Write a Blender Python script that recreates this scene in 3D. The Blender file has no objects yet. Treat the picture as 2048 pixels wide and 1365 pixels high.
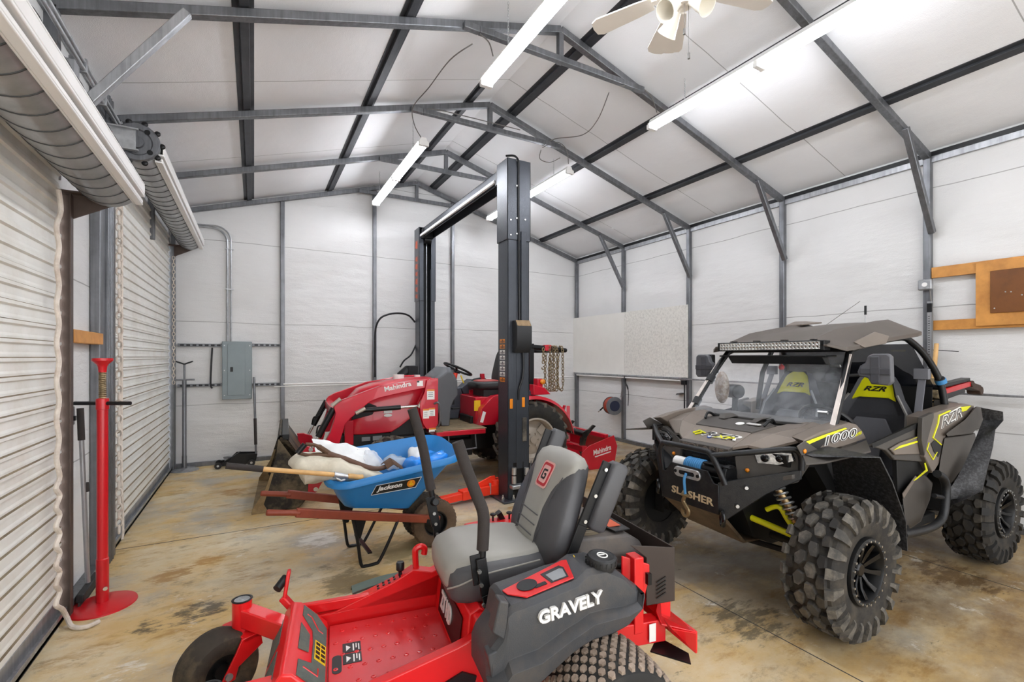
import bpy, bmesh, math, random
from math import sin, cos, pi, radians, sqrt
from mathutils import Vector, Matrix, noise

random.seed(7)
sc = bpy.context.scene
COL = sc.collection

# ------------------------------------------------------------------ camera, world, exposure
F_PX, YAW, CY, EYE = 940.6, radians(28.744), 714.0, 1.6      # pixels at 2048 x 1365; metres
cam_d = bpy.data.cameras.new('camera')
cam_d.sensor_width = 36.0
cam_d.lens = F_PX / 2048 * 36.0
cam_d.shift_y = (CY - 682.5) / 2048
cam_d.clip_start = 0.05
cam = bpy.data.objects.new('camera', cam_d)
cam.location = (0, 0, EYE)
cam.rotation_euler = (radians(90), 0, -YAW)
COL.objects.link(cam)
sc.camera = cam

wd = bpy.data.worlds.new('room_fill')
sc.world = wd
wd.use_nodes = True
bg = wd.node_tree.nodes['Background']
bg.inputs[0].default_value = (0.985, 0.99, 1.0, 1)
bg.inputs[1].default_value = 1.55  # near-white fill added from the open end behind the camera, no known source

sc.view_settings.view_transform = 'Standard'
sc.view_settings.look = 'None'
sc.view_settings.exposure = 1.08
sc.view_settings.gamma = 1.0
sc.view_settings.use_curve_mapping = False
TUBE_POWER = 22.0

# room dimensions (metres)
XL, XR, YB, YN = -1.034, 6.08, 8.25, -2.6
HE, HA, MID = 3.62, 4.67, 2.55
SL = (HA - HE) / (MID - XL)
FRAMES = [8.19, 6.73, 5.215, 3.70, 2.185, 0.67, -0.85]

# ------------------------------------------------------------------ photograph pixel -> place
_c, _s = cos(YAW), sin(YAW)
EYE_P = Vector((0, 0, EYE))
def ray(px, py):
    k = (px - 1024) / F_PX
    return Vector((_s + k * _c, _c - k * _s, (CY - py) / F_PX))
def hit(px, py, P, n):
    d = ray(px, py); P = Vector(P); n = Vector(n)
    return EYE_P + d * ((P - EYE_P).dot(n) / d.dot(n))
def onX(px, py, x): return hit(px, py, (x, 0, 0), (1, 0, 0))
def onY(px, py, y): return hit(px, py, (0, y, 0), (0, 1, 0))
def onZ(px, py, z): return hit(px, py, (0, 0, z), (0, 0, 1))
class Fr:
    """local frame of a thing: origin on the floor, +x forward, +y left, +z up"""
    def __init__(s, x, y, rot):
        a = radians(rot); s.rot = a
        s.o = Vector((x, y, 0)); s.ex = Vector((cos(a), sin(a), 0)); s.ey = Vector((-sin(a), cos(a), 0))
    def w(s, l): return s.o + l[0] * s.ex + l[1] * s.ey + Vector((0, 0, l[2]))
    def loc(s, P):
        d = P - s.o
        return Vector((d.dot(s.ex), d.dot(s.ey), d.z))
    def y(s, px, py, y): return s.loc(hit(px, py, s.w((0, y, 0)), s.ey))
    def x(s, px, py, x): return s.loc(hit(px, py, s.w((x, 0, 0)), s.ex))
    def z(s, px, py, z): return s.loc(onZ(px, py, z))
    def pl(s, px, py, P, n):
        n = Vector(n); nw = n.x * s.ex + n.y * s.ey + Vector((0, 0, n.z))
        return s.loc(hit(px, py, s.w(P), nw))

# ------------------------------------------------------------------ materials
def lin(h):
    h = h.lstrip('#')
    o = []
    for i in (0, 2, 4):
        v = int(h[i:i + 2], 16) / 255
        o.append(v / 12.92 if v <= 0.04045 else ((v + 0.055) / 1.055) ** 2.4)
    return (*o, 1)
class NT:
    def __init__(s, name):
        s.mat = bpy.data.materials.new(name); s.mat.use_nodes = True
        s.t = s.mat.node_tree; s.n = s.t.nodes; s.bs = s.n['Principled BSDF']
    def new(s, typ, ins=None, **kw):
        nd = s.n.new(typ)
        for k, v in kw.items(): setattr(nd, k, v)
        for k, v in (ins or {}).items():
            if hasattr(v, 'is_output'): s.t.links.new(v, nd.inputs[k])
            else: nd.inputs[k].default_value = v
        return nd
    def link(s, a, b): s.t.links.new(a, b)
    def ob(s, scale=(1, 1, 1), rot=(0, 0, 0), coord='Object'):
        tc = s.new('ShaderNodeTexCoord')
        return s.new('ShaderNodeMapping', {0: tc.outputs[coord], 'Scale': scale, 'Rotation': rot}).outputs[0]
    def noise(s, vec, scale, detail=4, rough=.55):
        return s.new('ShaderNodeTexNoise', {'Vector': vec, 'Scale': scale, 'Detail': detail, 'Roughness': rough}).outputs[0]
    def ramp(s, fac, stops):
        r = s.new('ShaderNodeValToRGB', {0: fac}); e = r.color_ramp.elements
        while len(e) < len(stops): e.new(.5)
        for q, (p, c) in zip(e, stops): q.position = p; q.color = c
        return r.outputs[0]
    def mix(s, fac, a, b, mode='MIX'):
        m = s.new('ShaderNodeMix', data_type='RGBA', blend_type=mode)
        for i, v in ((0, fac), (6, a), (7, b)):
            if hasattr(v, 'is_output'): s.link(v, m.inputs[i])
            else: m.inputs[i].default_value = v
        return m.outputs[2]
    def math(s, op, a, b=0.0, c=None):
        m = s.new('ShaderNodeMath', operation=op)
        for i, v in enumerate((a, b) if c is None else (a, b, c)):
            if hasattr(v, 'is_output'): s.link(v, m.inputs[i])
            else: m.inputs[i].default_value = v
        return m.outputs[0]
    def bump(s, h, strength=.3, dist=.01):
        b = s.new('ShaderNodeBump', {'Height': h, 'Strength': strength, 'Distance': dist})
        s.link(b.outputs[0], s.bs.inputs['Normal'])

def mat(name, col, rough=.5, metal=0.0, var=.12, vs=6, bump=0, bs=60, dirt=None, dirt_amt=.4, ds=4, coat=0, spec=.5):
    m = NT(name); c = lin(col)
    v = m.ob()
    n = m.noise(v, vs, 5, .6)
    lo = tuple(x * (1 - var) for x in c[:3]) + (1,); hi = tuple(min(1, x * (1 + var)) for x in c[:3]) + (1,)
    col_o = m.ramp(n, [(.3, lo), (.7, hi)])
    if dirt:
        f = m.ramp(m.noise(v, ds, 8, .7), [(.45, (0, 0, 0, 1)), (.72, (dirt_amt,) * 3 + (1,))])
        col_o = m.mix(f, col_o, lin(dirt))
    m.link(col_o, m.bs.inputs['Base Color'])
    m.bs.inputs['Roughness'].default_value = rough
    m.bs.inputs['Metallic'].default_value = metal
    m.bs.inputs['Specular IOR Level'].default_value = spec
    m.bs.inputs['Coat Weight'].default_value = coat
    if bump: m.bump(m.noise(v, bs, 4), bump, .004)
    return m.mat

def emis(name, col, power):
    m = NT(name)
    m.bs.inputs['Base Color'].default_value = (.8, .8, .8, 1)
    m.bs.inputs['Emission Color'].default_value = lin(col)
    m.bs.inputs['Emission Strength'].default_value = power
    return m.mat

def glass(name, tint='#ffffff', rough=.02, alpha=.12, dirt=0):
    m = NT(name)
    m.bs.inputs['Base Color'].default_value = lin(tint)
    m.bs.inputs['Roughness'].default_value = rough
    if dirt:
        v = m.ob()
        f = m.ramp(m.noise(v, 5, 8, .75), [(.4, (alpha,) * 3 + (1,)), (.75, (alpha + dirt,) * 3 + (1,))])
        m.link(f, m.bs.inputs['Alpha'])
    else:
        m.bs.inputs['Alpha'].default_value = alpha
    return m.mat

# ------------------------------------------------------------------ mesh builder
def frame_of(d, up=(0, 0, 1)):
    d = Vector(d).normalized(); up = Vector(up)
    if abs(d.dot(up)) > .98: up = Vector((0, 1, 0)) if abs(d.y) < .9 else Vector((1, 0, 0))
    a = d.cross(up).normalized(); b = a.cross(d).normalized()
    return a, b
class MB:
    def __init__(s): s.v = []; s.f = []; s.mi = []
    def add(s, vs, fs, mi=0):
        k = len(s.v); s.v += [tuple(v) for v in vs]
        s.f += [tuple(i + k for i in f) for f in fs]; s.mi += [mi] * len(fs)
        return s
    def box(s, c, d, rot=None, mi=0):
        R = Matrix.Identity(3) if rot is None else rot
        vs = [Vector(c) + R @ Vector((x * d[0] / 2, y * d[1] / 2, z * d[2] / 2)) for x in (-1, 1) for y in (-1, 1) for z in (-1, 1)]
        return s.add(vs, [(0, 1, 3, 2), (4, 6, 7, 5), (0, 4, 5, 1), (2, 3, 7, 6), (0, 2, 6, 4), (1, 5, 7, 3)], mi)
    def bx(s, lo, hi, mi=0):
        return s.box([(a + b) / 2 for a, b in zip(lo, hi)], [abs(b - a) for a, b in zip(lo, hi)], None, mi)
    def bar(s, p, q, w, h, up=(0, 0, 1), mi=0):
        p, q = Vector(p), Vector(q); a, b = frame_of(q - p, up)
        vs = []
        for e in (p, q):
            for x, y in ((-1, -1), (1, -1), (1, 1), (-1, 1)): vs.append(e + a * x * w / 2 + b * y * h / 2)
        return s.add(vs, [(3, 2, 1, 0), (4, 5, 6, 7), (0, 1, 5, 4), (1, 2, 6, 5), (2, 3, 7, 6), (3, 0, 4, 7)], mi)
    def cyl(s, p, q, r, n=16, r2=None, mi=0, cap=True):
        p, q = Vector(p), Vector(q); a, b = frame_of(q - p); r2 = r if r2 is None else r2
        vs = []
        for e, rr in ((p, r), (q, r2)):
            for i in range(n):
                t = 2 * pi * i / n; vs.append(e + a * rr * cos(t) + b * rr * sin(t))
        fs = [(i, (i + 1) % n, n + (i + 1) % n, n + i) for i in range(n)]
        if cap: fs += [tuple(range(n - 1, -1, -1)), tuple(range(n, 2 * n))]
        return s.add(vs, fs, mi)
    def tube(s, pts, r, n=8, mi=0, closed=False, cap=True):
        pts = [Vector(p) for p in pts]; m = len(pts)
        rr = r if isinstance(r, (list, tuple)) else [r] * m
        rings = []; a = None
        for i, p in enumerate(pts):
            if closed: d = pts[(i + 1) % m] - pts[i - 1]
            else: d = pts[min(i + 1, m - 1)] - pts[max(i - 1, 0)]
            d.normalize()
            if a is None: a, _ = frame_of(d)
            a = (a - d * a.dot(d))
            if a.length < 1e-5: a, _ = frame_of(d)
            a.normalize(); b = d.cross(a)
            rings.append([p + (a * cos(2 * pi * k / n) + b * sin(2 * pi * k / n)) * rr[i] for k in range(n)])
        vs = [v for rg in rings for v in rg]; fs = []
        for i in range(m if closed else m - 1):
            j = (i + 1) % m
            for k in range(n):
                l = (k + 1) % n
                fs.append((i * n + k, i * n + l, j * n + l, j * n + k))
        if cap and not closed: fs += [tuple(range(n - 1, -1, -1)), tuple((m - 1) * n + k for k in range(n))]
        return s.add(vs, fs, mi)
    def lathe(s, prof, o=(0, 0, 0), axis=(0, 0, 1), n=32, mi=0, closed=False):
        """prof = [(radius, height along axis)]"""
        o = Vector(o); d = Vector(axis).normalized(); a, b = frame_of(d); m = len(prof); vs = []
        for r, h in prof:
            for k in range(n):
                t = 2 * pi * k / n; vs.append(o + d * h + (a * cos(t) + b * sin(t)) * r)
        fs = []
        for i in range(m if closed else m - 1):
            j = (i + 1) % m
            for k in range(n):
                l = (k + 1) % n; fs.append((i * n + k, i * n + l, j * n + l, j * n + k))
        if not closed:
            if prof[0][0] > 1e-4: fs.append(tuple(range(n - 1, -1, -1)))
            if prof[-1][0] > 1e-4: fs.append(tuple((m - 1) * n + k for k in range(n)))
        return s.add(vs, fs, mi)
    def poly(s, pts, ext, mi=0):
        """outline of 3D points thickened by the vector ext"""
        pts = [Vector(p) for p in pts]; e = Vector(ext); n = len(pts)
        fs = [tuple(range(n - 1, -1, -1)), tuple(range(n, 2 * n))] + [(i, (i + 1) % n, n + (i + 1) % n, n + i) for i in range(n)]
        return s.add(pts + [p + e for p in pts], fs, mi)
    def loft(s, secs, mi=0, cap=True, closed=True):
        n = len(secs[0]); vs = [Vector(p) for q in secs for p in q]; fs = []
        for i in range(len(secs) - 1):
            for k in range(n if closed else n - 1):
                l = (k + 1) % n; fs.append((i * n + k, i * n + l, (i + 1) * n + l, (i + 1) * n + k))
        if cap and closed: fs += [tuple(range(n - 1, -1, -1)), tuple((len(secs) - 1) * n + k for k in range(n))]
        return s.add(vs, fs, mi)
    def ball(s, c, r, nu=16, nv=10, mi=0, e=1.0):
        r = (r, r, r) if not isinstance(r, (tuple, list)) else r
        sg = lambda x: math.copysign(abs(x) ** e, x)
        vs = [];
        for j in range(nv + 1):
            ph = -pi / 2 + pi * j / nv
            for i in range(nu):
                t = 2 * pi * i / nu
                vs.append((c[0] + r[0] * sg(cos(ph)) * sg(cos(t)), c[1] + r[1] * sg(cos(ph)) * sg(sin(t)), c[2] + r[2] * sg(sin(ph))))
        fs = [(j * nu + i, j * nu + (i + 1) % nu, (j + 1) * nu + (i + 1) % nu, (j + 1) * nu + i) for j in range(nv) for i in range(nu)]
        return s.add(vs, fs, mi)
    def grid(s, fn, nu, nv, mi=0, thick=None):
        vs = [Vector(fn(i / nu, j / nv)) for j in range(nv + 1) for i in range(nu + 1)]; w = nu + 1
        fs = [(j * w + i, j * w + i + 1, (j + 1) * w + i + 1, (j + 1) * w + i) for j in range(nv) for i in range(nu)]
        if thick is None: return s.add(vs, fs, mi)
        t = Vector(thick); k = len(vs); vs2 = [v + t for v in vs]
        fs2 = [tuple(k + q for q in reversed(f)) for f in fs]
        ed = [(j * w, (j + 1) * w) for j in range(nv)] + [((j + 1) * w + nu, j * w + nu) for j in range(nv)] + [(i + 1, i) for i in range(nu)] + [(nv * w + i, nv * w + i + 1) for i in range(nu)]
        return s.add(vs + vs2, fs + fs2 + [(a, b, k + b, k + a) for a, b in ed], mi)
    def text(s, txt, p0, p1, up, h=None, depth=.002, shear=0, fat=0, mi=0, squash=None):
        """lettering with its baseline from p0 to p1, letters rising along up"""
        cu = bpy.data.curves.new('lettering', 'FONT'); cu.body = txt; cu.shear = shear; cu.offset = fat
        cu.resolution_u = 3; cu.extrude = .01
        ob = bpy.data.objects.new('lettering', cu); COL.objects.link(ob)
        dg = bpy.context.evaluated_depsgraph_get(); dg.update()
        me = bpy.data.meshes.new_from_object(ob.evaluated_get(dg))
        vs = [v.co.copy() for v in me.vertices]; fs = [tuple(p.vertices) for p in me.polygons]
        bpy.data.objects.remove(ob); bpy.data.curves.remove(cu); bpy.data.meshes.remove(me)
        x0, x1 = min(v.x for v in vs), max(v.x for v in vs); y0, y1 = min(v.y for v in vs), max(v.y for v in vs)
        p0, p1 = Vector(p0), Vector(p1); X = p1 - p0; W = X.length; X.normalize()
        U = Vector(up); hh = U.length if h is None else h
        U = (U - X * U.dot(X)).normalized() if not squash else U.normalized(); N = X.cross(U).normalized()
        s.add([p0 + X * ((v.x - x0) / (x1 - x0) * W) + U * ((v.y - y0) / (y1 - y0) * hh) + N * (v.z / .01 * depth) for v in vs], fs, mi)
        return s
    def pieces(s):
        """separate pieces of the mesh, each a builder of its own"""
        par = list(range(len(s.v)))
        def find(i):
            while par[i] != i: par[i] = par[par[i]]; i = par[i]
            return i
        for f in s.f:
            for i in f[1:]: par[find(i)] = find(f[0])
        out = {}
        for f, m in zip(s.f, s.mi):
            r = find(f[0]); b, ix = out.setdefault(r, (MB(), {}))
            for i in f:
                if i not in ix: ix[i] = len(b.v); b.v.append(s.v[i])
            b.f.append(tuple(ix[i] for i in f)); b.mi.append(m)
        return [b for b, _ in out.values()]
    def build(s, name, mats, parent=None, bevel=0, smooth=38, seg=2, kind=None, label=None):
        if parent and name in SPLIT:
            ps = s.pieces()
            if len(ps) > 1: return [p._build(name, mats, parent, bevel, smooth, seg, kind, label) for p in ps][0]
        return s._build(name, mats, parent, bevel, smooth, seg, kind, label)
    def _build(s, name, mats, parent, bevel, smooth, seg, kind, label):
        while parent and parent.parent and parent.parent.parent: parent = parent.parent     # thing > part > sub-part, no deeper
        me = bpy.data.meshes.new(name)
        me.from_pydata(s.v, [], s.f); me.validate(); 
        mats = mats if isinstance(mats, (list, tuple)) else [mats]
        for m in mats: me.materials.append(M[m] if isinstance(m, str) else m)
        if len(me.polygons) == len(s.mi):
            me.polygons.foreach_set('material_index', s.mi)
        bm = bmesh.new(); bm.from_mesh(me); bmesh.ops.recalc_face_normals(bm, faces=bm.faces); bm.to_mesh(me); bm.free()
        if smooth:
            me.polygons.foreach_set('use_smooth', [True] * len(me.polygons))
            me.set_sharp_from_angle(angle=radians(smooth))
        o = bpy.data.objects.new(name, me); COL.objects.link(o)
        if parent: o.parent = parent
        if bevel:
            b = o.modifiers.new('bevel', 'BEVEL'); b.width = bevel; b.segments = seg; b.limit_method = 'ANGLE'; b.angle_limit = radians(40)
        if kind: o['kind'] = kind
        if label: o['label'] = label
        return o
def thing(name, label, cat, loc=(0, 0, 0), rot=0, group=None):
    o = bpy.data.objects.new(name, None); COL.objects.link(o)
    o.location = loc; o.rotation_euler = (0, 0, rot); o.empty_display_size = .1
    o['label'] = label; o['category'] = cat
    if group: o['group'] = group
    return o
def tag(o, label, cat, group=None, kind=None):
    o['label'] = label; o['category'] = cat
    if group: o['group'] = group
    if kind: o['kind'] = kind
    return o
def vthing(name, label, cat, fr):
    return thing(name, label, cat, fr.o, fr.rot)
def arc(c, r, a0, a1, n, ax=(1, 0, 0), ay=(0, 0, 1)):
    c, ax, ay = Vector(c), Vector(ax), Vector(ay)
    return [c + ax * r * cos(radians(a0 + (a1 - a0) * i / n)) + ay * r * sin(radians(a0 + (a1 - a0) * i / n)) for i in range(n + 1)]
def smooth_path(pts, k=6):
    pts = [Vector(p) for p in pts]; out = []
    for i in range(len(pts) - 1):
        p0, p1, p2, p3 = pts[max(i - 1, 0)], pts[i], pts[i + 1], pts[min(i + 2, len(pts) - 1)]
        for j in range(k):
            t = j / k
            out.append(.5 * ((2 * p1) + (p2 - p0) * t + (2 * p0 - 5 * p1 + 4 * p2 - p3) * t * t + (3 * p1 - p0 - 3 * p2 + p3) * t ** 3))
    return out + [pts[-1]]
M = {}
SPLIT = {'bolt', 'screw', 'pin', 'grip_tape', 'beadlock_bolt', 'warning_decal', 'roof_slot', 'gauge_hole', 'windscreen_clip', 'cage_clamp', 'lamp_lens', 'vent_scoop', 'data_plate', 'filler_cap', 'rear_frame', 'grip', 'lift_cable', 'brush_guard', 'hitch_frame', 'hose_fitting', 'roof_trim', 'windscreen_edge', 'pin_stripe', 'vent_slot'}
# ================================================================== materials of the place
def wall_mat(name, base, seam_axis, seam_off, seam_step, bumpy=.35, rough=.42, coord_scale=1.0):
    """white quilted insulation sheet: fine weave, soft wrinkles, taped seams"""
    m = NT(name)
    v = m.ob()
    sep = m.new('ShaderNodeSeparateXYZ', {0: v})
    big = m.noise(v, .7, 4, .5)
    c = lin(base); lo = tuple(x * .90 for x in c[:3]) + (1,)
    col = m.ramp(big, [(.3, lo), (.62, c)])
    marks = m.ramp(m.noise(v, 9, 8, .75), [(.69, (0, 0, 0, 1)), (.76, (.35, .35, .35, 1))])
    col = m.mix(marks, col, lin('#8d8880'))
    z = sep.outputs[seam_axis]
    wob = m.math('MULTIPLY', m.math('SUBTRACT', m.noise(v, 1.1, 2), .5), .06)
    q = m.math('DIVIDE', m.math('ADD', m.math('SUBTRACT', z, seam_off), wob), seam_step)
    fr = m.math('ABSOLUTE', m.math('SUBTRACT', m.math('FRACT', q), .5))
    line = m.math('LESS_THAN', fr, .0045 / seam_step)
    line = m.math('MULTIPLY', line, .62)
    col = m.mix(line, col, lin('#6f6d6a'))
    m.link(col, m.bs.inputs['Base Color'])
    m.bs.inputs['Roughness'].default_value = rough
    a = m.noise(m.ob((1, 1, 1)), 150, 2)
    w = m.noise(m.ob((.55, .55, 1.9)), 1.5, 5, .5)
    f = m.math('ADD', m.math('MULTIPLY', a, .05), m.math('MULTIPLY', w, 1.0))
    m.bump(f, bumpy, .08)
    return m.mat

M['wall_white'] = wall_mat('white insulation wall', '#e0e0df', 2, .28, 1.22, .55)
M['ceil_white'] = wall_mat('white insulation ceiling', '#f3f4f6', 1, .345, 1.75, .4)

def floor_mat():
    m = NT('stained concrete'); v = m.ob()
    st = m.ob((1, 1.5, 1), (0, 0, radians(-12)))
    st2 = m.ob((.8, 2.0, 1), (0, 0, radians(-24)))
    K = lambda x: (x, x, x, 1)
    col = m.ramp(m.noise(v, .8, 10, .66), [(.30, lin('#9c917c')), (.48, lin('#d0c1a0')), (.66, lin('#ded4bc'))])
    och = m.ramp(m.noise(st, 1.1, 12, .70), [(.40, K(0)), (.57, K(.85))])
    col = m.mix(och, col, lin('#c9a86a'))
    och2 = m.ramp(m.noise(st2, 2.3, 14, .76), [(.53, K(0)), (.64, K(.85))])
    col = m.mix(och2, col, lin('#a47e40'))
    brn = m.ramp(m.noise(st, 3.4, 14, .78), [(.54, K(0)), (.66, K(.7))])
    col = m.mix(brn, col, lin('#6d5a40'))
    gry = m.ramp(m.noise(v, .65, 10, .68), [(.50, K(0)), (.60, K(.8))])
    col = m.mix(gry, col, lin('#a2a19b'))
    # old oily soil worked into the right-hand slab, deepened to paint shade under vehicles
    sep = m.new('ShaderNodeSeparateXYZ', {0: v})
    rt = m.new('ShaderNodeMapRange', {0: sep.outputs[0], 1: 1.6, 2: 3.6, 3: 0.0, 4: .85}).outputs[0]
    oil_shade = m.math('MULTIPLY', rt, m.ramp(m.noise(st, 1.3, 10, .72), [(.34, K(.2)), (.62, K(1))]))
    col = m.mix(oil_shade, col, lin('#6b5030'))
    wht = m.ramp(m.noise(v, 3.6, 12, .76), [(.60, K(0)), (.67, K(.75))])
    col = m.mix(wht, col, lin('#e2ded3'))
    blk = m.ramp(m.noise(st2, 4.2, 14, .8), [(.61, K(0)), (.665, K(.9))])
    col = m.mix(blk, col, lin('#332d25'))
    # single stains where they lie on the slab: (photo spot, radius, colour, noise scale, threshold)
    for (px, py), rad, hexc, nsc, thr in (((400, 1222), .34, '#2b2722', 9, .52), ((300, 1255), .22, '#2f2a24', 12, .55), ((640, 1078), .42, '#e4e1d8', 7, .50), ((250, 1340), .25, '#e0dcd2', 14, .58),
                                          ((345, 1150), .30, '#9a6f2c', 8, .50), ((420, 1122), .24, '#a97a32', 8, .48), ((470, 985), .35, '#a87c3c', 7, .5), ((700, 1165), .40, '#6e6246', 5, .45), ((790, 1100), .45, '#8b7d55', 5, .45), ((1500, 1240), .55, '#57503f', 8, .52), ((1900, 1150), .6, '#5e4526', 6, .5)):
        ct = onZ(px, py, 0)
        dist = m.new('ShaderNodeVectorMath', {0: v, 1: tuple(ct)}, operation='DISTANCE').outputs['Value']
        fall = m.new('ShaderNodeMapRange', {0: dist, 1: rad * .25, 2: rad, 3: .16, 4: -.22}).outputs[0]
        f = m.ramp(m.math('ADD', m.noise(st2, nsc, 10, .75), fall), [(thr + .06, K(0)), (thr + .16, K(.8))])
        col = m.mix(f, col, lin(hexc))
    m.link(col, m.bs.inputs['Base Color'])
    r = m.ramp(m.noise(st, 2.3, 6), [(.35, K(.34)), (.7, K(.7))])
    m.link(r, m.bs.inputs['Roughness'])
    m.bump(m.noise(v, 22, 10, .75), .35, .006)
    return m.mat
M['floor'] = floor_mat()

def galv(name, col, rough=.42, metal=.75, stretch=(30, 30, 1.2)):
    m = NT(name); c = lin(col); v = m.ob(stretch)
    n = m.noise(v, 1.0, 6, .65); n2 = m.noise(m.ob(), 7, 5, .6)
    f = m.math('ADD', m.math('MULTIPLY', n, .6), m.math('MULTIPLY', n2, .4))
    o = m.ramp(f, [(.32, tuple(x * .62 for x in c[:3]) + (1,)), (.52, c), (.7, tuple(min(1, x * 1.35) for x in c[:3]) + (1,))])
    m.link(o, m.bs.inputs['Base Color'])
    m.bs.inputs['Metallic'].default_value = metal; m.bs.inputs['Roughness'].default_value = rough
    return m.mat
M['galv'] = galv('galvanised tube', '#7b7d81')
M['galv_l'] = galv('bright galvanised tube', '#a9abae')
M['purlin'] = galv('dark purlin steel', '#4b4d51', .5, .6, (6, 1, 6))
M['zinc'] = galv('zinc plated', '#c4c6c8', .35, .8, (8, 8, 8))
M['door_white'] = mat('white door slats', '#e9e9e4', .4, 0, .05, 4, dirt='#b3a58a', dirt_amt=.35, ds=2.2)
M['door_grey'] = mat('grey rolled curtain', '#a7a9aa', .32, .55, .18, 9)
M['door_groove'] = mat('dark curtain seam', '#3c3d3d', .6)
M['frame_brown'] = mat('dark brown door guide', '#54463f', .5, .2, .2)
M['cord_white'] = mat('grimy white cord', '#d9cfc4', .75, 0, .12, 20, dirt='#93755f', dirt_amt=.55, ds=8)
M['white_pl'] = mat('white painted steel', '#efeeec', .35, 0, .03)
M['white_board'] = mat('white painted board', '#e6e4de', .55, 0, .03, 3)
M['osb'] = mat('white painted strand board', '#e3e1da', .6, 0, .08, 30, bump=.6, bs=34, dirt='#9b9992', dirt_amt=.5, ds=26)
M['wood'] = mat('planed softwood', '#c98d45', .5, 0, .22, 5, dirt='#8b4f1e', dirt_amt=.7, ds=3)
M['wood_dark'] = mat('dark stained wood', '#7b4a1e', .4, 0, .35, 4, dirt='#3b2210', dirt_amt=.7, ds=4)
M['wood_pale'] = mat('pale handle wood', '#cfa468', .5, 0, .15, 12)
M['panel_grey'] = mat('grey breaker panel', '#7f8a8d', .4, .1, .05)
M['black'] = mat('black steel', '#17181a', .38, .3, .15)
M['black_pl'] = mat('black plastic', '#1c1d1f', .55, 0, .15, bump=.15, bs=120)
M['black_foam'] = mat('black foam grip', '#332e2c', .85, 0, .12, 30, bump=.3, bs=200)
M['rubber'] = mat('black rubber', '#1d1d1d', .72, 0, .2, 14, dirt='#4d463c', dirt_amt=.45, ds=5)
M['rubber_dusty'] = mat('dusty tyre rubber', '#3a3733', .82, 0, .25, 16, dirt='#7b7468', dirt_amt=.8, ds=7)
M['rubber_mud'] = mat('muddy tyre rubber', '#332c24', .8, 0, .25, 12, dirt='#7b6a50', dirt_amt=.75, ds=5)
M['chrome'] = mat('bright bolt', '#d7d8d6', .25, .9, .05)
M['bronze_steel'] = mat('old chain', '#8d7c5f', .45, .7, .35, 30)
M['tubelit'] = emis('lit fluorescent tube', '#f5f8ff', TUBE_POWER)
M['red_jack'] = mat('red enamel', '#c3101c', .35, 0, .08, coat=.3)
M['lift_red'] = mat('orange red lift arm', '#f03a1e', .4, 0, .08)
M['lift_grey'] = mat('charcoal hammered lift steel', '#41454c', .3, .35, .08, bump=.35, bs=70)
M['orange'] = mat('orange reflector', '#e2861c', .3)
M['decal_white'] = mat('white decal', '#f0efec', .45, 0, .02)
M['decal_yellow'] = mat('yellow decal', '#e9c319', .45, 0, .05)
M['decal_black'] = mat('black decal', '#1a1a1b', .45, 0, .05)
M['decal_grey'] = mat('grey decal', '#8d9194', .5, 0, .05)
M['cable'] = mat('grey cable', '#6f6c69', .6)
M['grey_conduit'] = galv('grey conduit', '#b3b5b8', .35, .7, (8, 8, 8))
# ================================================================== room shell
def roof_z(x): return HE + SL * (x - XL if x < MID else XR - x) if x < MID else HE + SL * ((2 * MID - XL) - x)
XR2 = XR
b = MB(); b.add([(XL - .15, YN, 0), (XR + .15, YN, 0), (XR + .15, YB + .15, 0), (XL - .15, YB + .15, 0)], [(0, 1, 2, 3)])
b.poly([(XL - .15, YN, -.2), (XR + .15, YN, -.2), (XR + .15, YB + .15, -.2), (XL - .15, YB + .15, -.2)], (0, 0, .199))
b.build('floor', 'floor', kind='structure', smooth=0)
# saw-cut joints in the slab
b = MB()
b.bx((XL, 4.985, 0), (2.3, 4.992, .0015)); b.bx((2.9, 3.32, 0), (XR, 3.327, .0015)); b.bx((2.62, YN, 0), (2.626, 3.3, .0015)); b.bx((4.6, YN, 0), (4.606, 6, .0015))
b.build('trim_1', 'door_groove', kind='structure', smooth=0)

EAVE = .10
zc = lambda x: HE + EAVE + SL * min(x - XL, (2 * MID - XL) - x)
def sheet(name, pts, ext, m): MB().poly(pts, ext).build(name, m, kind='structure', smooth=0)
sheet('wall_right', [(XR + .03, YN, 0), (XR + .03, YB + .1, 0), (XR + .03, YB + .1, zc(XR)), (XR + .03, YN, zc(XR))], (.08, 0, 0), 'wall_white')
sheet('wall_back', [(XL - .03, YB, 0), (XR + .11, YB, 0), (XR + .11, YB, zc(XR)), (MID, YB, zc(MID)), (XL - .03, YB, zc(XL))], (0, .08, 0), 'wall_white')
# left wall with the two roller-door openings
D1 = (-1.2, 3.87, 2.62); D2 = (4.84, 8.08, 3.16)
b = MB()
for y0, y1, z0, z1 in ((YN, D1[0], 0, 4), (D1[0], D1[1], D1[2], 4), (D1[1], D2[0], 0, 4), (D2[0], D2[1], D2[2], 4), (D2[1], YB + .1, 0, 4)):
    b.bx((XL - .09, y0, z0), (XL - .03, y1, min(z1, zc(XL))))
b.build('wall_left', 'wall_white', kind='structure', smooth=0)
b = MB()
for s in (0, 1):
    x0, x1 = (XL - .11, MID) if s == 0 else (MID, XR + .14)
    b.poly([(x0, YN, zc(x0)), (x1, YN, zc(x1)), (x1, YB + .1, zc(x1)), (x0, YB + .1, zc(x0))], (0, 0, .05))
b.build('ceiling', 'ceil_white', kind='structure', smooth=0)
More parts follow.
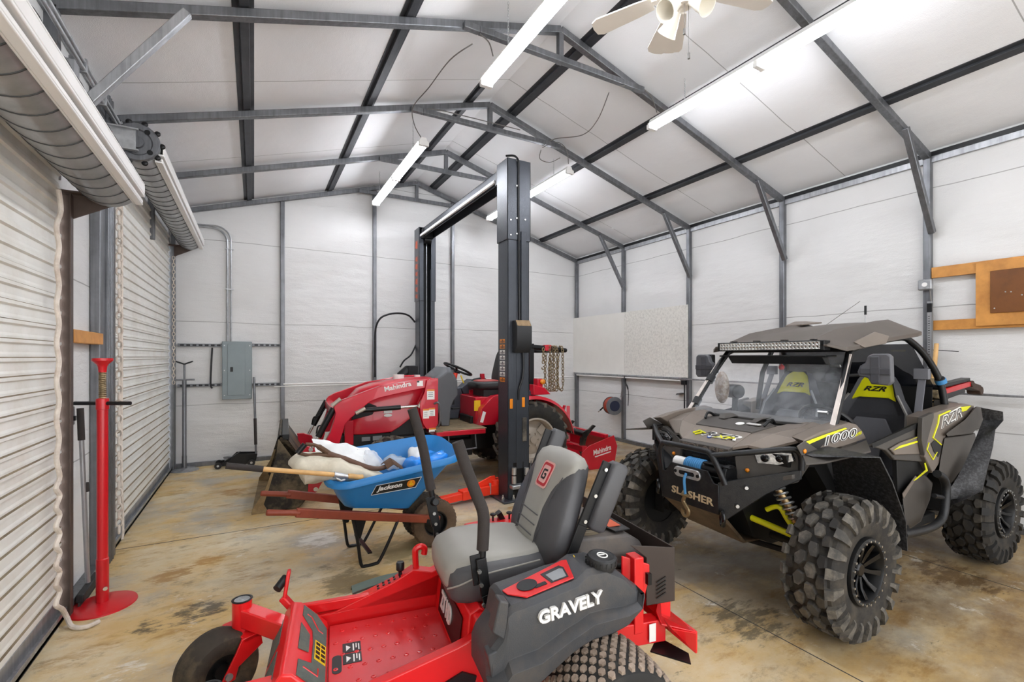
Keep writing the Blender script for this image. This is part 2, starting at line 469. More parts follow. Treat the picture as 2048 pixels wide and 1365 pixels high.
# base channels
b = MB(); b.bx((XR - .04, YN, 0), (XR + .03, YB, .06)); b.build('baseboard_right', 'galv', kind='structure', bevel=.004)
b = MB(); b.bx((XL, YB - .06, 0), (XR - .04, YB, .06)); b.build('baseboard_back', 'galv', kind='structure', bevel=.004)
b = MB(); b.bx((XL - .03, D1[1] + .1, 0), (XL + .03, D2[0] - .3, .06)); b.build('baseboard_left', 'galv', kind='structure', bevel=.004)
# eave channel on the right wall (dark gap above a pale flashing)
b = MB(); b.bx((XR - .005, YN, HE - .03), (XR + .03, YB, HE + .03)); b.build('trim_2', 'galv_l', kind='structure')
b = MB(); b.bx((XR - .012, YN, HE + .03), (XR + .03, YB, HE + .075)); b.build('trim_3', 'black', kind='structure')
b = MB(); b.bx((XL - .03, YN, HE - .03), (XL + .005, YB, HE + .03)); b.build('trim_4', 'galv_l', kind='structure')

# ---------------------------------------------------------------- steel frames
T = .064
def tube_bar(b, p, q, w=T, h=T, up=(0, 1, 0)): b.bar(p, q, w, h, up)
frame_lab = ['grey steel roof frame against the back wall', 'grey steel frame behind the far end of the car lift', 'grey steel frame whose collar beam hangs right above the car lift beam',
             'grey steel frame at the far ends of the two nearer lamp strips', 'grey steel frame beside the ceiling fan, meeting the right wall post nearest the viewer']
for i, y in enumerate(FRAMES):
    lab = frame_lab[i] if i < 5 else ['grey steel frame just over the viewer, out of the picture above', 'grey steel frame behind the viewer, nearest the open end'][i - 5]
    t = thing('steel_frame', lab, 'frame', (MID, y, 0))
    X = lambda x: x - MID
    for sgn, xw in ((-1, XL), (1, XR2)):
        ze = HE + .032
        b = MB(); tube_bar(b, (X(xw), 0, ze), (0, 0, HA + .032)); b.build('rafter', 'galv', t, bevel=.006)
        if sgn > 0 or i > 0:
            b = MB(); xx = X(xw - .0 * sgn)
            zb = .06 if sgn > 0 or i in (3,) else .06
            if sgn < 0 and i > 0: zb = 2.95
            b.bx((xx - .032, -.032, zb), (xx + .032, .032, ze)); b.build('wall_post', 'galv', t, bevel=.006)
        if i > 0:
            # knee brace
            if sgn > 0:
                b = MB(); p = (X(XR2 - .03), -.045, 2.86); q = (X(XR2 - .60), -.045, HE + SL * .60 + .0)
                tube_bar(b, p, q, .055, .055); b.build('knee_brace', 'galv', t, bevel=.006)
            elif i >= 3:
                b = MB(); p = (X(XL + .04), -.045, 2.92); q = (X(XL + .66), -.045, HE + SL * .66)
                tube_bar(b, p, q, .055, .055); b.build('knee_brace', 'galv_l', t, bevel=.006)
    zc0 = HA - .285
    hw = .93
    b = MB()
    zend = HE + SL * (MID - XL - hw) - .015
    path = [(-hw - .08, -.05, zend), (-hw + .06, -.05, zend), (-hw + .2, -.05, zc0 + .0), (hw - .2, -.05, zc0), (hw - .06, -.05, zend), (hw + .08, -.05, zend)]
    for p, q in zip(path, path[1:]):
        flat = .055
        b.bar(p, q, .055, flat, (0, 1, 0))
    b.build('collar_beam', 'galv', t, bevel=.005)
    b = MB(); b.bx((-.026, -.028, zc0), (.026, .028, HA)); b.build('king_post', 'galv', t, bevel=.005)
# purlins (hat channels running the length of the roof)
pl = ['dark roof purlin nearest the left wall', 'dark roof purlin halfway up the left slope', 'dark roof purlin just left of the ridge', 'dark roof purlin just right of the ridge', 'dark roof purlin halfway down the right slope', 'dark roof purlin nearest the right wall']
for x, lab in zip((-.04, 1.11, 2.30, 2.83, 4.04, 5.16), pl):
    s = 1 if x < MID else -1
    b = MB(); a = math.atan(SL) * s
    R = Matrix.Rotation(-a, 3, 'Y')
    zz = HE + SL * min(x - XL, 2 * MID - XL - x)
    nrm = R @ Vector((0, 0, 1))
    Lh = (YB - .04 - YN) / 2; ym = (YB - .04 + YN) / 2
    cpos = Vector((x, ym, zz)) + nrm * .082
    b.box(cpos, (.062, Lh * 2, .034), R)
    for e in (-1, 1): b.box(cpos + R @ Vector((e * .045, 0, .012)), (.05, Lh * 2, .008), R)
    o = b.build('roof_purlin', 'purlin', bevel=.003); tag(o, lab, 'purlin')
# end-wall posts
for x0, lab in ((onY(565, 700, YB - .03).x, 'grey steel post on back wall, second from the left corner'), (onY(749, 600, YB - .03).x, 'grey steel post on back wall below the long lamp strip'), (onY(905, 600, YB - .03).x, 'grey steel post on back wall between the lift columns')):
    b = MB(); b.bx((x0 - .03, YB - .062, .06), (x0 + .03, YB - .002, HE + SL * min(x0 - XL, 2 * MID - XL - x0)))
    o = b.build('wall_post', 'galv', bevel=.006); tag(o, lab, 'post')
b = MB(); b.bx((XL + .0, YB - .065, .06), (XL + .05, YB - .005, HE)); o = b.build('wall_post', 'galv', bevel=.006); tag(o, 'grey steel post in the left back corner beside the far roll-up door', 'post')
# doubled jamb post between the two doors
b = MB(); b.bx((XL - .028, 4.53, 0), (XL + .035, 4.66, HE)); b.bx((XL - .028, 4.661, 0), (XL + .055, 4.80, HE))
for k in range(3): b.bx((XL + .05, 4.675 + k * .045, 0), (XL + .062, 4.69 + k * .045, HE))

o = b.build('door_post', 'galv', bevel=.006); tag(o, 'doubled galvanised steel post standing between the two roll-up doors', 'post')
# ================================================================== roller doors
M['door_dirt'] = mat('dusty slat ledge', '#85765f', .7, 0, .25, 5, dirt='#4a3b29', dirt_amt=.7, ds=4)
def curtain(y0, y1, z0, z1, x, per=.094):
    b = MB(); z = z0; prof = []
    while z < z1:
        prof += [(x, z, 0), (x, z + per * .42, 0), (x + .014, z + per * .50, 0), (x + .014, z + per * .68, 0), (x + .004, z + per * .74, 0), (x + .004, z + per * .86, 0)]
        z += per
    prof.append((x, z, 0))
    k = len(prof)
    vs = [(p[0], y0, p[1]) for p in prof] + [(p[0], y1, p[1]) for p in prof]
    fs = [(i, i + 1, k + i + 1, k + i) for i in range(k - 1)]
    mi = [(0, 1, 0, 0, 1, 0)[i % 6] if prof[i][0] != prof[i + 1][0] else 0 for i in range(k - 1)]
    for i in range(k - 1):      # dust settles on the upward-facing ledges
        mi[i] = 1 if i % 6 == 3 else 0
    b.v = vs; b.f = fs; b.mi = mi
    return b
def roller_door(name, y0, y1, ztop, zd, xd, rd, drum_y0, drum_y1, near_disc):
    d = bpy.data.objects.new(name, None); COL.objects.link(d); d['kind'] = 'structure'
    curtain(y0 + .03, y1 - .03, .12, zd - .02, XL - .01).build('curtain', ['door_white', 'door_dirt'], d, smooth=0)
    b = MB(); b.bx((XL - .035, y0 + .03, .02), (XL + .03, y1 - .03, .045)); b.bx((XL - .015, y0 + .03, .045), (XL - .005, y1 - .03, .13)); b.bx((XL + .025, y0 + .03, .02), (XL + .03, y1 - .03, .07))
    b.build('bottom_bar', 'galv_l', d, bevel=.003)
    b = MB(); b.bx((XL - .02, y0 + .03, 0), (XL + .02, y1 - .03, .02)); b.build('seal', 'rubber', d)
    for y, s in ((y0, 1), (y1, -1)):
        b = MB(); b.bx((XL - .028, y - .01, 0), (XL + .05, y + .004, zd - .12)); b.bx((XL + .042, y - .01 if s > 0 else y - .045, 0), (XL + .05, y + .045 if s > 0 else y + .004, zd - .12))
        b.build('guide_track', 'frame_brown' if y1 < 4 else 'galv', d, bevel=.002)
    # curtain wound on its drum: grey skin with dark strap seams round it
    b = MB(); y = drum_y0; prof = [(rd * .2, 0)]; L = drum_y1 - drum_y0
    b.lathe([(rd * .3, .0), (rd, .0), (rd, L), (rd * .3, L)], (xd, drum_y0, zd), (0, 1, 0), 40)
    n = int(L / .155)
    for i in range(1, n + 1):
        yy = drum_y0 + i * L / (n + .5)
        b.lathe([(rd, 0), (rd + .0035, .001), (rd + .0035, .006), (rd, .007)], (xd, yy, zd), (0, 1, 0), 40, mi=1)
    b.build('drum', ['door_grey', 'door_groove'], d)
    b = MB(); xs = xd + rd * .93
    b.bx((xs - .03, drum_y0, zd - .13), (xs - .02, drum_y1, zd + .02)); b.bx((xs - .02, drum_y0, zd - .13), (xs + .02, drum_y1, zd - .118)); b.bx((xs + .008, drum_y0, zd - .118), (xs + .02, drum_y1, zd - .095))
    b.bx((xs - .02, drum_y0, zd - .075), (xs + .03, drum_y1, zd - .06)); b.bx((xs + .02, drum_y0, zd - .06), (xs + .03, drum_y1, zd + .0)); b.bx((xs - .03, drum_y0, zd + .0), (xs + .03, drum_y1, zd + .012))
    b.build('drum_cover', 'white_pl', d, bevel=.004)
    for yy, s in ((drum_y0 - .03, 1), (drum_y1 + .012, -1)):
        if yy < 0: continue
        b = MB()
        b.poly([(XL - .02, yy, zd - .10), (XL - .02, yy, zd - .30), (xd + .06, yy, zd - .13), (xd + .06, yy, zd - .10)], (0, .012, 0)) if not near_disc or s < 0 else b.bx((XL - .02, yy - .02, zd - .085), (xd + .0, yy + .0, zd + .085))
        if near_disc and s > 0:
            for dz in (-.085, .075): b.bx((XL - .02, yy - .045, zd + dz), (xd + .02, yy - .02, zd + dz + .01))
            b.bx((xd - .22, yy - .022, zd + .02), (xd - .14, yy - .0205, zd + .035), 1)
        else:
            b.bx((XL - .02, yy - .05, zd - .112), (xd + .03, yy + .03, zd - .10))
        b.build('bracket', ['zinc' if near_disc and s > 0 else 'frame_brown', 'red_jack'], d, bevel=.002)
    if near_disc:
        b = MB(); yy = drum_y0
        b.lathe([(.0, -.03), (.045, -.03), (.05, -.012), (rd * .62, -.012), (rd * .68, -.022), (rd * .92, -.022), (rd * .99, -.01), (rd * .99, 0)], (xd, yy, zd), (0, 1, 0), 36)
        for i in range(10):
            a = 2 * pi * i / 10; b.ball((xd + cos(a) * (rd + .008), yy - .004, zd + sin(a) * (rd + .008)), (.022, .012, .022), 10, 6, 1)
        for a in (.9, 2.3, 5.6): b.cyl((xd + cos(a) * rd * .72, yy - .025, zd + sin(a) * rd * .72), (xd + cos(a) * rd * .72, yy - .023, zd + sin(a) * rd * .72), .02, 12, mi=1)
        b.build('end_disc', ['galv', 'black'], d)
    b = MB(); b.bx((XL - .09, y0 - .05, zd - .02), (XL - .02, y1 + .05, zd + .05)); b.build('header', 'frame_brown' if y1 < 4 else 'galv', d)
    return d
roller_door('door_1', D1[0], D1[1], D1[2], 2.72, -.81, .165, -1.15, 3.86, False)
roller_door('door_2', D2[0], D2[1], D2[2], 3.27, -.80, .152, 4.62, 8.06, True)

def chain(name, path, label, r=.011, link=.05, m='cord_white', cat='pull chain', rope=True):
    b = MB(); P = [Vector(p) for p in path]
    if rope: b.tube(smooth_path(P, 5), r, 8)
    o = b.build(name, m); tag(o, label, cat); return o
def links(b, path, l=.045, r=.006, w=.016, mi=0):
    """real chain links laid along a path"""
    P = [Vector(p) for p in path]; pts = []; d = 0
    for p, q in zip(P, P[1:]):
        L = (q - p).length; n = max(1, int(L / .006))
        pts += [p.lerp(q, i / n) for i in range(n)]
    pts.append(P[-1]); acc = 0; last = pts[0]; k = 0
    for p in pts[1:]:
        acc += (p - last).length if False else 0
        if (p - last).length >= l * .78:
            d = (p - last).normalized(); a, c = frame_of(d)
            side = a if k % 2 == 0 else c
            m0 = (p + last) / 2
            ring = [m0 + d * (l / 2) * cos(2 * pi * i / 10) + side * w * sin(2 * pi * i / 10) for i in range(10)]
            b.tube(ring, r, 6, mi, closed=True)
            last = p; k += 1
# near door: knotted cord down the curtain, its tail curling over the floor
z = 2.56; pts = []; i = 0
while z > .18:
    wv = .012 if z > 1.0 else .022
    pts.append((XL + .05 + .004 * (i % 2), 3.60 + wv * (1 if i % 2 else -1) + (.03 if z > 2.4 else 0), z)); z -= .055 if z < 1.0 else .11; i += 1
pts += [(XL + .05, 3.68, .12), (XL + .06, 3.72, .05), (XL + .10, 3.66, .014), (XL + .17, 3.62, .014), (XL + .22, 3.66, .014)]
chain('door_rope', pts, 'grimy pale pull cord hanging down the near roll-up door, tail on the floor', .013)
# far door: loop of hand chain at the near jamb
b = MB()
z0 = 3.05
links(b, [(XL + .07, 4.92, z0), (XL + .07, 4.90, 2.5), (XL + .07, 4.915, 1.6), (XL + .07, 4.89, .75), (XL + .07, 4.90, .12)], .07, .0075, .02)
b.tube(smooth_path([(XL + .075, 4.955, z0), (XL + .075, 4.965, 2.4), (XL + .075, 4.96, 1.9), (XL + .075, 4.955, 1.3), (XL + .075, 4.95, .7), (XL + .08, 4.98, .2), (XL + .08, 4.95, .09)], 5), .009, 8)
o = b.build('pull_chain', 'cord_white'); tag(o, 'pale hand chain looped down the near edge of the far roll-up door', 'pull chain')
b = MB(); links(b, [(XL + .05, 8.02, 3.0), (XL + .05, 8.03, 2.2), (XL + .05, 8.02, 1.2)], .06, .005, .016)
o = b.build('pull_chain', 'cord_white'); tag(o, 'thin hand chain hanging at the far edge of the far roll-up door in the corner', 'pull chain')

# ---------------------------------------------------------------- things on the left wall
b = MB(); p = onX(131, 668, XL + .02); q = onX(187, 676, XL + .02)
b.bx((XL - .028, 3.95, 1.69), (XL + .036, 4.60, 1.775)); o = b.build('wood_block', 'wood', bevel=.004); tag(o, 'short yellow wooden batten fixed between the two roll-up doors', 'batten')
# squeegee leaning between the doors
t = thing('floor_squeegee', 'aluminium handled floor squeegee leaning on the wall between the doors, head down', 'squeegee', (XL + .03, 4.12, 0))
b = MB(); b.cyl((.03, .0, .09), (.005, -.03, 1.05), .014); b.build('handle', 'galv_l', t)
b = MB(); b.cyl((.005, -.03, 1.05), (.0, -.035, 1.26), .019); b.cyl((.022, -.008, .70), (.020, -.010, .76), .018); b.build('grip', 'black_foam', t)
b = MB(); b.bar((.035, -.19, .062), (.035, .19, .062), .04, .05); b.build('head', 'black_pl', t, bevel=.006)
b = MB(); b.bar((.035, -.2, .02), (.035, .2, .02), .012, .045); b.build('blade', 'rubber', t)
t = thing('switch_box', 'small grey switch box on the white wall between the two doors', 'switch', (XL - .03, 4.0, 1.22))
b = MB(); b.bx((0, -.04, -.06), (.045, .04, .06)); b.build('box', 'galv_l', t, bevel=.004)
b = MB(); b.bx((.045, -.012, -.03), (.06, .012, .0)); b.build('switch', 'black', t)
# paired conduits along the left eave, with straps and a junction box
b = MB()
for dx, z in ((.078, HE - .18), (.078, HE - .13)): b.cyl((XL + dx, 2.9, z), (XL + dx, 8.2, z), .013, 10)
t = thing('conduit_run', 'pair of thin grey conduits running along the left eave above the doors', 'conduit', (0, 0, 0))
b.build('conduit', 'grey_conduit', t)
for y in (3.95, 4.4, 4.86):
    b = MB(); b.bx((XL + .005, y, HE - .20), (XL + .095, y + .03, HE - .11)); b.build('strap', 'galv_l', t, bevel=.003)
t = thing('junction_box', 'grey metal junction box on the left wall below the eave conduits', 'box', (XL + .03, 3.78, HE - .23))
b = MB(); b.bx((0, -.04, -.16), (.06, .05, .0)); b.build('box', 'galv_l', t, bevel=.004)
b = MB(); b.cyl((.03, 0, -.16), (.03, 0, -.36), .014); b.cyl((.03, 0, -.36), (.03, 0, -.62), .022); b.build('fitting', 'white_pl', t)
for z in (2.95, 3.08, 3.24):
    b = MB(); b.bx((XL - .03, 3.0, z), (XL + .0, 4.5, z + .03)); o = b.build('wall_girt', 'galv'); tag(o, {2.95: 'lowest', 3.08: 'middle', 3.24: 'topmost'}[z] + ' grey steel strip on the left wall above the near door', 'strip')

# ---------------------------------------------------------------- red under-hoist stand
t = thing('jack_stand', 'tall red under hoist stand with a round red base plate, by the left doors', 'stand', (-.855, 3.92, 0))
P = Fr(-.855, 3.92, 0)
b = MB(); b.lathe([(0, .028), (.05, .028), (.165, .012), (.178, .008), (.18, 0), (0, 0)], n=40); b.build('base_plate', 'red_jack', t)
b = MB(); b.lathe([(.033, .02), (.033, .30), (.029, .305), (.029, 1.26), (.034, 1.262), (.034, 1.33), (.018, 1.335)], n=24); b.build('tube', 'red_jack', t)
b = MB(); b.lathe([(.0185, 1.32), (.0185, 1.52)], n=20)
for i in range(14): b.lathe([(.0185, 0), (.021, .004), (.0185, .008)], (0, 0, 1.33 + i * .0135), n=20)
b.build('screw', 'bronze_steel', t)
b = MB(); b.lathe([(.02, 1.50), (.024, 1.535), (.03, 1.55), (.055, 1.575), (.055, 1.59), (0, 1.592)], n=24); b.build('saddle', 'red_jack', t)
b = MB(); b.cyl((-.18 * cos(.5), .18 * sin(.5), 1.30), (.18 * cos(.5), -.18 * sin(.5), 1.30), .0125); b.build('handle_bar', 'black', t)
b = MB(); b.cyl((.02, -.034, .12), (.024, -.046, .12), .012); b.build('bolt', 'chrome', t)
# grey one in the corner
t = thing('jack_stand', 'slim grey under hoist stand in the far left corner with a forked top', 'stand', (-.86, 8.02, 0))
b = MB(); b.lathe([(0, .03), (.04, .03), (.16, .012), (.175, .006), (.176, 0), (0, 0)], n=32)
for a in range(3): b.bar((0, 0, .04), (.13 * cos(a * 2.1 + .4), .13 * sin(a * 2.1 + .4), .012), .03, .03)
b.build('base_plate', 'galv_l', t)
b = MB(); b.lathe([(.03, .02), (.03, .2), (.026, .21), (.026, 1.27), (.012, 1.275), (.012, 1.5)], n=20); b.build('tube', 'galv', t)
b = MB(); b.cyl((-.12, -.02, 1.275), (.12, .02, 1.275), .011); b.build('handle_bar', 'galv', t)
b = MB()
for s in (-1, 1): b.bar((0, 0, 1.495), (.1 * s, 0, 1.535), .035, .02)
b.build('saddle', 'black', t, bevel=.004)

# ---------------------------------------------------------------- back wall services
def bw(px, py, off=.0): return onY(px, py, YB - off)
t = thing('breaker_panel', 'grey breaker panel with a closed door on the back wall', 'breaker panel', (0, YB - .02, 0))
p0 = bw(444, 800, .12); p1 = bw(504, 684, .12)
b = MB(); b.bx((p0.x, -.10, p0.z), (p1.x, .02, p1.z)); b.build('enclosure', 'panel_grey', t, bevel=.006)
b = MB(); b.bx((p0.x + .07, -.108, p0.z + .06), (p1.x - .09, -.1, p1.z - .04)); dr = b.build('door', 'panel_grey', t, bevel=.004)
zc1 = (p0.z + p1.z) / 2
b = MB(); b.bx((p0.x + .105, -.114, zc1 - .02), (p0.x + .14, -.107, zc1 + .05)); b.build('latch', 'black', dr, bevel=.003)
b = MB()
for x in (p0.x + .03, p1.x - .03):
    for z in (p0.z + .06, zc1, p1.z - .06): b.cyl((x, -.103, z), (x, -.099, z), .008)
b.build('screw', 'zinc', t)
t = thing('conduit_run', 'pair of grey conduits bending down the back wall to the breaker panel', 'conduit', (0, YB - .03, 0))
xa = bw(455, 600).x; zt = bw(455, 470).z; xl = bw(385, 455).x
for k, (dx, dz) in enumerate(((0, 0), (.045, .03))):
    pts = [(xa + dx, 0, p1.z - .02), (xa + dx, 0, zt - .12)] + arc((xa + dx - .2, 0, zt - .12), .2, 0, 90, 8) + [(xl - .25, 0, zt + .08 + dz * .4)]
    if k == 1: pts[2:-1] = arc((xa + dx - .2, 0, zt - .12 + dz), .2, 0, 90, 8)
    b = MB(); b.tube(pts, .011 if k else .014, 8); b.build('conduit', 'grey_conduit', t)
for pz in (500, 580):
    zz = bw(455, pz).z
    b = MB(); b.bx((xa - .03, -.016, zz), (xa + .08, .02, zz + .012)); b.build('strap', 'zinc', t)
def strut(z, x0, x1, lab):
    b = MB(); b.bx((x0, YB - .045, z - .021), (x1, YB - .004, z - .018)); b.bx((x0, YB - .045, z + .018), (x1, YB - .004, z + .021))
    b.bx((x0, YB - .045, z - .021), (x1, YB - .042, z - .011)); b.bx((x0, YB - .045, z + .011), (x1, YB - .042, z + .021))
    x = x0
    while x < x1: b.bx((x, YB - .044, z - .012), (min(x + .028, x1), YB - .042, z + .012)); x += .075
    b.bx((x0, YB - .012, z - .018), (x1, YB - .008, z + .018), 1)
    o = b.build('strut_rail', ['galv', 'black']); tag(o, lab, 'rail')
xs0 = bw(344, 690).x; xs1 = bw(566, 690).x
strut(bw(400, 691).z, xs0 + .07, p0.x - .005, 'upper slotted steel rail between the corner post and the breaker panel'); strut(bw(400, 771).z, xs0 + .07, p0.x - .005, 'lower slotted steel rail between the corner post and the breaker panel')
strut(bw(540, 691).z, p1.x + .005, xs1, 'upper slotted steel rail right of the breaker panel'); strut(bw(540, 769).z, p1.x + .005, xs1, 'lower slotted steel rail right of the breaker panel')
b = MB(); zz = bw(620, 767).z; b.cyl((xs1 + .0, YB - .085, zz), (XR - .1, YB - .085, zz), .012, 10); b.cyl((p1.x + .3, YB - .085, zz - .035), (XR - .1, YB - .085, zz - .035), .008, 8); o = b.build('conduit_run', 'white_pl'); tag(o, 'thin white pipe running along the back wall behind the tractor', 'pipe')
xp = bw(425, 740).x
b = MB(); b.tube(smooth_path([(xp, YB - .05, bw(425, 696).z), (xp - .012, YB - .055, bw(424, 730).z), (xp - .02, YB - .05, bw(420, 768).z), (xp - .0, YB - .055, bw(424, 777).z)], 5), .012, 6); o = b.build('strap', 'black_pl'); tag(o, 'black rubber strap hanging from the slotted rail beside the breaker panel', 'strap')
# floor jack below the panel
t = thing('floor_jack', 'low black trolley jack on the floor under the breaker panel', 'floor jack', (0, 7.98, 0)); X0 = onY(432, 930, 7.98).x; X1 = onY(512, 920, 7.98).x
b = MB()
for dy in (-.09, .09): b.poly([(X0, dy, .03), (X1 - .1, dy, .03), (X1, dy, .07), (X1 + .02, dy, .17), (X1 - .25, dy, .19), (X0 + .15, dy, .09), (X0, dy, .075)], (0, .012, 0))
b.build('frame', 'black', t, bevel=.003)
b = MB(); b.poly([(X1 - .25, -.04, .17), (X1 - .2, -.04, .21), (X0 + .18, -.04, .13), (X0 + .1, -.04, .09), (X0 + .3, -.04, .07)], (0, .08, 0)); b.build('lift_arm', 'black', t, bevel=.004)
b = MB(); b.lathe([(0, .13), (.05, .13), (.055, .145), (0, .145)], (X0 + .14, 0, 0)); b.build('saddle', 'galv', t)
for x, r in ((X0 + .03, .045), (X1 - .06, .05)):
    for dy in (-.11, .11):
        b = MB(); b.cyl((x, dy - .015, r), (x, dy + .015, r), r, 18); b.cyl((x, dy - .017, r), (x, dy + .017, r), r * .35, 10, mi=1); b.build('wheel', ['black_pl', 'zinc'], t)
b = MB(); q = Vector(onY(508, 755, 8.12)) - Vector((0, 7.98, 0)); p = Vector((X1 - .0, 0, .15)); k = p.lerp(q, .45)
b.cyl(k, q, .016, 12); b.cyl(p, p.lerp(q, .12), .014, 12)
h = b.build('handle', 'galv', t)
b = MB(); b.cyl(p.lerp(q, .12), p.lerp(q, .46), .021, 12); b.build('grip', 'black_foam', h)
# ================================================================== lamps, fan, wiring
LZ = 4.10
def lamp(x, y0, label, hang, gap=False):
    L = 2.46
    t = thing('fluorescent_fixture', label, 'lamp', (x, y0, LZ), 0, None)
    b = MB(); sec = lambda y: [(-.03, y, .055), (.03, y, .055), (.045, y, .02), (.064, y, .006), (.064, y, .0), (-.064, y, .0), (-.064, y, .006), (-.045, y, .02)]
    b.loft([sec(0), sec(L)]); b.build('housing', 'white_pl', t)
    for sx in (-.034, .034):
        for k in range(2):
            a, e = k * L / 2 + .035, (k + 1) * L / 2 - .035
            if gap and k == 0: e -= .02
            b = MB(); b.cyl((sx, a, -.0235), (sx, e, -.0235), .0175, 14); b.build('tube', 'tubelit', t)
    for yy in (.0, L / 2, L):
        b = MB(); b.bx((-.058, yy - .022, -.048), (.058, yy + .022, .0)); b.build('lamp_holder', 'white_pl', t, bevel=.004)
    for yy in hang:
        zt = HE + SL * min(x - XL, 2 * MID - XL - x) + .05 - LZ
        b = MB(); links(b, [(-.02, yy, zt), (-.02, yy, .055)], .03, .002, .006); b.build('hanging_chain', 'zinc', t)
    return t
lamp(1.85, 1.40, 'long lit fluorescent fixture at the top of the picture, left of the ceiling fan', (.45, 2.0))
lamp(3.77, 1.27, 'long lit fluorescent fixture on the right, between the fan and the right wall', (.45, 2.0), True)
lamp(1.73, 5.29, 'lit fluorescent fixture hanging above the tractor left of the ridge', (.35, 2.1))
lamp(3.71, 5.16, 'lit fluorescent fixture partly hidden behind the near lift column', (.35, 2.1))

def cable(pts, lab, r=.0055, m='cable'):
    o = MB().tube(smooth_path(pts, 6), r, 6).build('electric_cable', m); tag(o, lab, 'cable')
Y1, Y2 = 3.64, 5.15
cable([onY(945, 88, Y1), onY(900, 120, 3.9), onY(858, 175, 4.6), onY(826, 215, 5.0), onY(829, 250, 5.2), onY(842, 275, 5.25)], 'grey cable drooping from the collar beam to the lamp above the tractor')
cable([onY(960, 68, Y1), onY(978, 85, Y1 - .02), onY(986, 112, Y1 + .1)], 'grey cable joining the collar beam to the end of the lamp left of the fan')
cable([onY(830, 222, Y2), onY(870, 219, Y2), onY(940, 235, Y2), onY(1040, 260, Y2)], 'grey cable lying along the collar beam over the lift')
cable([onY(1218, 185, Y1), onY(1195, 240, 4.2), onY(1165, 270, 4.6), onY(1110, 278, 5.1), onY(1085, 292, Y2)], 'grey cable sagging between the two collar beams right of the ridge')
cable([onY(1085, 295, Y2), onY(1115, 285, Y2), onY(1133, 300, Y2), onY(1137, 328, 5.2)], 'grey cable looping down to the lamp behind the near lift column')
cable([onY(1240, 172, Y1), onY(1270, 172, Y1), onY(1300, 190, Y1 + .0), onY(1314, 225, Y1 + .05)], 'pale cable bending down to the end of the lamp right of the fan')
cable([onY(1082, 300, Y2), onY(1080, 318, Y2), onY(1100, 325, Y2), onY(1120, 316, Y2)], 'small loop of grey cable at the collar beam end over the near lift column')

# ---------------------------------------------------------------- ceiling fan
M['fan_white'] = mat('white fan blade', '#f1ece4', .4, 0, .03)
M['frost'] = mat('frosted lamp glass', '#f3efe4', .25, 0, .03)
FC = onZ(1368, -25, 3.93)
t = thing('ceiling_fan', 'white ceiling fan with tulip lamp shades at the top edge of the picture', 'ceiling fan', FC)
b = MB(); b.lathe([(0, .07), (.09, .07), (.13, .03), (.13, -.03), (.07, -.06), (.05, -.10), (.05, -.12), (0, -.12)], n=28); b.build('motor', 'fan_white', t)
b = MB(); b.cyl((0, 0, .07), (0, 0, HA - FC.z - .0), .014); b.lathe([(.06, HA - FC.z - .01), (.03, HA - FC.z - .06)], n=20); b.build('rod', 'fan_white', t)
angs = []
for k, (px, py) in enumerate(((1215, 48), (1345, 98), (1512, 8))):
    q = onZ(px, py, FC.z - .02) - FC; angs.append(math.atan2(q.y, q.x))
angs += [angs[2] + 1.35, angs[0] - 1.1]
for k, a in enumerate(angs):
    d = Vector((cos(a), sin(a), 0)); n = Vector((-sin(a), cos(a), 0)); R0, R1 = .20, .62
    ol = [(R0, -.045), (R0 + .1, -.055), (R1 - .05, -.068), (R1 - .01, -.05), (R1, 0), (R1 - .01, .05), (R1 - .05, .068), (R0 + .1, .055), (R0, .045)]
    tl = Vector((0, 0, .18))
    b = MB(); b.poly([d * x + n * y + tl * y + Vector((0, 0, -.02)) for x, y in ol], (0, 0, .008)); bl = b.build('blade', 'fan_white', t)
    b = MB(); b.bar(d * .10 + Vector((0, 0, -.02)), d * .24 + Vector((0, 0, -.012)), .04, .008); b.build('blade_arm', 'fan_white', bl)
for k in range(3):
    px, py = ((1335, 25), (1355, 50), (1400, 18))[k]
    q = onZ(px, py, FC.z - .20) - FC; a = math.atan2(q.y, q.x); d = Vector((cos(a), sin(a), -.75)).normalized()
    o0 = Vector((cos(a) * .05, sin(a) * .05, -.12))
    b = MB(); b.lathe([(.022, .0), (.03, .03), (.045, .07), (.052, .10), (.066, .135), (.062, .135), (.048, .10), (.04, .07), (.02, .03)], o0, d, 24); b.build('lamp_shade', 'frost', t)
    b = MB(); b.tube([(0, 0, -.10), (cos(a) * .03, sin(a) * .03, -.115), o0 + d * .01], .012, 8); b.build('lamp_arm', 'fan_white', t)
for px, l in ((0.02, .30), (-.02, .16)):
    b = MB(); b.cyl((px, -.02, -.12), (px, -.02, -.12 - l), .0015, 6); b.cyl((px, -.02, -.12 - l - .035), (px, -.02, -.12 - l), .008, 10); b.build('pull_chain', 'cable', t)
# ================================================================== right wall
def rw(px, py, off=.0): return onX(px, py, XR - off)
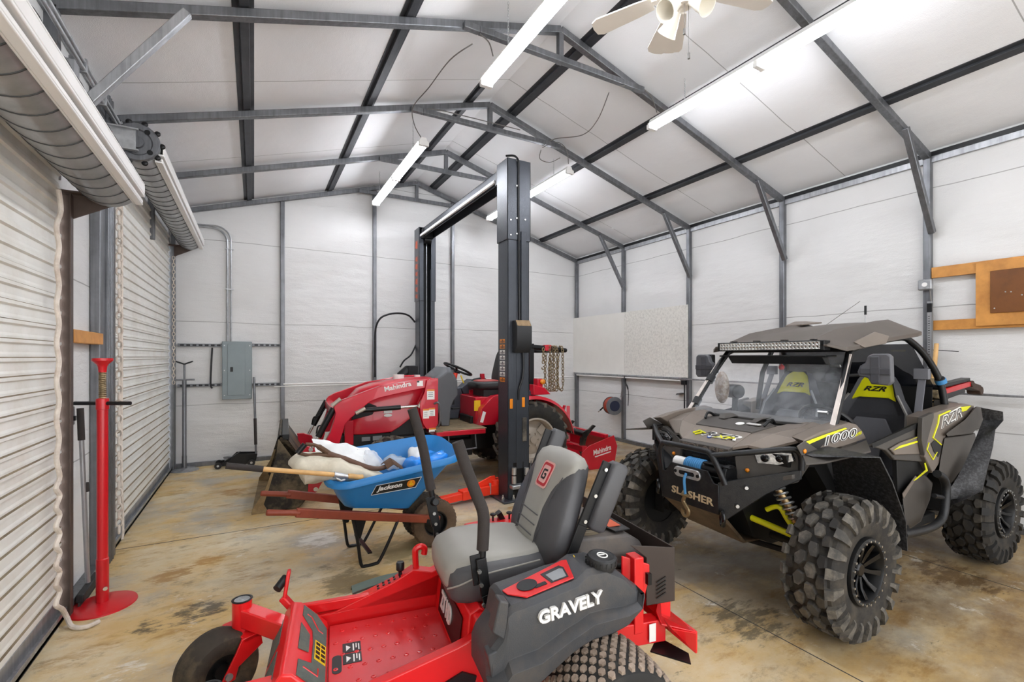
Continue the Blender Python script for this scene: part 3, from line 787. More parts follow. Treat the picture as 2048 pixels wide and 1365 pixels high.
# two white boards
def wboard(pxa, pya, pxb, pyb, m, lab):
    a = rw(pxa, pya, .035); c = rw(pxb, pyb, .035)
    b = MB(); b.bx((XR - .036, a.y, a.z), (XR - .024, c.y, c.z)) ; o = b.build('wall_board', m, smooth=0); tag(o, lab, 'board')
XB = XR + .0
a = onX(1147, 637, XR - .04); c = onX(1249, 750, XR - .04); e = onX(1376, 606, XR - .04)
b = MB(); b.bx((XR - .048, a.y, c.z), (XR - .036, c.y, a.z)); o = b.build('wall_board', 'white_board', bevel=.002); tag(o, 'smooth white board on the right wall in the back corner', 'board')
b = MB(); b.bx((XR - .047, c.y - .002, c.z), (XR - .035, e.y, a.z)); o = b.build('wall_board', 'osb', bevel=.002); tag(o, 'speckled white strand board on the right wall above the hose reel', 'board')
zr = c.z
b = MB(); b.bx((XR - .05, YN + .1, zr - .035), (XR - .034, 8.18, zr - .012)); b.bx((XR - .085, 5.3, zr - .03), (XR - .05, 8.15, zr + .0))
o = b.build('wall_rail', 'galv_l', bevel=.003); tag(o, 'long thin metal rail along the right wall at waist height', 'rail')
b = MB(); b.cyl((XR - .068, 5.33, zr - .05), (XR - .068, 8.1, zr - .05), .013, 10); o = b.build('conduit_run', 'white_pl'); tag(o, 'pale pipe under the boards on the right wall', 'pipe')
# hose reel
hp = onX(1226, 812, XR - .16)
t = thing('hose_reel', 'round air hose reel with red hose mounted low on the right wall', 'hose reel', (XR - .07, hp.y, hp.z))
ax = Vector((-.22, -.97, 0)).normalized()
o0 = Vector((-.09, 0, 0)) - ax * .05
b = MB(); b.lathe([(.0, -.045), (.165, -.045), (.165, -.035), (.0, -.035)], o0, ax, 36); b.lathe([(0, .10), (.165, .10), (.17, .105), (.17, .115), (.105, .118), (0, .118)], o0, ax, 36); b.build('flange', 'galv', t)
b = MB(); b.lathe([(0, .119), (.1, .119), (.1, .126), (0, .128)], o0, ax, 30); b.build('hub', mat('dark blue hub', '#18203c', .4), t)
M['hose_red'] = mat('red rubber hose', '#a03a22', .5, 0, .15)
b = MB()
for i in range(5): b.tube([o0 + ax * (-.02 + i * .025) + (frame_of(ax)[0] * cos(2 * pi * k / 24) + frame_of(ax)[1] * sin(2 * pi * k / 24)) * .145 for k in range(24)], .014, 8, closed=True)
b.lathe([(.12, -.034), (.12, .099)], o0, ax, 24)
b.build('hose', 'hose_red', t)
b = MB(); b.box((-.10, .19, .01), (.09, .08, .08)); b.cyl((-.12, .2, -.02), (-.16, .29, -.11), .014); b.build('hose_guide', 'black', t, bevel=.004)
b = MB(); b.cyl((-.15, .27, -.09), (-.175, .325, -.145), .011); b.build('hose_fitting', 'chrome', t)
b = MB(); b.bar((.0, 0, 0), (-.09, 0, 0), .06, .1); b.build('bracket', 'black', t)
pp = [onX(1242, 795, XR - .1), onX(1244, 775, XR - .07), onX(1243, 758, XR - .08)]
o = MB().tube(smooth_path(pp, 5), .011, 6).build('air_hose', 'cable'); tag(o, 'short grey hose feeding the hose reel from the pipe above', 'hose')
pp = [onX(1249, 752, XR - .075), onX(1250, 765, XR - .08), onX(1255, 775, XR - .075), onX(1257, 790, XR - .06), onX(1256, 812, XR - .06)]
o = MB().tube(smooth_path(pp, 5), [.014] * 12 + [.007] * 9, 6).build('strap', 'black_pl'); tag(o, 'dark strap hanging beside the hose reel on the right wall', 'strap')
# small regulator on the post, drop pipe
p = onX(1371, 766, XR - .06)
b = MB(); b.box((p.x, p.y + .03, p.z), (.06, .07, .07)); b.cyl((p.x, p.y + .02, p.z - .03), (p.x, p.y + .02, .45), .012, 8); o = b.build('air_valve', 'black', bevel=.004); tag(o, 'small black valve with a drop pipe below the right end of the speckled board', 'valve')
b = MB(); q = onX(1363, 786, XR - .05); b.poly([q, q + Vector((0, .1, -.015)), q + Vector((0, .12, -.045)), q + Vector((0, .03, -.03))], (.082, 0, 0)); o = b.build('wall_hook', 'galv'); tag(o, 'small grey metal hook on the wall beside the black valve', 'hook')

# wood panel frame on the right
Xw = XR - .0
def wy(px): return onX(px, 600, Xw - .03).y
def wz(px, py): return onX(px, py, Xw - .03).z
t = thing('wall_panel', 'orange pine plywood panel on two battens fixed to the right wall', 'panel', (Xw, 0, 0))
y_l = wy(1863); y_p = wy(1953)
zt = wz(1953, 528); zb = wz(1953, 655)
b = MB(); b.bx((-.005, .2, wz(1900, 553)), (-.033, y_l, wz(1900, 531))); b.build('batten', 'wood', t, bevel=.003)
b = MB(); b.bx((-.005, .2, wz(1900, 660)), (-.033, y_l, wz(1900, 640))); b.build('batten', 'wood', t, bevel=.003)
b = MB(); b.bx((-.034, .6, zb + .01), (-.052, y_p, zt)); b.build('plywood', 'wood', t, bevel=.002)
y_d = wy(1983)
b = MB(); b.bx((-.053, .6, wz(1985, 627)), (-.063, y_d, wz(1985, 543))); dk = b.build('board', 'wood_dark', t, bevel=.002, label='dark brown board with four screws')
b = MB()
for px, py in ((2011, 584), (2022, 584), (2044, 590), (1989, 617)):
    q = onX(px, py, Xw - .064); b.cyl((-.066, q.y, q.z), (-.0625, q.y, q.z), .006, 8)
b.build('screw', 'chrome', dk)
# outlet box on the post
q = onX(1851, 570, XR - .07)
t = thing('outlet_box', 'grey electric box on the right wall post beside the pine panel', 'box', (XR - .035, q.y, q.z))
b = MB(); b.bx((0, -.055, -.055), (-.055, .06, .055)); b.build('box', 'galv_l', t, bevel=.012)
b = MB(); b.cyl((-.055, 0, 0), (-.062, 0, 0), .022, 16); b.build('cover', 'white_pl', t)
b = MB(); b.tube([(-.02, -.03, -.05), (-.02, -.05, -.3), (-.02, -.045, -1.2)], .007, 6); b.build('cord', 'cable', t)
# level hung against post
q = onX(1860, 615, XR - .05)
t = thing('spirit_level', 'narrow grey rule with a black end hung on the right wall post', 'rule', (XR - .045, q.y, q.z))
b = MB(); b.bx((0, -.018, -.62), (-.018, .018, .06)); b.build('blade', 'galv_l', t)
b = MB(); b.bx((-.001, -.02, -.05), (-.022, .02, .04)); b.build('end_cap', 'black', t)
b = MB()
for i in range(22): b.bx((-.0185, -.004, -.6 + i * .024), (-.0192, .012, -.594 + i * .024))
b.build('marking', 'decal_black', t)
# wooden handle leaning on the wall behind the side by side
a1 = onX(1873, 688, XR - .1); a2 = onX(1864, 790, XR - .22)
d = (a2 - a1).normalized(); f = a1 + d * (a1.z / -d.z)
o = MB().cyl((a1.x, a1.y, a1.z), (f.x, f.y, .0), .019, 12).build('tool_handle', 'wood_pale'); tag(o, 'pale wooden tool handle leaning on the wall behind the side by side', 'handle')
b = MB(); q = onX(1862, 700, XR - .05); b.cyl(q, q + Vector((-.02, -.22, -.02)), .004, 6); o = b.build('hook', 'black'); tag(o, 'thin black wire hook on the post above the wooden handle', 'hook')
# ================================================================== two-post car lift
t = thing('car_lift', 'tall charcoal two post car lift with an overhead beam and red swing arms', 'car lift', (2.595, 6.2, 0))
LY = 6.2
def C(x0, y0, z0, x1, y1, z1, b, mi=0): b.bx((x0, y0, z0), (x1, y1, z1), mi)
hw = .137
def column(y_back, s, near):
    """C-section; closed back at y_back, open side towards the middle (s = +1: opens to +y)"""
    b = MB(); d = .235
    ybk = y_back - LY; th = .012
    C(-hw, ybk, .02, hw, ybk + s * th, 3.10, b)
    for sx in (-1, 1):
        C(sx * hw, ybk, .02, sx * (hw - th), ybk + s * d, 3.10, b)
        C(sx * hw, ybk + s * d, .02, sx * (hw - .075), ybk + s * (d - th), 3.10, b)
    col = b.build('column', 'lift_grey', t, bevel=.004)
    b = MB(); e = .012
    C(-hw - e, ybk - s * e, 2.9 if near else 2.55, hw + e, ybk - s * e + s * th, 3.80, b)
    for sx in (-1, 1):
        C(sx * (hw + e), ybk - s * e, 2.9 if near else 2.55, sx * (hw + e - th), ybk + s * (d + e), 3.80, b)
        C(sx * (hw + e), ybk + s * (d + e), 2.9 if near else 2.55, sx * (hw - .07), ybk + s * (d + e - th), 3.80, b)
    C(-hw, ybk + s * (d - .02), 3.66, hw, ybk + s * (d + e), 3.80, b)
    b.build('column_extension', 'lift_grey', t, bevel=.004)
    b = MB(); C(-hw - .09, ybk - s * .08, .0, hw + .09, ybk + s * (d + .07), .02, b); b.build('base_plate', 'lift_grey', t, bevel=.004)
    for sx in (-1, 1):
        for yy in (-.05, .0):
            b = MB(); x = sx * (hw + .05) if yy else sx * .08
            b.cyl((x, ybk + s * (yy - .03 if not yy else .02), .02), (x, ybk + s * (yy - .03 if not yy else .02), .05), .016, 6); b.cyl((x, ybk + s * (yy - .03 if not yy else .02), .05), (x, ybk + s * (yy - .03 if not yy else .02), .075), .009, 8)
            b.build('anchor_bolt', 'chrome', t)
    return ybk
yn = column(4.577, 1, True)
yf = column(7.98, -1, False)
# closed back of the near column: raised centre rib, cable cover, dust cap box, hoses, reflectors, pins
b = MB(); C(-.03, yn - .006, .35, .05, yn, 2.9, b); C(.02, yn - .03, 1.95, .085, yn - .0, 3.0, b); b.build('cable_cover', 'lift_grey', t, bevel=.003)
q = lambda px, py, off=.0: Vector((onY(px, py, 4.577 - off).x - 2.595, yn - off, onY(px, py, 4.577 - off).z))
a = q(1026, 645, .02); c = q(1056, 706, .02)
b = MB(); b.poly([(a.x, yn - .004, c.z), (a.x, yn - .004, a.z + .02), (a.x, yn - .06, a.z + .02), (a.x, yn - .11, a.z - .05), (a.x, yn - .11, c.z + .07), (a.x, yn - .06, c.z)], (c.x - a.x, 0, 0)); lb = b.build('lock_cover', 'black_pl', t, bevel=.006)
b = MB(); b.poly([(a.x + .01, yn - .062, a.z + .021), (c.x - .01, yn - .062, a.z + .021), (c.x - .01, yn - .106, a.z - .042), (a.x + .01, yn - .106, a.z - .042)], (0, -.002, .003)); b.build('dust', mat('brown dust', '#8a7458', .9, 0, .3, 30), lb)
b = MB(); b.tube(smooth_path([q(1046, 706, .03), q(1047, 735, .03), q(1044, 760, .03), q(1038, 778, .02), q(1037, 800, .01)], 6), .012, 8); b.build('release_cable', 'black', t)
b = MB(); b.tube([q(1037, 330, .02), q(1037, 420, .02), q(1038, 560, .02), q(1039, 640, .02)], .012, 8); b.build('hose', 'black', t)
b = MB(); b.tube(smooth_path([q(1037, 335, .02), q(1036, 320, .03) , q(1028, 312, -.02), q(1012, 312, -.1)], 6), .012, 8); b.build('hose', 'black', t)
for px in (1022, 1046):
    p = q(px, 808 if px == 1022 else 805); b = MB(); b.bx((p.x - .018, yn - .012, p.z - .055), (p.x + .018, yn - .0, p.z + .055)); b.build('reflector', 'orange', t, bevel=.003)
p = q(1049, 860); b = MB(); b.bx((p.x - .035, yn - .02, p.z - .13), (p.x + .02, yn, p.z + .14)); b.build('rubber_guard', 'rubber_dusty', t, bevel=.008)
for px in (1028, 1053):
    p = q(px, 968, .05); pt = q(px, 936, .05); b = MB(); b.cyl(p, pt, .026, 16); b.cyl(p.lerp(pt, .5), p.lerp(pt, .56), .028, 16, mi=1); b.build('arm_pin', ['zinc', 'black'], t)
p = q(1018, 972); p2 = q(1060, 966); b = MB(); b.bx((p.x, yn - .09, p.z - .03), (p2.x, yn, p.z + .015)); b.build('pin_plate', 'galv_l', t, bevel=.01)
b = MB(); C(-.07, yn - .004, .02, .06, yn + .0, .42, b); b.build('foot_opening', 'black', t)
for (px, py) in ((1033, 437), (1033, 468), (1050, 440), (1050, 471), (1021, 440), (1021, 470), (1033, 372), (1033, 322)):
    p = q(px, py, .012); b = MB(); b.cyl(p, p + Vector((0, -.01, 0)), .009, 8); b.build('bolt', 'chrome', t)
# warning decals on the left face of the near column
b = MB(); g = MB()
for i in range(8):
    z = onX(1005, 678 + i * 11, 2.455).z
    (g if i in (0, 1, 7) else b).bx((-hw - .0012, yn + .07, z - .05), (-hw - .0002, yn + .19, z - .004))
    for k in range(3): g.bx((-hw - .0018, yn + .08 + k * .035, z - .045), (-hw - .001, yn + .10 + k * .035, z - .02 + .01 * (k % 2)), 1)
b.build('warning_decal', 'decal_white', t); g.build('warning_decal', ['orange', 'decal_black'], t)
# far column: cables in the slot, orange lettering up its left face
b = MB()
for x in (-.055, .015): b.cyl((x, yf - .16, .3), (x, yf - .16, 3.66), .008, 8)
b.build('lift_cable', 'zinc', t)
b = MB(); C(-hw + .014, yf - .1, .4, hw - .014, yf - .09, 3.64, b); b.build('carriage', 'black', t)
M['orange_red'] = mat('orange red paint', '#c4532e', .5)
b = MB(); fx = -hw - .0135
z0 = onX(835, 600, 2.445).z; z1 = onX(835, 478, 2.445).z
hgt = (z1 - z0)
for i, (u, v) in enumerate(((.02, .10), (.13, .22), (.25, .36), (.39, .47), (.50, .60), (.63, .72), (.84, .98))):
    za, zb2 = z0 + hgt * u, z0 + hgt * v
    b.poly([(fx, yf - .17, za), (fx, yf - .17, zb2), (fx, yf - .12, zb2 - .02), (fx, yf - .08, zb2), (fx, yf - .05, za + .015), (fx, yf - .09, za + .03), (fx, yf - .12, za)], (-.0015, 0, 0))
b.build('lettering', 'orange_red', t)
# overhead beam and padded shut-off bar
b = MB(); ya, yb2 = yn + .14, yf - .13
b.bx((-.09, ya, 3.77), (.09, yb2, 3.782)); b.bx((-.09, ya, 3.62), (-.08, yb2, 3.782)); b.bx((.08, ya, 3.62), (.09, yb2, 3.782)); b.build('overhead_beam', 'lift_grey', t, bevel=.003)
for y in (ya + .1, yb2 - .1):
    b = MB(); b.bx((-.115, y - .12, 3.60), (.075, y + .12, 3.765)); b.build('pulley_box', 'black', t, bevel=.008)
    b = MB(); b.cyl((-.06, y, 3.60), (.06, y, 3.60), .07, 20); b.build('pulley', 'black', t)
b = MB(); b.bar((-.118, ya + .22, 3.655), (-.118, yb2 - .10, 3.655), .03, .04); b.build('shutoff_bar', 'white_pl', t, bevel=.006)
b = MB()
for i, (dx, dy) in enumerate(((-.08, .02), (-.03, -.03), (.03, .02), (.07, -.02), (.0, .05))): b.ball((dx, yf - .1 + dy, 3.815), .022, 8, 6)
b.build('hose_fitting', 'black', t)
# swing arms (red)
def arm(y0, s, px0, py0, two=True):
    a = onZ(px0, py0, .06) - Vector((2.595, LY, 0)); o = Vector((-hw - .03, y0 + s * .26, .0))
    b = MB(); d = (a - o); d.z = 0
    b.bar(o + Vector((0, 0, .09)), o + d * .62 + Vector((0, 0, .085)), .12, .10); b.bar(o + d * .45 + Vector((0, 0, .08)), o + d + Vector((0, 0, .065)), .09, .075); r = b.build('swing_arm', 'lift_red', t, bevel=.006)
    b = MB(); u = d.normalized(); b.poly([o + Vector((0, -.01, .14)), o + u * .34 + Vector((0, -.01, .14)), o + u * .30 + Vector((0, -.01, .16)), o + u * .06 + Vector((0, -.01, .235)), o + Vector((0, -.01, .235))], (0, .02, 0)); b.cyl(o + Vector((0, 0, .02)), o + Vector((0, 0, .19)), .05, 18)
    b.build('hinge', 'lift_red', r, bevel=.004)
    b = MB(); b.cyl(o + Vector((-.09, -.06, .05)), o + Vector((-.09, -.06, .17)), .014, 10); b.build('pin', 'zinc', r)
arm(yn, 1, 875, 1005)
b = MB(); b.bx((-hw - .02, yn + .24, .04), (hw + .02, yn + .34, .19)); b.build('carriage', 'lift_red', t, bevel=.006)
b = MB(); b.bx((-hw - .02, yf - .34, .04), (hw + .02, yf - .24, .55)); b.build('carriage', 'lift_red', t, bevel=.006)
# power unit and hydraulic hose arching from the far column
b = MB(); p = onY(827, 740, 7.75) - Vector((2.595, LY, 0)); b.bx((p.x - .12, p.y - .1, p.z - .25), (p.x + .05, p.y + .06, p.z + .07)); b.cyl((p.x - .22, p.y, p.z - .12), (p.x - .08, p.y, p.z + .0), .09, 16); b.cyl((p.x - .05, p.y, p.z - .05), (p.x - .28, p.y, p.z - .22), .05, 12); b.build('power_unit', 'black', t, bevel=.01)
w0 = lambda px, py: onY(px, py, 7.98) - Vector((2.595, LY, 0))
b = MB(); b.tube(smooth_path([w0(750, 755), w0(750, 700), w0(751, 660), w0(760, 638), w0(778, 629), w0(800, 627), w0(818, 632), w0(830, 645)], 6), .016, 8); b.build('hydraulic_hose', 'black', t)
b = MB(); b.tube(smooth_path([w0(832, 690), w0(822, 710), w0(808, 722), w0(800, 735)], 6), .014, 8); b.build('hydraulic_hose', 'black', t)
# ================================================================== tyres
def lug(b, c, poly, rf, h, taper=.8, a0=0.0, mi=0, sgn=1):
    """one tread block: outline in (along tread, across) metres, wrapped on the tyre"""
    n = len(poly); cs = sum(p[0] for p in poly) / n; cy = sum(p[1] for p in poly) / n; R0 = rf(0)
    vs = []
    for lev, hh, tp in ((0, -.012, 1.0), (1, h, taper)):
        for s, y in poly:
            ss = cs + (s - cs) * tp; yy = cy + (y - cy) * tp
            r = rf(yy) + hh; a = a0 + ss / R0
            vs.append((c[0] + r * cos(a), c[1] + yy, c[2] + r * sin(a)))
    fs = [tuple(range(n - 1, -1, -1)), tuple(range(n, 2 * n))] + [(i, (i + 1) % n, n + (i + 1) % n, n + i) for i in range(n)]
    b.add(vs, fs, mi)
def tyre_body(b, c, R, W, rr, n=56, sh=.16, crown=.02, mi=0):
    """carcass; returns the tread radius as a function of the position across it"""
    H = R - rr; w = W / 2
    def rf(y):
        u = min(1, abs(y) / w); return R - crown * u * u - (max(0, u - .8) / .2) ** 2 * H * sh
    prof = [(rr, -w * .80), (rr + H * .12, -w * .92), (rr + H * .42, -w * 1.0), (rr + H * .70, -w * .99)]
    prof += [(rf(w * k), w * k) for k in (-.94, -.86, -.74, -.5, -.25, 0, .25, .5, .74, .86, .94)]
    prof += [(rr + H * .70, w * .99), (rr + H * .42, w * 1.0), (rr + H * .12, w * .92), (rr, w * .80)]
    b.lathe(prof, c, (0, 1, 0), n, mi, closed=True)
    return rf

# ================================================================== tractor
M['lug_dusty'] = mat('dusty tractor lug', '#5b554d', .85, 0, .25, 14, dirt='#857a69', dirt_amt=.7, ds=8)
M['trac_red'] = mat('tractor red', '#c8102a', .28, 0, .05, coat=.4)
M['trac_grey'] = mat('tractor grey plastic', '#5d6064', .5, 0, .05, bump=.1, bs=150)
M['rim_tan'] = mat('silver tan wheel', '#b9afa2', .4, .35, .08)
M['chassis'] = mat('black chassis', '#141414', .5, .1, .2)
M['seat_black'] = mat('black seat vinyl', '#1f1f20', .5, 0, .1)
M['mat_tan'] = mat('dusty floor mat', '#8a7a5c', .85, 0, .3, 10, dirt='#4c4438', dirt_amt=.6, ds=6)
M['worn_steel'] = mat('worn bucket steel', '#2a2724', .5, .4, .35, 6, dirt='#8b7a5e', dirt_amt=.9, ds=3)
M['worn_edge'] = mat('rubbed sandy steel', '#9a8460', .6, .3, .3, 9, dirt='#6c4f2c', dirt_amt=.7, ds=7)
TF = Fr(3.25, 5.97, 177)
t = vthing('tractor', 'red compact tractor with a front loader, parked between the lift columns', 'tractor', TF)
Y = TF.y
def side(pts, y, th, px=True):
    """outline in a lengthwise plane, given thickness across"""
    P = [Y(a, c, y) for a, c in pts] if px else [Vector((a, y, c)) for a, c in pts]
    return P, Vector((0, th, 0))
# chassis, engine, front axle
b = MB(); b.bx((.25, -.16, .42), (2.15, .16, .66)); b.bx((-.25, -.22, .35), (.7, .22, .8)); b.bx((1.1, -.2, .5), (2.1, .2, .85)); b.cyl((1.81, -.5, .36), (1.81, .5, .36), .07); b.cyl((0, -.6, .51), (0, .6, .51), .1)
b.bx((.7, -.3, .30), (1.2, .3, .52)); b.bx((1.3, .2, .40), (1.75, .34, .62))
b.build('chassis', 'chassis', t, bevel=.01)
# hood
def hood_sec(x, zt, hw2, zb, r=.1):
    return [(x, -hw2, zb), (x, -hw2, zt - r), (x, -hw2 + r * .35, zt - r * .3), (x, -hw2 + r, zt), (x, hw2 - r, zt), (x, hw2 - r * .35, zt - r * .3), (x, hw2, zt - r), (x, hw2, zb)]
b = MB(); b.loft([hood_sec(1.22, 1.335, .27, .86), hood_sec(1.5, 1.33, .27, .84), hood_sec(1.66, 1.315, .268, .72), hood_sec(1.75, 1.30, .265, .67), hood_sec(1.95, 1.26, .26, .66), hood_sec(2.12, 1.20, .24, .66), hood_sec(2.26, 1.06, .20, .66), hood_sec(2.31, .88, .18, .68)])
b.build('hood', 'trac_red', t, bevel=.012)
for s in (1, -1):
    b = MB(); P = [Vector((x, s * .272, z)) for x, z in ((2.20, .98), (2.02, 1.04), (1.93, 1.0), (1.98, .9), (2.22, .84))]
    b.poly([(p.x, s * (.272 if p.x < 2.1 else .236), p.z) for p in P], (0, -s * .03, 0)); b.build('headlight', 'black', t, bevel=.006)
    b = MB(); b.poly([(2.215, s * .24, .99), (2.25, s * .228, .86), (2.285, s * .21, .76), (2.30, s * .21, .80), (2.27, s * .228, .95)], (0, s * .01, 0)); b.build('marker_light', 'decal_white', t)
b = MB(); b.bx((2.295, -.15, .74), (2.325, .15, .98)); b.build('grille', 'black', t, bevel=.008)
b = MB(); b.bx((1.75, -.22, .50), (2.32, .22, .66)); b.build('front_weight', 'chassis', t, bevel=.01)
b = MB(); b.bx((2.20, .2, .55), (2.30, .27, .84)); b.bx((2.20, -.27, .55), (2.30, -.2, .84)); b.build('brush_guard', 'trac_red', t, bevel=.006)
b = MB(); b.bx((2.0, .222, .575), (2.1, .2235, .625)); b.bx((1.86, .222, .575), (1.97, .2235, .63)); b.build('data_plate', 'decal_grey', t)
b = MB(); p = Y(776, 824, .275); b.bx((p.x - .05, .27, p.z - .02), (p.x + .05, .278, p.z + .03)); b.ball((p.x, .275, p.z - .045), (.05, .006, .02), 12, 8); b.build('badge', 'decal_white', t)
# hood cap and wipe on top
b = MB(); b.cyl((1.62, .05, 1.31), (1.62, .05, 1.37), .07, 20); b.cyl((1.36, -.02, 1.32), (1.36, -.02, 1.36), .04, 16); b.build('filler_cap', 'decal_white', t)
# loader arms, towers and cylinders
AO = [(869, 757), (850, 757), (830, 760), (790, 768), (760, 773), (735, 782), (706, 793), (686, 800), (672, 808), (667, 815), (671, 826), (668, 842), (660, 866), (650, 885), (664, 891), (678, 890), (690, 850), (700, 838), (712, 828), (730, 812), (742, 803), (760, 796), (800, 787), (842, 778), (866, 775)]
A2 = [Y(a, c, .55) for a, c in AO]
TO = [(872, 756), (872, 846), (866, 856), (850, 857), (843, 848), (837, 826), (836, 806), (846, 782), (850, 760)]
T2 = [Y(a, c, .50) for a, c in TO]
piv = lambda px, py: Y(px, py, .55)
for s in (1, -1):
    b = MB(); b.poly([(p.x, s * .56, p.z) for p in A2], (0, -s * .09, 0)); ar = b.build('loader_arm', 'trac_red', t, bevel=.008)
    b = MB(); b.poly([(p.x, s * .47, p.z) for p in T2], (0, s * .03, 0)); b.poly([(p.x, s * .58, p.z) for p in T2], (0, s * .012, 0)); b.bx((1.25, s * .2, .72), (1.42, s * .48, .84)); b.build('loader_tower', 'trac_red', t, bevel=.004)
    b = MB(); p, q = piv(726, 822), piv(842, 813)
    b.cyl((p.x, s * .50, p.z), (p.x * .35 + q.x * .65, s * .5, p.z * .35 + q.z * .65), .028, 14); b.build('lift_cylinder', 'black', t)
    b = MB(); b.cyl((p.x * .4 + q.x * .6, s * .5, p.z * .4 + q.z * .6), (q.x, s * .5, q.z), .016, 12); b.build('cylinder_rod', 'chrome', t)
    p, q = piv(668, 818), Vector((2.66, .55, .60))
    b = MB(); m_ = p.lerp(q, .74); b.cyl((p.x, s * .50, p.z), (m_.x, s * .5, m_.z), .034, 14); b.build('tilt_cylinder', 'black', t)
    b = MB(); b.cyl((m_.x, s * .5, m_.z), (q.x, s * .5, q.z), .017, 12); b.build('cylinder_rod', 'chrome', t)
    b = MB()
    b.tube(smooth_path([(p.x - .03, s * .44, p.z - .02), (p.x + .09, s * .43, p.z - .18), (q.x - .06, s * .44, q.z + .22), (q.x - .04, s * .46, q.z + .14)], 6), .009, 6); b.build('hydraulic_hose', 'black', t)
    if s > 0:
        for (a, c), (e, f) in (((663, 812), (681, 798)), ((711, 827), (730, 817)), ((836, 815), (845, 801)), ((854, 775), (861, 760))):
            p1, p2 = piv(a, c), piv(e, f); b = MB(); d = (p2 - p1)
            b.tube([(p1.x, .567, p1.z), (p2.x, .567, p2.z)], .022, 12); b.build('pivot_pin', 'rim_tan', ar if a < 730 else t)
        p1, p2 = Y(770, 784, .562), Y(823, 772, .562); b = MB(); b.text('Mahindra', (p1.x, .5605, p1.z), (p2.x, .5605, p2.z), (0, 0, 1), .058, .002, 0, .02); b.build('lettering', 'decal_white', ar)
        # flag decal and warning stickers
        p1, p2 = Y(834, 773, .562), Y(846, 762, .562); b = MB(); b.bx((p1.x, .5605, p1.z), (p2.x, .562, p2.z)); b.bx((p1.x, .562, p2.z - .02), (p1.x - .028, .5625, p2.z), 1); b.build('flag_decal', ['decal_white', 'decal_black'], ar)
        for (a, c), (e, f) in (((854, 800), (869, 779)), ((846, 838), (858, 818)), ((858, 833), (870, 816)), ((858, 865), (872, 856))):
            p1, p2 = Y(a, c, .592), Y(e, f, .592); b = MB(); b.bx((p1.x, .5925, p1.z), (p2.x, .594, p2.z)); b.bx((p1.x, .594, p2.z - .02), (p2.x, .5945, p2.z), 1)
            for k in range(3): b.bx((p1.x - .015, .594, p2.z - .045 - k * .022), (p2.x + .02, .5945, p2.z - .038 - k * .022), 2)
            b.build('warning_sticker', ['decal_white', 'orange', 'decal_grey'], t)
b = MB(); b.bar((2.42, -.48, .98), (2.42, .48, .98), .09, .09); b.build('loader_crosstube', 'trac_red', t, bevel=.006)
# bucket
bx_ = [(3.23, .0), (2.80, .012), (2.72, .10), (2.71, .30), (2.76, .50), (2.90, .72), (2.975, .775), (2.99, .745)]
b = MB(); Wd = .70
b.loft([[(x, y, z) for x, z in bx_ + [(x - .012 + .02, z + .012) for x, z in reversed(bx_)]] for y in (-Wd, Wd)])
for y in (-Wd, Wd - .014): b.poly([(x, y, z) for x, z in [(3.23, .0)] + bx_[1:] + [(3.0, .74), (3.02, .56), (3.10, .28), (3.2, .10)]], (0, .014, 0))
bk = b.build('bucket', 'worn_steel', t, bevel=.002)
b = MB(); b.bx((3.06, -Wd - .006, .0), (3.24, Wd + .006, .018))
for y in (-Wd - .004, Wd - .018): b.poly([(3.24, y, .0), (3.10, y, .0), (3.10, y, .03), (3.13, y, .09), (3.085, y, .24), (3.04, y, .40), (3.065, y, .40), (3.115, y, .25), (3.235, y, .05)], (0, .022, 0))
b.build('cutting_edge', 'worn_edge', bk, bevel=.002)
b = MB(); b.bar((2.93, -Wd, .76), (2.93, Wd, .76), .07, .06); b.build('top_rib', 'black', bk, bevel=.006)
for s in (1, -1):
    b = MB(); b.poly([(2.74, s * .50, .06), (2.62, s * .5, .10), (2.55, s * .5, .22), (2.56, s * .5, .34), (2.62, s * .5, .58), (2.72, s * .5, .62), (2.80, s * .5, .62), (2.74, s * .5, .3)], (0, -s * .05, 0)); qh = b.build('quick_hitch', 'trac_red', t, bevel=.006)
    b = MB()
    for x, z in ((2.63, .14), (2.68, .58), (2.74, .45)): b.cyl((x, s * .455 , z), (x, s * .53, z), .024, 12)
    b.build('pin', 'chrome', qh)
    b = MB(); b.bar((2.50, s * .515, .62), (2.60, s * .515, .22), .08, .08, (0, 1, 0)); b.build('arm_foot', 'trac_red', t, bevel=.006)
# dash console, steering wheel
CO = [(874, 753), (895, 735), (903, 735), (910, 748), (915, 757), (916, 788), (908, 800), (902, 815), (899, 853), (883, 853), (872, 803), (871, 756)]
b = MB(); P = [Y(a, c, .30) for a, c in CO]
b.loft([[(p.x, y, 1.0 + (p.z - 1.0) * k if p.z > 1.0 else p.z) for p in P] for y, k in ((.30, .86), (.24, 1.0), (-.24, 1.0), (-.30, .86))]); b.build('dash_console', 'trac_grey', t, bevel=.012)
sc0 = Vector((.80, 0, 1.43)); sd = Vector((-.42, 0, .9)).normalized(); sa, sb = frame_of(sd)
b = MB(); b.tube([sc0 + (sa * cos(2 * pi * k / 28) + sb * sin(2 * pi * k / 28)) * .20 for k in range(28)], .016, 8, closed=True)
for k in range(3): b.bar(sc0 - sd * .03, sc0 + (sa * cos(2.1 * k + .5) + sb * sin(2.1 * k + .5)) * .195, .03, .012, sd)
b.lathe([(0, -.02), (.05, -.035), (.05, -.05), (0, -.06)], sc0, sd, 16); b.build('steering_wheel', 'black', t)
b = MB(); b.cyl(sc0 - sd * .04, sc0 - sd * .36, .025); b.bx((.86, -.03, .95), (.90, .03, 1.25)); b.build('steering_column', 'black', t)
b = MB(); b.cyl(sc0 - sd * .06 + Vector((.03, .05, 0)), sc0 - sd * .19 + Vector((0, .07, 0)), .035, 12, .028); b.build('signal_lever', 'lift_red', t)
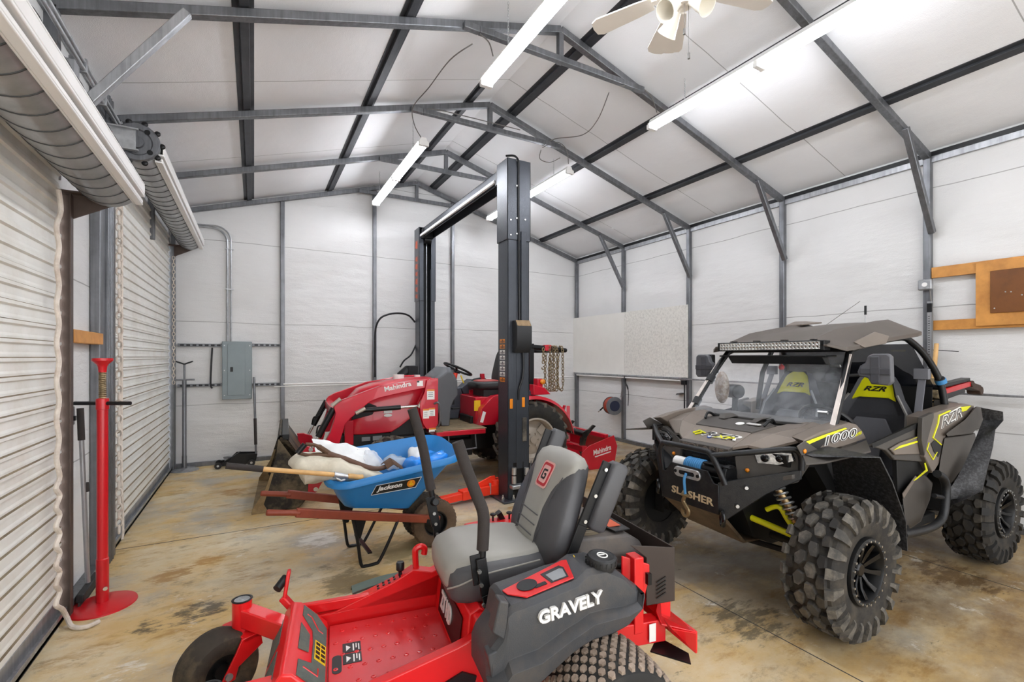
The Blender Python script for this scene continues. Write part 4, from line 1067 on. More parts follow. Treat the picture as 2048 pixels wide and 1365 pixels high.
# platform
b = MB(); b.bx((.66, -.66, .635), (1.30, .66, .695)); b.build('platform', 'trac_red', t, bevel=.008)
b = MB(); b.bx((.64, -.64, .695), (1.28, .64, .705)); b.bx((1.22, .25, .69), (1.30, .66, .71)); b.build('floor_mat', 'mat_tan', t)
b = MB(); b.tube([(1.13, .60, .63), (1.13, .64, .44), (.78, .64, .46), (.78, .60, .63)], .012, 8); b.build('step', 'galv', t)
b = MB(); b.tube(smooth_path([(1.02, .2, .7), (1.05, .24, .85), (.98, .25, .93)], 5), .012, 8); b.box((.92, .25, .92), (.1, .06, .02)); b.build('pedal', 'black', t)
b = MB(); b.tube(smooth_path([Y(868, 808, .6), Y(876, 806, .62), Y(880, 815, .62), Y(880, 842, .62), Y(876, 855, .6)], 5), .012, 8); b.build('hydraulic_hose', 'galv', t)
# seat deck, far console, seat
b = MB(); b.bx((.40, -.50, .70), (.66, .30, 1.06)); b.bx((.3, -.62, .9), (.52, -.3, 1.12)); b.build('seat_deck', 'trac_red', t, bevel=.01)
b = MB(); b.poly([(.93, -.52, .71), (.68, -.52, .71), (.62, -.52, 1.06), (.66, -.52, 1.16), (.93, -.52, 1.07)], (0, .22, 0)); b.poly([(.60, -.54, 1.06), (.40, -.54, 1.06), (.36, -.54, 1.26), (.48, -.54, 1.27), (.64, -.54, 1.14)], (0, .22, 0)); b.build('control_console', mat('dark grey console', '#41464f', .5, 0, .05), t, bevel=.012)
b = MB(); p = Y(955, 812, .31); b.bx((p.x - .045, .301, p.z - .07), (p.x + .045, .303, p.z + .07)); b.build('warning_sticker', 'decal_yellow', t)
b = MB()
for (px, py, l) in ((935, 790, 0), (928, 780, 0)): b.ball(tuple(Y(px, py, -.4)), .03, 10, 8)
b.tube([(.55, -.45, 1.2), (.58, -.5, 1.32)], .01, 6); b.build('lever', 'decal_yellow', t)
b = MB(); b.tube(smooth_path([Y(940, 775, -.3), Y(945, 762, -.3), Y(958, 758, -.3), Y(968, 758, -.3), Y(975, 765, -.3)], 5), .018, 8); b.build('grab_handle', 'black', t)
def cushion(b, c, d, e=.5, R=None, mi=0):
    k = len(b.v); b.ball((0, 0, 0), (d[0] / 2, d[1] / 2, d[2] / 2), 28, 14, mi, e)
    for i in range(k, len(b.v)):
        v = Vector(b.v[i]);
        if R: v = R @ v
        b.v[i] = tuple(v + Vector(c))
b = MB(); cushion(b, (.36, 0, 1.20), (.50, .50, .12), .45); b.bx((.2, -.2, 1.06), (.5, .2, 1.16)); st = b.build('seat', 'seat_black', t)
b = MB(); cushion(b, (.38, 0, 1.245), (.34, .30, .07), .5); b.build('seat_panel', mat('faded red vinyl', '#a8423c', .5), st)
b = MB(); cushion(b, (.13, 0, 1.46), (.12, .46, .50), .45, Matrix.Rotation(radians(-14), 3, 'Y')); st = b.build('backrest', 'seat_black', t)
b = MB(); cushion(b, (.10, 0, 1.45), (.1, .5, .42), .45, Matrix.Rotation(radians(-14), 3, 'Y')); b.build('seat_back_cover', 'trac_red', st)
b = MB(); b.box((.32, -.3, 1.3), (.05, .06, .1)); b.tube([(.3, -.28, 1.2), (.3, -.3, 1.32)], .02, 8); b.build('armrest', 'trac_red', t)
# fenders, lamps
for s in (1, -1):
    b = MB(); secs = []
    for a in range(64, 170, 7):
        ca, sa_ = cos(radians(a)), sin(radians(a)); rr = .62
        x, z = .02 + rr * ca * (1.02), .50 + rr * sa_ * .98
        if a < 30: z -= .0
        secs.append([(x, s * .40, z), (x, s * .74, z - .02), (x * .985 + .0, s * .765, z - .06), (x * .97, s * .755, z - .06), (x * .985, s * .72, z - .035), (x * .98, s * .40, z - .02)])
    b.loft(secs); b.build('fender', 'trac_red', t)
    b = MB(); b.poly([(x, s * .30, z) for x, z in ((.66, .7), (.62, .92), (.45, 1.08), (-.1, 1.14), (-.42, .95), (-.5, .7))], (0, s * .12, 0)); b.build('fender_panel', 'trac_red', t, bevel=.006)
    b = MB(); b.bx((.28, s * .46, 1.065), (-.05, s * .66, 1.15)); b.bx((-.02, s * .5, 1.1), (-.22, s * .66, 1.135)); b.build('fender_console', mat('dark blue grey plastic', '#39414e', .45), t, bevel=.02)
    b = MB(); b.poly([(.02, s * .62, 1.10), (-.24, s * .62, 1.10), (-.15, s * .62, 1.19), (.02, s * .62, 1.24)], (0, s * .12, 0)); b.bx((-.05, s * .60, 1.2), (-.13, s * .72, 1.31)); b.build('lamp_bracket', 'trac_red', t, bevel=.008)
    b = MB(); b.ball((-.12, s * .735, 1.27), (.04, .02, .035), 12, 8); b.build('turn_signal', 'orange', t)
    p = Y(965, 838, .7)
    if s > 0:
        b = MB(); b.poly([Y(960, 845, .77), Y(966, 846, .77), Y(972, 825, .77), Y(966, 823, .77)], (0, .002, 0)); b.build('warning_sticker', 'decal_white', t)
# wheels
for s in (1, -1):
    c = (0, s * .63, .51); b = MB(); rf = tyre_body(b, c, .485, .30, .285, 56, .10, .01)
    nl = 20
    for k in range(nl):
        for h in (1, -1):
            pl_ = [(-.025, .0 * h), (.025, .01 * h), (.10, .145 * h), (.055, .15 * h)] if h * s > 0 else [(-.025, 0), (.025, .01 * h), (.10, .145 * h), (.055, .15 * h)]
            if h < 0: pl_ = pl_[::-1]
            lug(b, c, [(q_[0] * 1.0, q_[1]) for q_ in pl_], rf, .03, .82, 2 * pi * (k + (.5 if h > 0 else 0)) / nl, 1)
    ty = b.build('rear_tyre', ['rubber', 'lug_dusty'], t, smooth=30)
    b = MB(); o = s * .12
    b.lathe([(.29, -s * .12), (.295, s * .135), (.275, s * .138), (.262, s * .11), (.25, s * .02), (.20, s * .0), (.16, s * .03), (.12, s * .045), (.0, s * .045)], c, (0, 1, 0), 48)
    for k in range(4):
        a = pi / 4 + k * pi / 2; b.poly([(c[0] + r_ * cos(a + d_), c[1] + s * .05, c[2] + r_ * sin(a + d_)) for r_, d_ in ((.13, -.35), (.235, -.22), (.235, .22), (.13, .35))], (0, s * .012, 0))
    rm = b.build('rim', 'rim_tan', ty)
    b = MB()
    for k in range(6): b.cyl((c[0] + .085 * cos(k * pi / 3), c[1] + s * .045, c[2] + .085 * sin(k * pi / 3)), (c[0] + .085 * cos(k * pi / 3), c[1] + s * .075, c[2] + .085 * sin(k * pi / 3)), .014, 8)
    b.cyl((c[0], c[1] + s * .04, c[2]), (c[0], c[1] + s * .08, c[2]), .045, 16)
    b.build('hub', 'rim_tan', rm)
    c = (1.81, s * .54, .335); b = MB(); rf = tyre_body(b, c, .315, .20, .17, 44, .10, .01); nl = 16
    for k in range(nl):
        for h in (1, -1):
            pl_ = [(-.02, 0), (.02, .008 * h), (.075, .096 * h), (.035, .10 * h)]
            lug(b, c, pl_ if h > 0 else pl_[::-1], rf, .024, .82, 2 * pi * (k + (.5 if h > 0 else 0)) / nl, 1)
    ty = b.build('front_tyre', ['rubber', 'lug_dusty'], t, smooth=30)
    b = MB(); b.lathe([(.175, -s * .08), (.178, s * .09), (.16, s * .09), (.15, s * .02), (.08, s * .03), (0, s * .03)], c, (0, 1, 0), 36); b.build('rim', 'rim_tan', ty)
# roll bar, folded back
b = MB()
for s in (1, -1):
    b.bar((-.10, s * .44, .75), (-.10, s * .44, 1.78), .07, .055, (0, 1, 0))
b.build('roll_bar', 'black', t, bevel=.006)
b = MB(); b.tube([(-.10, .44, 1.735), (-.36, .44, 1.715)], .036, 10); b.tube([(-.10, -.44, 1.735), (-.36, -.44, 1.715)], .036, 10); b.tube(smooth_path([(-.36, .44, 1.712), (-.60, .44, 1.695), (-.66, .40, 1.69), (-.67, 0, 1.69), (-.66, -.40, 1.69), (-.60, -.44, 1.695), (-.36, -.44, 1.712)], 5), .032, 10); b.build('folded_hoop', 'black', t)
b = MB(); b.bx((-.30, .40, 1.68), (-.40, .48, 1.765)); b.build('clamp', 'trac_red', t, bevel=.008)

# chains hung over the folded roll bar: each loop a chain
ch = [((1083, 712), (1083, 732), .36, 1), ((1096, 700), (1098, 782), -.45, 2), ((1104, 700), (1106, 786), -.5, 2), ((1110, 700), (1112, 784), -.56, 2), ((1121, 700), (1118, 782), -.62, 2)]
labs = ['short rusty chain end with a hook at the red clamp of the folded roll bar', 'leftmost long rusty chain loop hanging from the folded tractor roll bar', 'second long rusty chain loop from the left on the folded roll bar', 'third long rusty chain loop from the left on the folded roll bar', 'rightmost long rusty chain loop hanging at the end of the folded roll bar']
for (a, c, x, n), lab in zip(ch, labs):
    pa, pc = Y(a[0], a[1], .45), Y(c[0], c[1], .45)
    b = MB(); x = pa.x
    if n == 1:
        links(b, [(x, .50, 1.72), (x, .50, pc.z)], .05, .0065, .017); b.tube(arc((x, .5, pc.z - .03), .022, 90, 380, 10), .008, 6)
    else:
        links(b, [(x - .015, .40, 1.68), (x, .405, 1.745), (x, .44, 1.752), (x, .488, 1.745), (x - .01, .49, 1.66), (x - .02, .485, pc.z + .06), (x - .0, .47, pc.z), (x + .03, .43, pc.z + .04), (x + .02, .40, 1.4), (x + .0, .40, 1.68)], .05, .0062, .017)
    o = b.build('hanging_chain', 'bronze_steel'); o.location = TF.o; o.rotation_euler = (0, 0, TF.rot); tag(o, lab, 'chain', 'chains on the folded roll bar')

# ================================================================== box blade behind the tractor
BF = TF
t = vthing('box_blade', 'red box blade with rusty ripper shanks behind the tractor rear wheel', 'box blade', BF)
E_ = [Y(1167, 905, .62), Y(1188, 889, .62), Y(1222, 877, .62), Y(1226, 908, .62), Y(1221, 930, .62), Y(1184, 939, .62), Y(1168, 925, .62)]
for s in (1, -1):
    b = MB(); b.poly([(p.x, s * .62, p.z) for p in [Vector((-.80, 0, .25)), Vector((-.92, 0, .34)), Vector((-1.36, 0, .46)), Vector((-1.42, 0, .30)), Vector((-1.36, 0, .0)), Vector((-.95, 0, 0)), Vector((-.80, 0, .12))]], (0, s * .014, 0)); sp = b.build('end_plate', 'trac_red', t, bevel=.003)
    if s > 0:
        b = MB(); b.text('Mahindra', (-1.00, .6345, .20), (-1.31, .6345, .26), (0, 0, 1), .075, .002, .2, .02); b.build('lettering', 'decal_white', sp); b = MB(); b.poly([(-1.02, .6345, .185), (-1.30, .6345, .238), (-1.30, .6345, .222), (-1.03, .6345, .17)], (0, .002, 0)); b.build('underline', 'decal_white', sp)
b = MB(); b.loft([[(x, y, z) for x, z in ((-1.20, .0), (-1.27, .10), (-1.30, .22), (-1.28, .36), (-1.22, .44), (-1.24, .46), (-1.31, .38), (-1.325, .22), (-1.29, .09), (-1.22, .0))] for y in (-.62, .62)]); b.build('moldboard', 'trac_red', t)
b = MB(); b.bar((-.86, -.62, .30), (-.86, .62, .30), .08, .08); b.bar((-1.24, -.62, .45), (-1.24, .62, .45), .06, .06); b.build('frame_tube', 'trac_red', t, bevel=.006)
b = MB(); b.cyl((-.88, -.30, .53), (-.88, .60, .50), .045, 16); b.cyl((-.88, .31, .512), (-.88, .32, .512), .047, 16, mi=1); b.build('shank_bar', ['black', 'decal_white'], t)
for y in (-.02, .52, -.45):
    b = MB(); b.poly([(-1.06, y, .62), (-.98, y, .56), (-.90, y, .54), (-.84, y, .44), (-.83, y, .25), (-.87, y, .17), (-.92, y, .16), (-.92, y, .36), (-.95, y, .46), (-1.04, y, .55), (-1.10, y, .60)], (0, .035, 0)); b.build('ripper_shank', mat('rusty shank steel', '#5a5346', .6, .4, .3, 20) if y < -.4 else 'worn_steel', t, bevel=.004)
b = MB(); b.bar((-.86, .2, .34), (-.95, .05, .85), .05, .03); b.bar((-.86, -.2, .34), (-.95, -.05, .85), .05, .03); b.bar((-.40, .35, .45), (-.85, .35, .32), .05, .03); b.bar((-.40, -.35, .45), (-.85, -.35, .32), .05, .03); b.build('hitch_frame', 'trac_red', t, bevel=.004)
# ================================================================== wheelbarrow
M['tub_blue'] = mat('blue poly tub', '#1f78ba', .42, 0, .05, bump=.08, bs=90)
M['handle_red'] = mat('red brown handle wood', '#8a3d26', .5, 0, .18, 8)
M['canvas'] = mat('canvas tarp', '#d9d2c0', .9, 0, .10, 6, bump=.5, bs=22, dirt='#a39880', dirt_amt=.6, ds=5)
M['plastic_white'] = mat('white plastic sheet', '#eceef0', .35, 0, .04, 8, bump=.5, bs=14)
M['plastic_blue'] = mat('blue plastic bag', '#1c86e6', .2, 0, .12, 9, bump=.7, bs=26)
M['rust_wood'] = mat('dark shovel wood', '#5d4030', .55, 0, .25, 12)
M['rust_steel'] = mat('rusty shovel steel', '#5b4230', .6, .3, .3, 14)
WF = Fr(1.33, 3.92, 3)
W = WF.y
t = vthing('wheelbarrow', 'two wheeled wheelbarrow with a blue tub and red wooden handles', 'wheelbarrow', WF)
def rrect(x0, x1, hy0, hy1, z0, z1, r=.09, n=5):
    """rounded tub section: width may change from the handle end to the wheel end"""
    out = []
    for cx, sx in ((x0, -1), (x1, 1)):
        pass
    cs = [(x1, 1, 1), (x0, -1, 1), (x0, -1, -1), (x1, 1, -1)]
    for i, (x, sx, sy) in enumerate(cs):
        a0 = [0, 90, 180, 270][i]
        hy = hy1 if sx > 0 else hy0
        for k in range(n + 1):
            a = radians(a0 + 90 * k / n); px = x - sx * r + r * cos(a); py = sy * (hy - r) + r * sin(a)
            u = (px - x0) / (x1 - x0); out.append((px, py, z0 + (z1 - z0) * u))
    return out
lo = rrect(-.735, -.215, .19, .17, .465, .365, .07)
rim = rrect(-.865, .19, .335, .30, .70, .80, .16)
def between(a, c, k): return [tuple(p * (1 - k) + q * k for p, q in zip(u, v)) for u, v in zip(a, c)]
rim = [(p[0], p[1], p[2] + .16 * p[1] + .025) for p in rim]
rim_o = rrect(-.885, .215, .355, .32, .695, .795, .17)
rim_o = [(p[0], p[1], p[2] + .16 * p[1] + .025) for p in rim_o]
rim_d = [(p[0], p[1], p[2] - .03) for p in rim_o]
ins = lambda sec, d: [(p[0] - (d if p[0] > -.3 else -d), p[1] - (d if p[1] > 0 else -d), p[2] + .006) for p in sec]
b = MB()
b.loft([lo, between(lo, rim, .12), between(lo, rim, .5), rim, [(p[0], p[1], p[2] + .0) for p in rim_d], rim_d, rim_o, [(p[0], p[1], p[2] + .012) for p in rim], between(ins(lo, .01), ins(rim, .01), .5), ins(lo, .01)])
tub = b.build('tub', 'tub_blue', t, smooth=50)
# maker's label on the near side
n_pts = [Vector((-.7, -.19 - .0, .46)), Vector((-.22, -.17, .37)), Vector((-.3, -.318, .75))]
nn = (n_pts[1] - n_pts[0]).cross(n_pts[2] - n_pts[0]).normalized()
if nn.y > 0: nn = -nn
P0 = n_pts[0] + nn * .016
lp = lambda px, py: WF.pl(px, py, P0, nn)
b = MB(); b.poly([lp(743, 990), lp(754, 972), lp(842, 955), lp(830, 974)], nn * .002); lab = b.build('label', 'decal_black', tub)
b = MB()
qs = [lp(742, 991), lp(753, 971.5), lp(843, 954), lp(831, 975)]
for i in range(4): b.bar(qs[i] + nn * .002, qs[(i + 1) % 4] + nn * .002, .004, .003)
b.build('label_edge', 'decal_white', lab)
b = MB(); p, q = lp(753, 985.5), lp(804, 975.5); b.text('Jackson', p + nn * .003, q + nn * .003, lp(754, 973) - p, .05, .0015, .25, .03); b.build('lettering', 'decal_white', lab)
b = MB(); c0 = lp(822, 967); b.cyl(c0 + nn * .002, c0 + nn * .0045, .033, 24); b.build('emblem', 'orange', lab)
b = MB(); u_ = (lp(822, 962) - c0).normalized(); v_ = u_.cross(nn)
for du, dv, r in ((.014, 0, .008), (-.006, -.006, .011), (-.008, .01, .009)): b.cyl(c0 + nn * .0045 + u_ * du + v_ * dv, c0 + nn * .0055 + u_ * du + v_ * dv, r, 10)
b.build('emblem_figure', 'decal_yellow', lab)
# handles, running under the tub to the axle
for s in (-1, 1):
    b = MB(); y0, y1 = s * .265, s * .17
    A, B_, C_ = Vector((-1.275, y0, .545)), Vector((-1.06, y0 * .98, .505)), Vector((.02, y1, .235))
    b.tube([A, A.lerp(B_, .06), A.lerp(B_, .7), B_], [.018, .022, .021, .024], 12)
    D_ = (C_ - B_).normalized()
    b.bar(B_ - D_ * .03, C_, .04, .062); b.build('handle', 'handle_red', t, bevel=.006)
    b = MB(); pts = [(-.70, s * .215, .42), (-.66, s * .22, .22), (-.635, s * .225, .035), (-.60, s * .225, .012), (-.53, s * .225, .012), (-.49, s * .225, .035), (-.40, s * .22, .2), (-.33, s * .205, .335)]
    b.tube(smooth_path(pts, 3), .0125, 8); b.build('leg', 'black', t)
b = MB(); b.bar((-.565, -.22, .10), (-.565, .22, .10), .03, .012); b.poly([(-.70, -.2, .40), (-.58, -.2, .38), (-.63, -.2, .22), (-.665, -.2, .22)], (0, .008, 0)); b.poly([(-.70, .2, .40), (-.58, .2, .38), (-.63, .2, .22), (-.665, .2, .22)], (0, .008, 0)); b.build('brace', 'black', t)
b = MB(); b.cyl((0, -.22, .2), (0, .22, .2), .012); b.bar((-.1, -.19, .25), (.0, -.2, .2), .02, .04); b.bar((-.1, .19, .25), (.0, .2, .2), .02, .04); b.build('axle', 'black', t)
for s in (-1, 1):
    c = (0, s * .115, .2); b = MB(); rf = tyre_body(b, c, .195, .10, .10, 40, .3, .012)
    for k in range(36):
        for yy in (-.03, .0, .03): lug(b, c, [(-.009, yy - .008), (.009, yy - .008), (.009, yy + .008), (-.009, yy + .008)], rf, .003, .8, 2 * pi * (k + (.5 if yy else 0)) / 36)
    ty = b.build('tyre', mat('brown dusty tyre', '#5a4838', .85, 0, .2, 14, dirt='#7d6850', dirt_amt=.6, ds=6) if s < 0 else 'rubber_mud', t)
    b = MB(); b.lathe([(.105, -.042), (.108, .0), (.105, .042), (.095, .04), (.085, .012), (.04, .02), (.035, .045), (0, .045)] if s > 0 else [(.0, -.045), (.035, -.045), (.04, -.02), (.085, -.012), (.095, -.04), (.105, -.042), (.108, 0), (.105, .042)], c, (0, 1, 0), 32); b.build('rim', 'black', ty)

def at(o): o.location = WF.o; o.rotation_euler = (0, 0, WF.rot); return o
# folded canvas tarp
def lump(name, m, path, sizes, lab, cat, nz=.02, fr=6, seed=0, n=26, ex=.7):
    """soft rolled mass swept along a path: sizes = (half width, half height)"""
    P = smooth_path(path, 5); secs = []; k = len(P)
    for i, p in enumerate(P):
        f = i / (k - 1) * (len(sizes) - 1); a = int(min(f, len(sizes) - 2)); u = f - a
        hw2, hh = [sizes[a][q] * (1 - u) + sizes[a + 1][q] * u for q in (0, 1)]
        d = (P[min(i + 1, k - 1)] - P[max(i - 1, 0)]).normalized(); A, B_ = frame_of(d); sec = []
        for j in range(n):
            th = 2 * pi * j / n; cx, sx = cos(th), sin(th)
            q = p + A * hw2 * math.copysign(abs(cx) ** ex, cx) + B_ * hh * math.copysign(abs(sx) ** ex, sx)
            q += (A * cx + B_ * sx) * nz * noise.noise(q * fr + Vector((seed, 0, 0))) * 2
            sec.append(q)
        secs.append(sec)
    o = MB().loft(secs).build(name, m, smooth=60); tag(o, lab, cat); return at(o)
lump('canvas_tarp', 'canvas', [W(594, 942, -.05), W(602, 938, -.05), W(640, 934, -.05), W(690, 940, -.05), W(740, 951, -.05), W(785, 962, -.05)], [(.15, .07), (.19, .10), (.19, .10), (.18, .075), (.15, .05), (.10, .02)], 'folded beige canvas tarp lying in the blue wheelbarrow', 'tarp', .012, 9)
def sheet_mesh(name, m, corners, lab, cat, amp=.02, fr=7, thick=.006, sag=.0, nu=26, nv=14, seed=3.):
    c00, c10, c11, c01 = [Vector(c) for c in corners]
    nrm = (c10 - c00).cross(c01 - c00).normalized()
    def fn(u, v):
        p = c00.lerp(c10, u).lerp(c01.lerp(c11, u), v)
        w = noise.noise(p * fr + Vector((seed, 0, 0))) + .5 * noise.noise(p * fr * 2.7)
        return p + nrm * amp * w + Vector((0, 0, sag * sin(pi * u) * sin(pi * v)))
    o = MB().grid(fn, nu, nv, 0, nrm * thick).build(name, m, smooth=50); tag(o, lab, cat); return at(o)
sheet_mesh('plastic_sheet', 'plastic_white', [W(625, 876, .12), W(735, 897, .12), W(772, 940, .02), W(640, 925, -.02)], 'crumpled white plastic sheet in the wheelbarrow above the canvas', 'plastic sheet', .03, 8, .006, .03)
o = sheet_mesh('plastic_bag', glass('clear film', '#f4f8ff', .1, .35), [W(715, 898, .1), W(748, 901, .1), W(778, 935, .05), W(735, 930, .0)], 'clear crinkled plastic film at the end of the white sheet in the wheelbarrow', 'plastic film', .03, 14, .003, .05, 18, 12)
# blue bag with a white one behind
lump('plastic_bag', 'plastic_blue', [W(808, 937, -.02), W(820, 932, -.02), W(845, 922, -.02), W(872, 914, -.02), W(892, 910, -.02)], [(.06, .02), (.12, .05), (.15, .05), (.12, .04), (.05, .02)], 'bright blue plastic bag at the wheel end of the tub', 'bag', .022, 13, 4.)
lump('plastic_bag', 'plastic_white', [W(818, 925, .08), W(826, 914, .08), W(838, 908, .08), W(850, 914, .08)], [(.04, .03), (.08, .06), (.09, .07), (.04, .03)], 'small white plastic bag behind the blue bag in the tub', 'bag', .02, 13, 9.)
lump('plastic_bag', glass('clear bag', '#dfeaf2', .12, .4), [W(770, 935, .08), W(785, 925, .08), W(800, 925, .08), W(808, 935, .08)], [(.03, .02), (.07, .05), (.07, .05), (.03, .02)], 'small clear bag between the shovel blade and the blue bag', 'bag', .02, 14, 2., 18)
# D-handled shovel
t = thing('shovel', 'old brown shovel with a D shaped grip lying across the wheelbarrow', 'shovel', WF.o, WF.rot)
ys = -.12
b = MB(); b.tube(smooth_path([W(655, 907, ys), W(668, 912, ys), W(700, 922, ys), W(735, 935, ys), W(757, 938, ys), W(772, 934, ys)], 4), [.022] * 8 + [.019] * 13, 10); b.build('shaft', 'rust_wood', t)
b = MB(); b.tube([W(595, 907, ys + .0), W(610, 889, ys + .0)], .021, 10); b.build('grip', 'black', t)
b = MB(); b.tube(smooth_path([W(611, 889, ys), W(630, 891, ys), W(645, 899, ys), W(660, 909, ys)], 4), [.013] * 6 + [.02] * 7, 8); b.tube(smooth_path([W(596, 906, ys), W(615, 911, ys), W(638, 911, ys), W(660, 911, ys)], 4), [.013] * 6 + [.02] * 7, 8); b.build('yoke', 'rust_steel', t)
b = MB(); b.grid(lambda u, v: W(768, 936, ys) + (W(802, 936, ys) - W(768, 936, ys)) * u + Vector((0, (v - .5) * .17, .03 * (1 - (2 * v - 1) ** 2) + .05 * (1 - abs(2 * u - .8)))), 8, 8, 0, (0, 0, -.006)); b.build('blade', 'rust_steel', t)
# long handled fork with a black grip
t = thing('long_handled_tool', 'long pale wooden tool handle with a black foam grip across the wheelbarrow', 'tool', WF.o, WF.rot)
yt = -.30
b = MB(); b.cyl(W(452, 932, yt), W(526, 939, yt), .021, 14); b.build('grip', 'black_foam', t)
b = MB(); b.cyl(W(526, 939, yt), W(668, 950, yt), .0165, 14); b.build('shaft', 'wood_pale', t)
b = MB(); b.cyl(W(668, 950, yt), W(696, 954, yt), .022, 12, .015); b.tube([W(672, 957, yt - .02), W(682, 962, yt - .02), W(690, 960, yt - .02)], .008, 6); b.build('ferrule', 'zinc', t)
b = MB(); b.tube(smooth_path([W(695, 953, yt), W(705, 953, yt), W(716, 955, yt), W(727, 955, yt)], 4), [.012] + [.019] * 8 + [.021] * 3 + [.012], 10); b.build('hand_grip', 'wood_pale', t)
# ================================================================== zero-turn mower
M['grav_red'] = mat('mower red', '#dd1a1e', .3, 0, .05, coat=.3)
M['grav_red_worn'] = mat('scuffed mower red', '#dc2226', .38, 0, .06, dirt='#a5616a', dirt_amt=.3, ds=3)
M['mow_grey'] = mat('charcoal plastic', '#3f4145', .5, 0, .06, bump=.25, bs=260, dirt='#6a5f53', dirt_amt=.35, ds=7)
M['seat_grey'] = mat('grey seat vinyl', '#98968f', .45, 0, .04, bump=.12, bs=300)
M['seat_dark'] = mat('dark seat vinyl', '#4c4c4f', .48, 0, .05, bump=.15, bs=300)
M['grip_tape'] = mat('grey green grip tape', '#5b625c', .9, 0, .15, 30, bump=.5, bs=160, dirt='#7d6f58', dirt_amt=.4, ds=8)
M['chute'] = mat('grey green rubber chute', '#5c6a62', .8, 0, .12, 12)
M['engine_grey'] = mat('engine cover plastic', '#4a4644', .5, 0, .08, 10, dirt='#7a6a58', dirt_amt=.4, ds=6)
MF = Fr(1.22, 2.09, 171.8)
G = MF.y
t = vthing('riding_mower', 'red and charcoal zero turn riding mower in the foreground with lap bars', 'riding mower', MF)
# deck and floor pan
b = MB(); b.poly([(x, y, .11) for x, y in ((.98, -.38), (.98, .38), (.86, .62), (.30, .64), (.18, .45), (.18, -.45), (.30, -.60), (.86, -.60))], (0, 0, .12)); b.build('deck', 'grav_red', t, bevel=.01)
b = MB(); b.grid(lambda u, v: Vector((.28 + .54 * u, -.60 - .30 * v - .04 * sin(pi * u), .245 - .11 * v * v + .02 * sin(pi * u))), 12, 8, 0, (0, 0, -.012)); b.build('discharge_chute', 'chute', t)
b = MB(); b.bx((.40, -.285, .236), (.94, .27, .25)); pan = b.build('floor_pan', 'grav_red_worn', t, bevel=.004)
b = MB()
for i in range(8):
    for j in range(5): b.lathe([(.012, .0), (.010, .003), (.005, .0035), (.004, .001)], (.46 + i * .06 + .03 * (j % 2), -.22 + j * .10, .25), (0, 0, 1), 10)
b.build('anti_slip_dimple', 'grav_red', pan)
b = MB(); b.bx((.80, -.10, .2505), (.88, -.025, .252)); b.bx((.80, -.017, .2505), (.88, .058, .252)); 
for y in (-.0625, .0205):
    b.poly([(.865, y - .02, .252), (.865, y + .025, .252), (.845, y + .0, .252)], (0, 0, .0006), 1); b.bx((.83, y - .025, .252), (.836, y + .03, .2526), 1); b.bx((.818, y - .025, .252), (.823, y + .01, .2526), 1); b.bx((.807, y - .02, .252), (.812, y + .028, .2526), 1)
b.build('decal', ['decal_black', 'decal_white'], pan)
b = MB(); b.poly(arc((.905, .0, .2505), .02, 90, 270, 8, (0, 1, 0), (1, 0, 0)) + arc((.905, .09, .2505), .02, -90, 90, 8, (0, 1, 0), (1, 0, 0)), (0, 0, .0015)); b.build('drain_slot', 'decal_black', pan)
# side rails
for s in (1, -1):
    b = MB(); y0 = s * .30
    b.poly([(1.02, y0, .30), (.82, y0, .31), (.44, y0, .40), (.28, y0, .45), (.22, y0, .46), (.22, y0, .22), (.36, y0, .15), (.95, y0, .16), (1.05, y0, .22)], (0, s * .05, 0)); rl = b.build('side_rail', 'grav_red', t, bevel=.006)
    if s > 0:
        b = MB()
        for x, z in ((.30, .36), (.30, .28), (.36, .23), (.62, .25)): b.cyl((x, y0 + .05, z), (x, y0 + .066, z), .013, 8)
        b.build('bolt', 'chrome', rl)
        b = MB(); b.poly([(.50, y0 + .05, .20), (.50, y0 + .05, .27), (.42, y0 + .05, .30), (.36, y0 + .05, .27), (.38, y0 + .05, .20)], (0, .01, 0)); b.build('lift_link', 'black', rl)
# cover over the far rail: deck height gauge with holes, knob, hook
b = MB(); b.poly([(.93, -.30, .30), (.62, -.30, .41), (.52, -.30, .46), (.42, -.30, .43), (.30, -.30, .47), (.30, -.30, .30)], (0, -.07, 0)); hx = b.build('height_gauge', 'grav_red', t, bevel=.005)
b = MB()
for i in range(7):
    for j in range(2):
        x = .70 - i * .028; z = .3835 + i * .0102; b.cyl((x, -.315 - j * .028 - .008 * (i % 2), z - .004), (x, -.315 - j * .028 - .008 * (i % 2), z + .0035), .0065, 10)
b.build('gauge_hole', 'decal_black', hx)
b = MB(); b.cyl((.585, -.335, .42), (.585, -.335, .45), .010, 10); b.lathe([(.010, 0), (.022, .012), (.022, .045), (.018, .052), (0, .054)], (.585, -.335, .445), (0, 0, 1), 20); b.build('knob', 'black', hx)
b = MB(); b.tube(smooth_path([(.50, -.335, .44), (.505, -.335, .53), (.50, -.335, .555), (.475, -.335, .565), (.455, -.335, .55), (.457, -.335, .52)], 5), .017, 8); b.build('deck_lift_hook', 'grav_red', hx)
# deck lift pedal at the front right
b = MB(); b.bar((.72, -.32, .34), (1.12, -.34, .33), .035, .05); b.bar((1.10, -.34, .33), (1.16, -.36, .40), .03, .055, (0, 1, 0)); b.bar((1.15, -.36, .39), (1.13, -.38, .52), .018, .06, (0, 1, 0)); pd = b.build('foot_lever', 'grav_red', t, bevel=.006)
b = MB(); b.cyl((1.145, -.38, .485), (1.18, -.33, .455), .021, 14); b.build('foot_peg', 'black', pd)
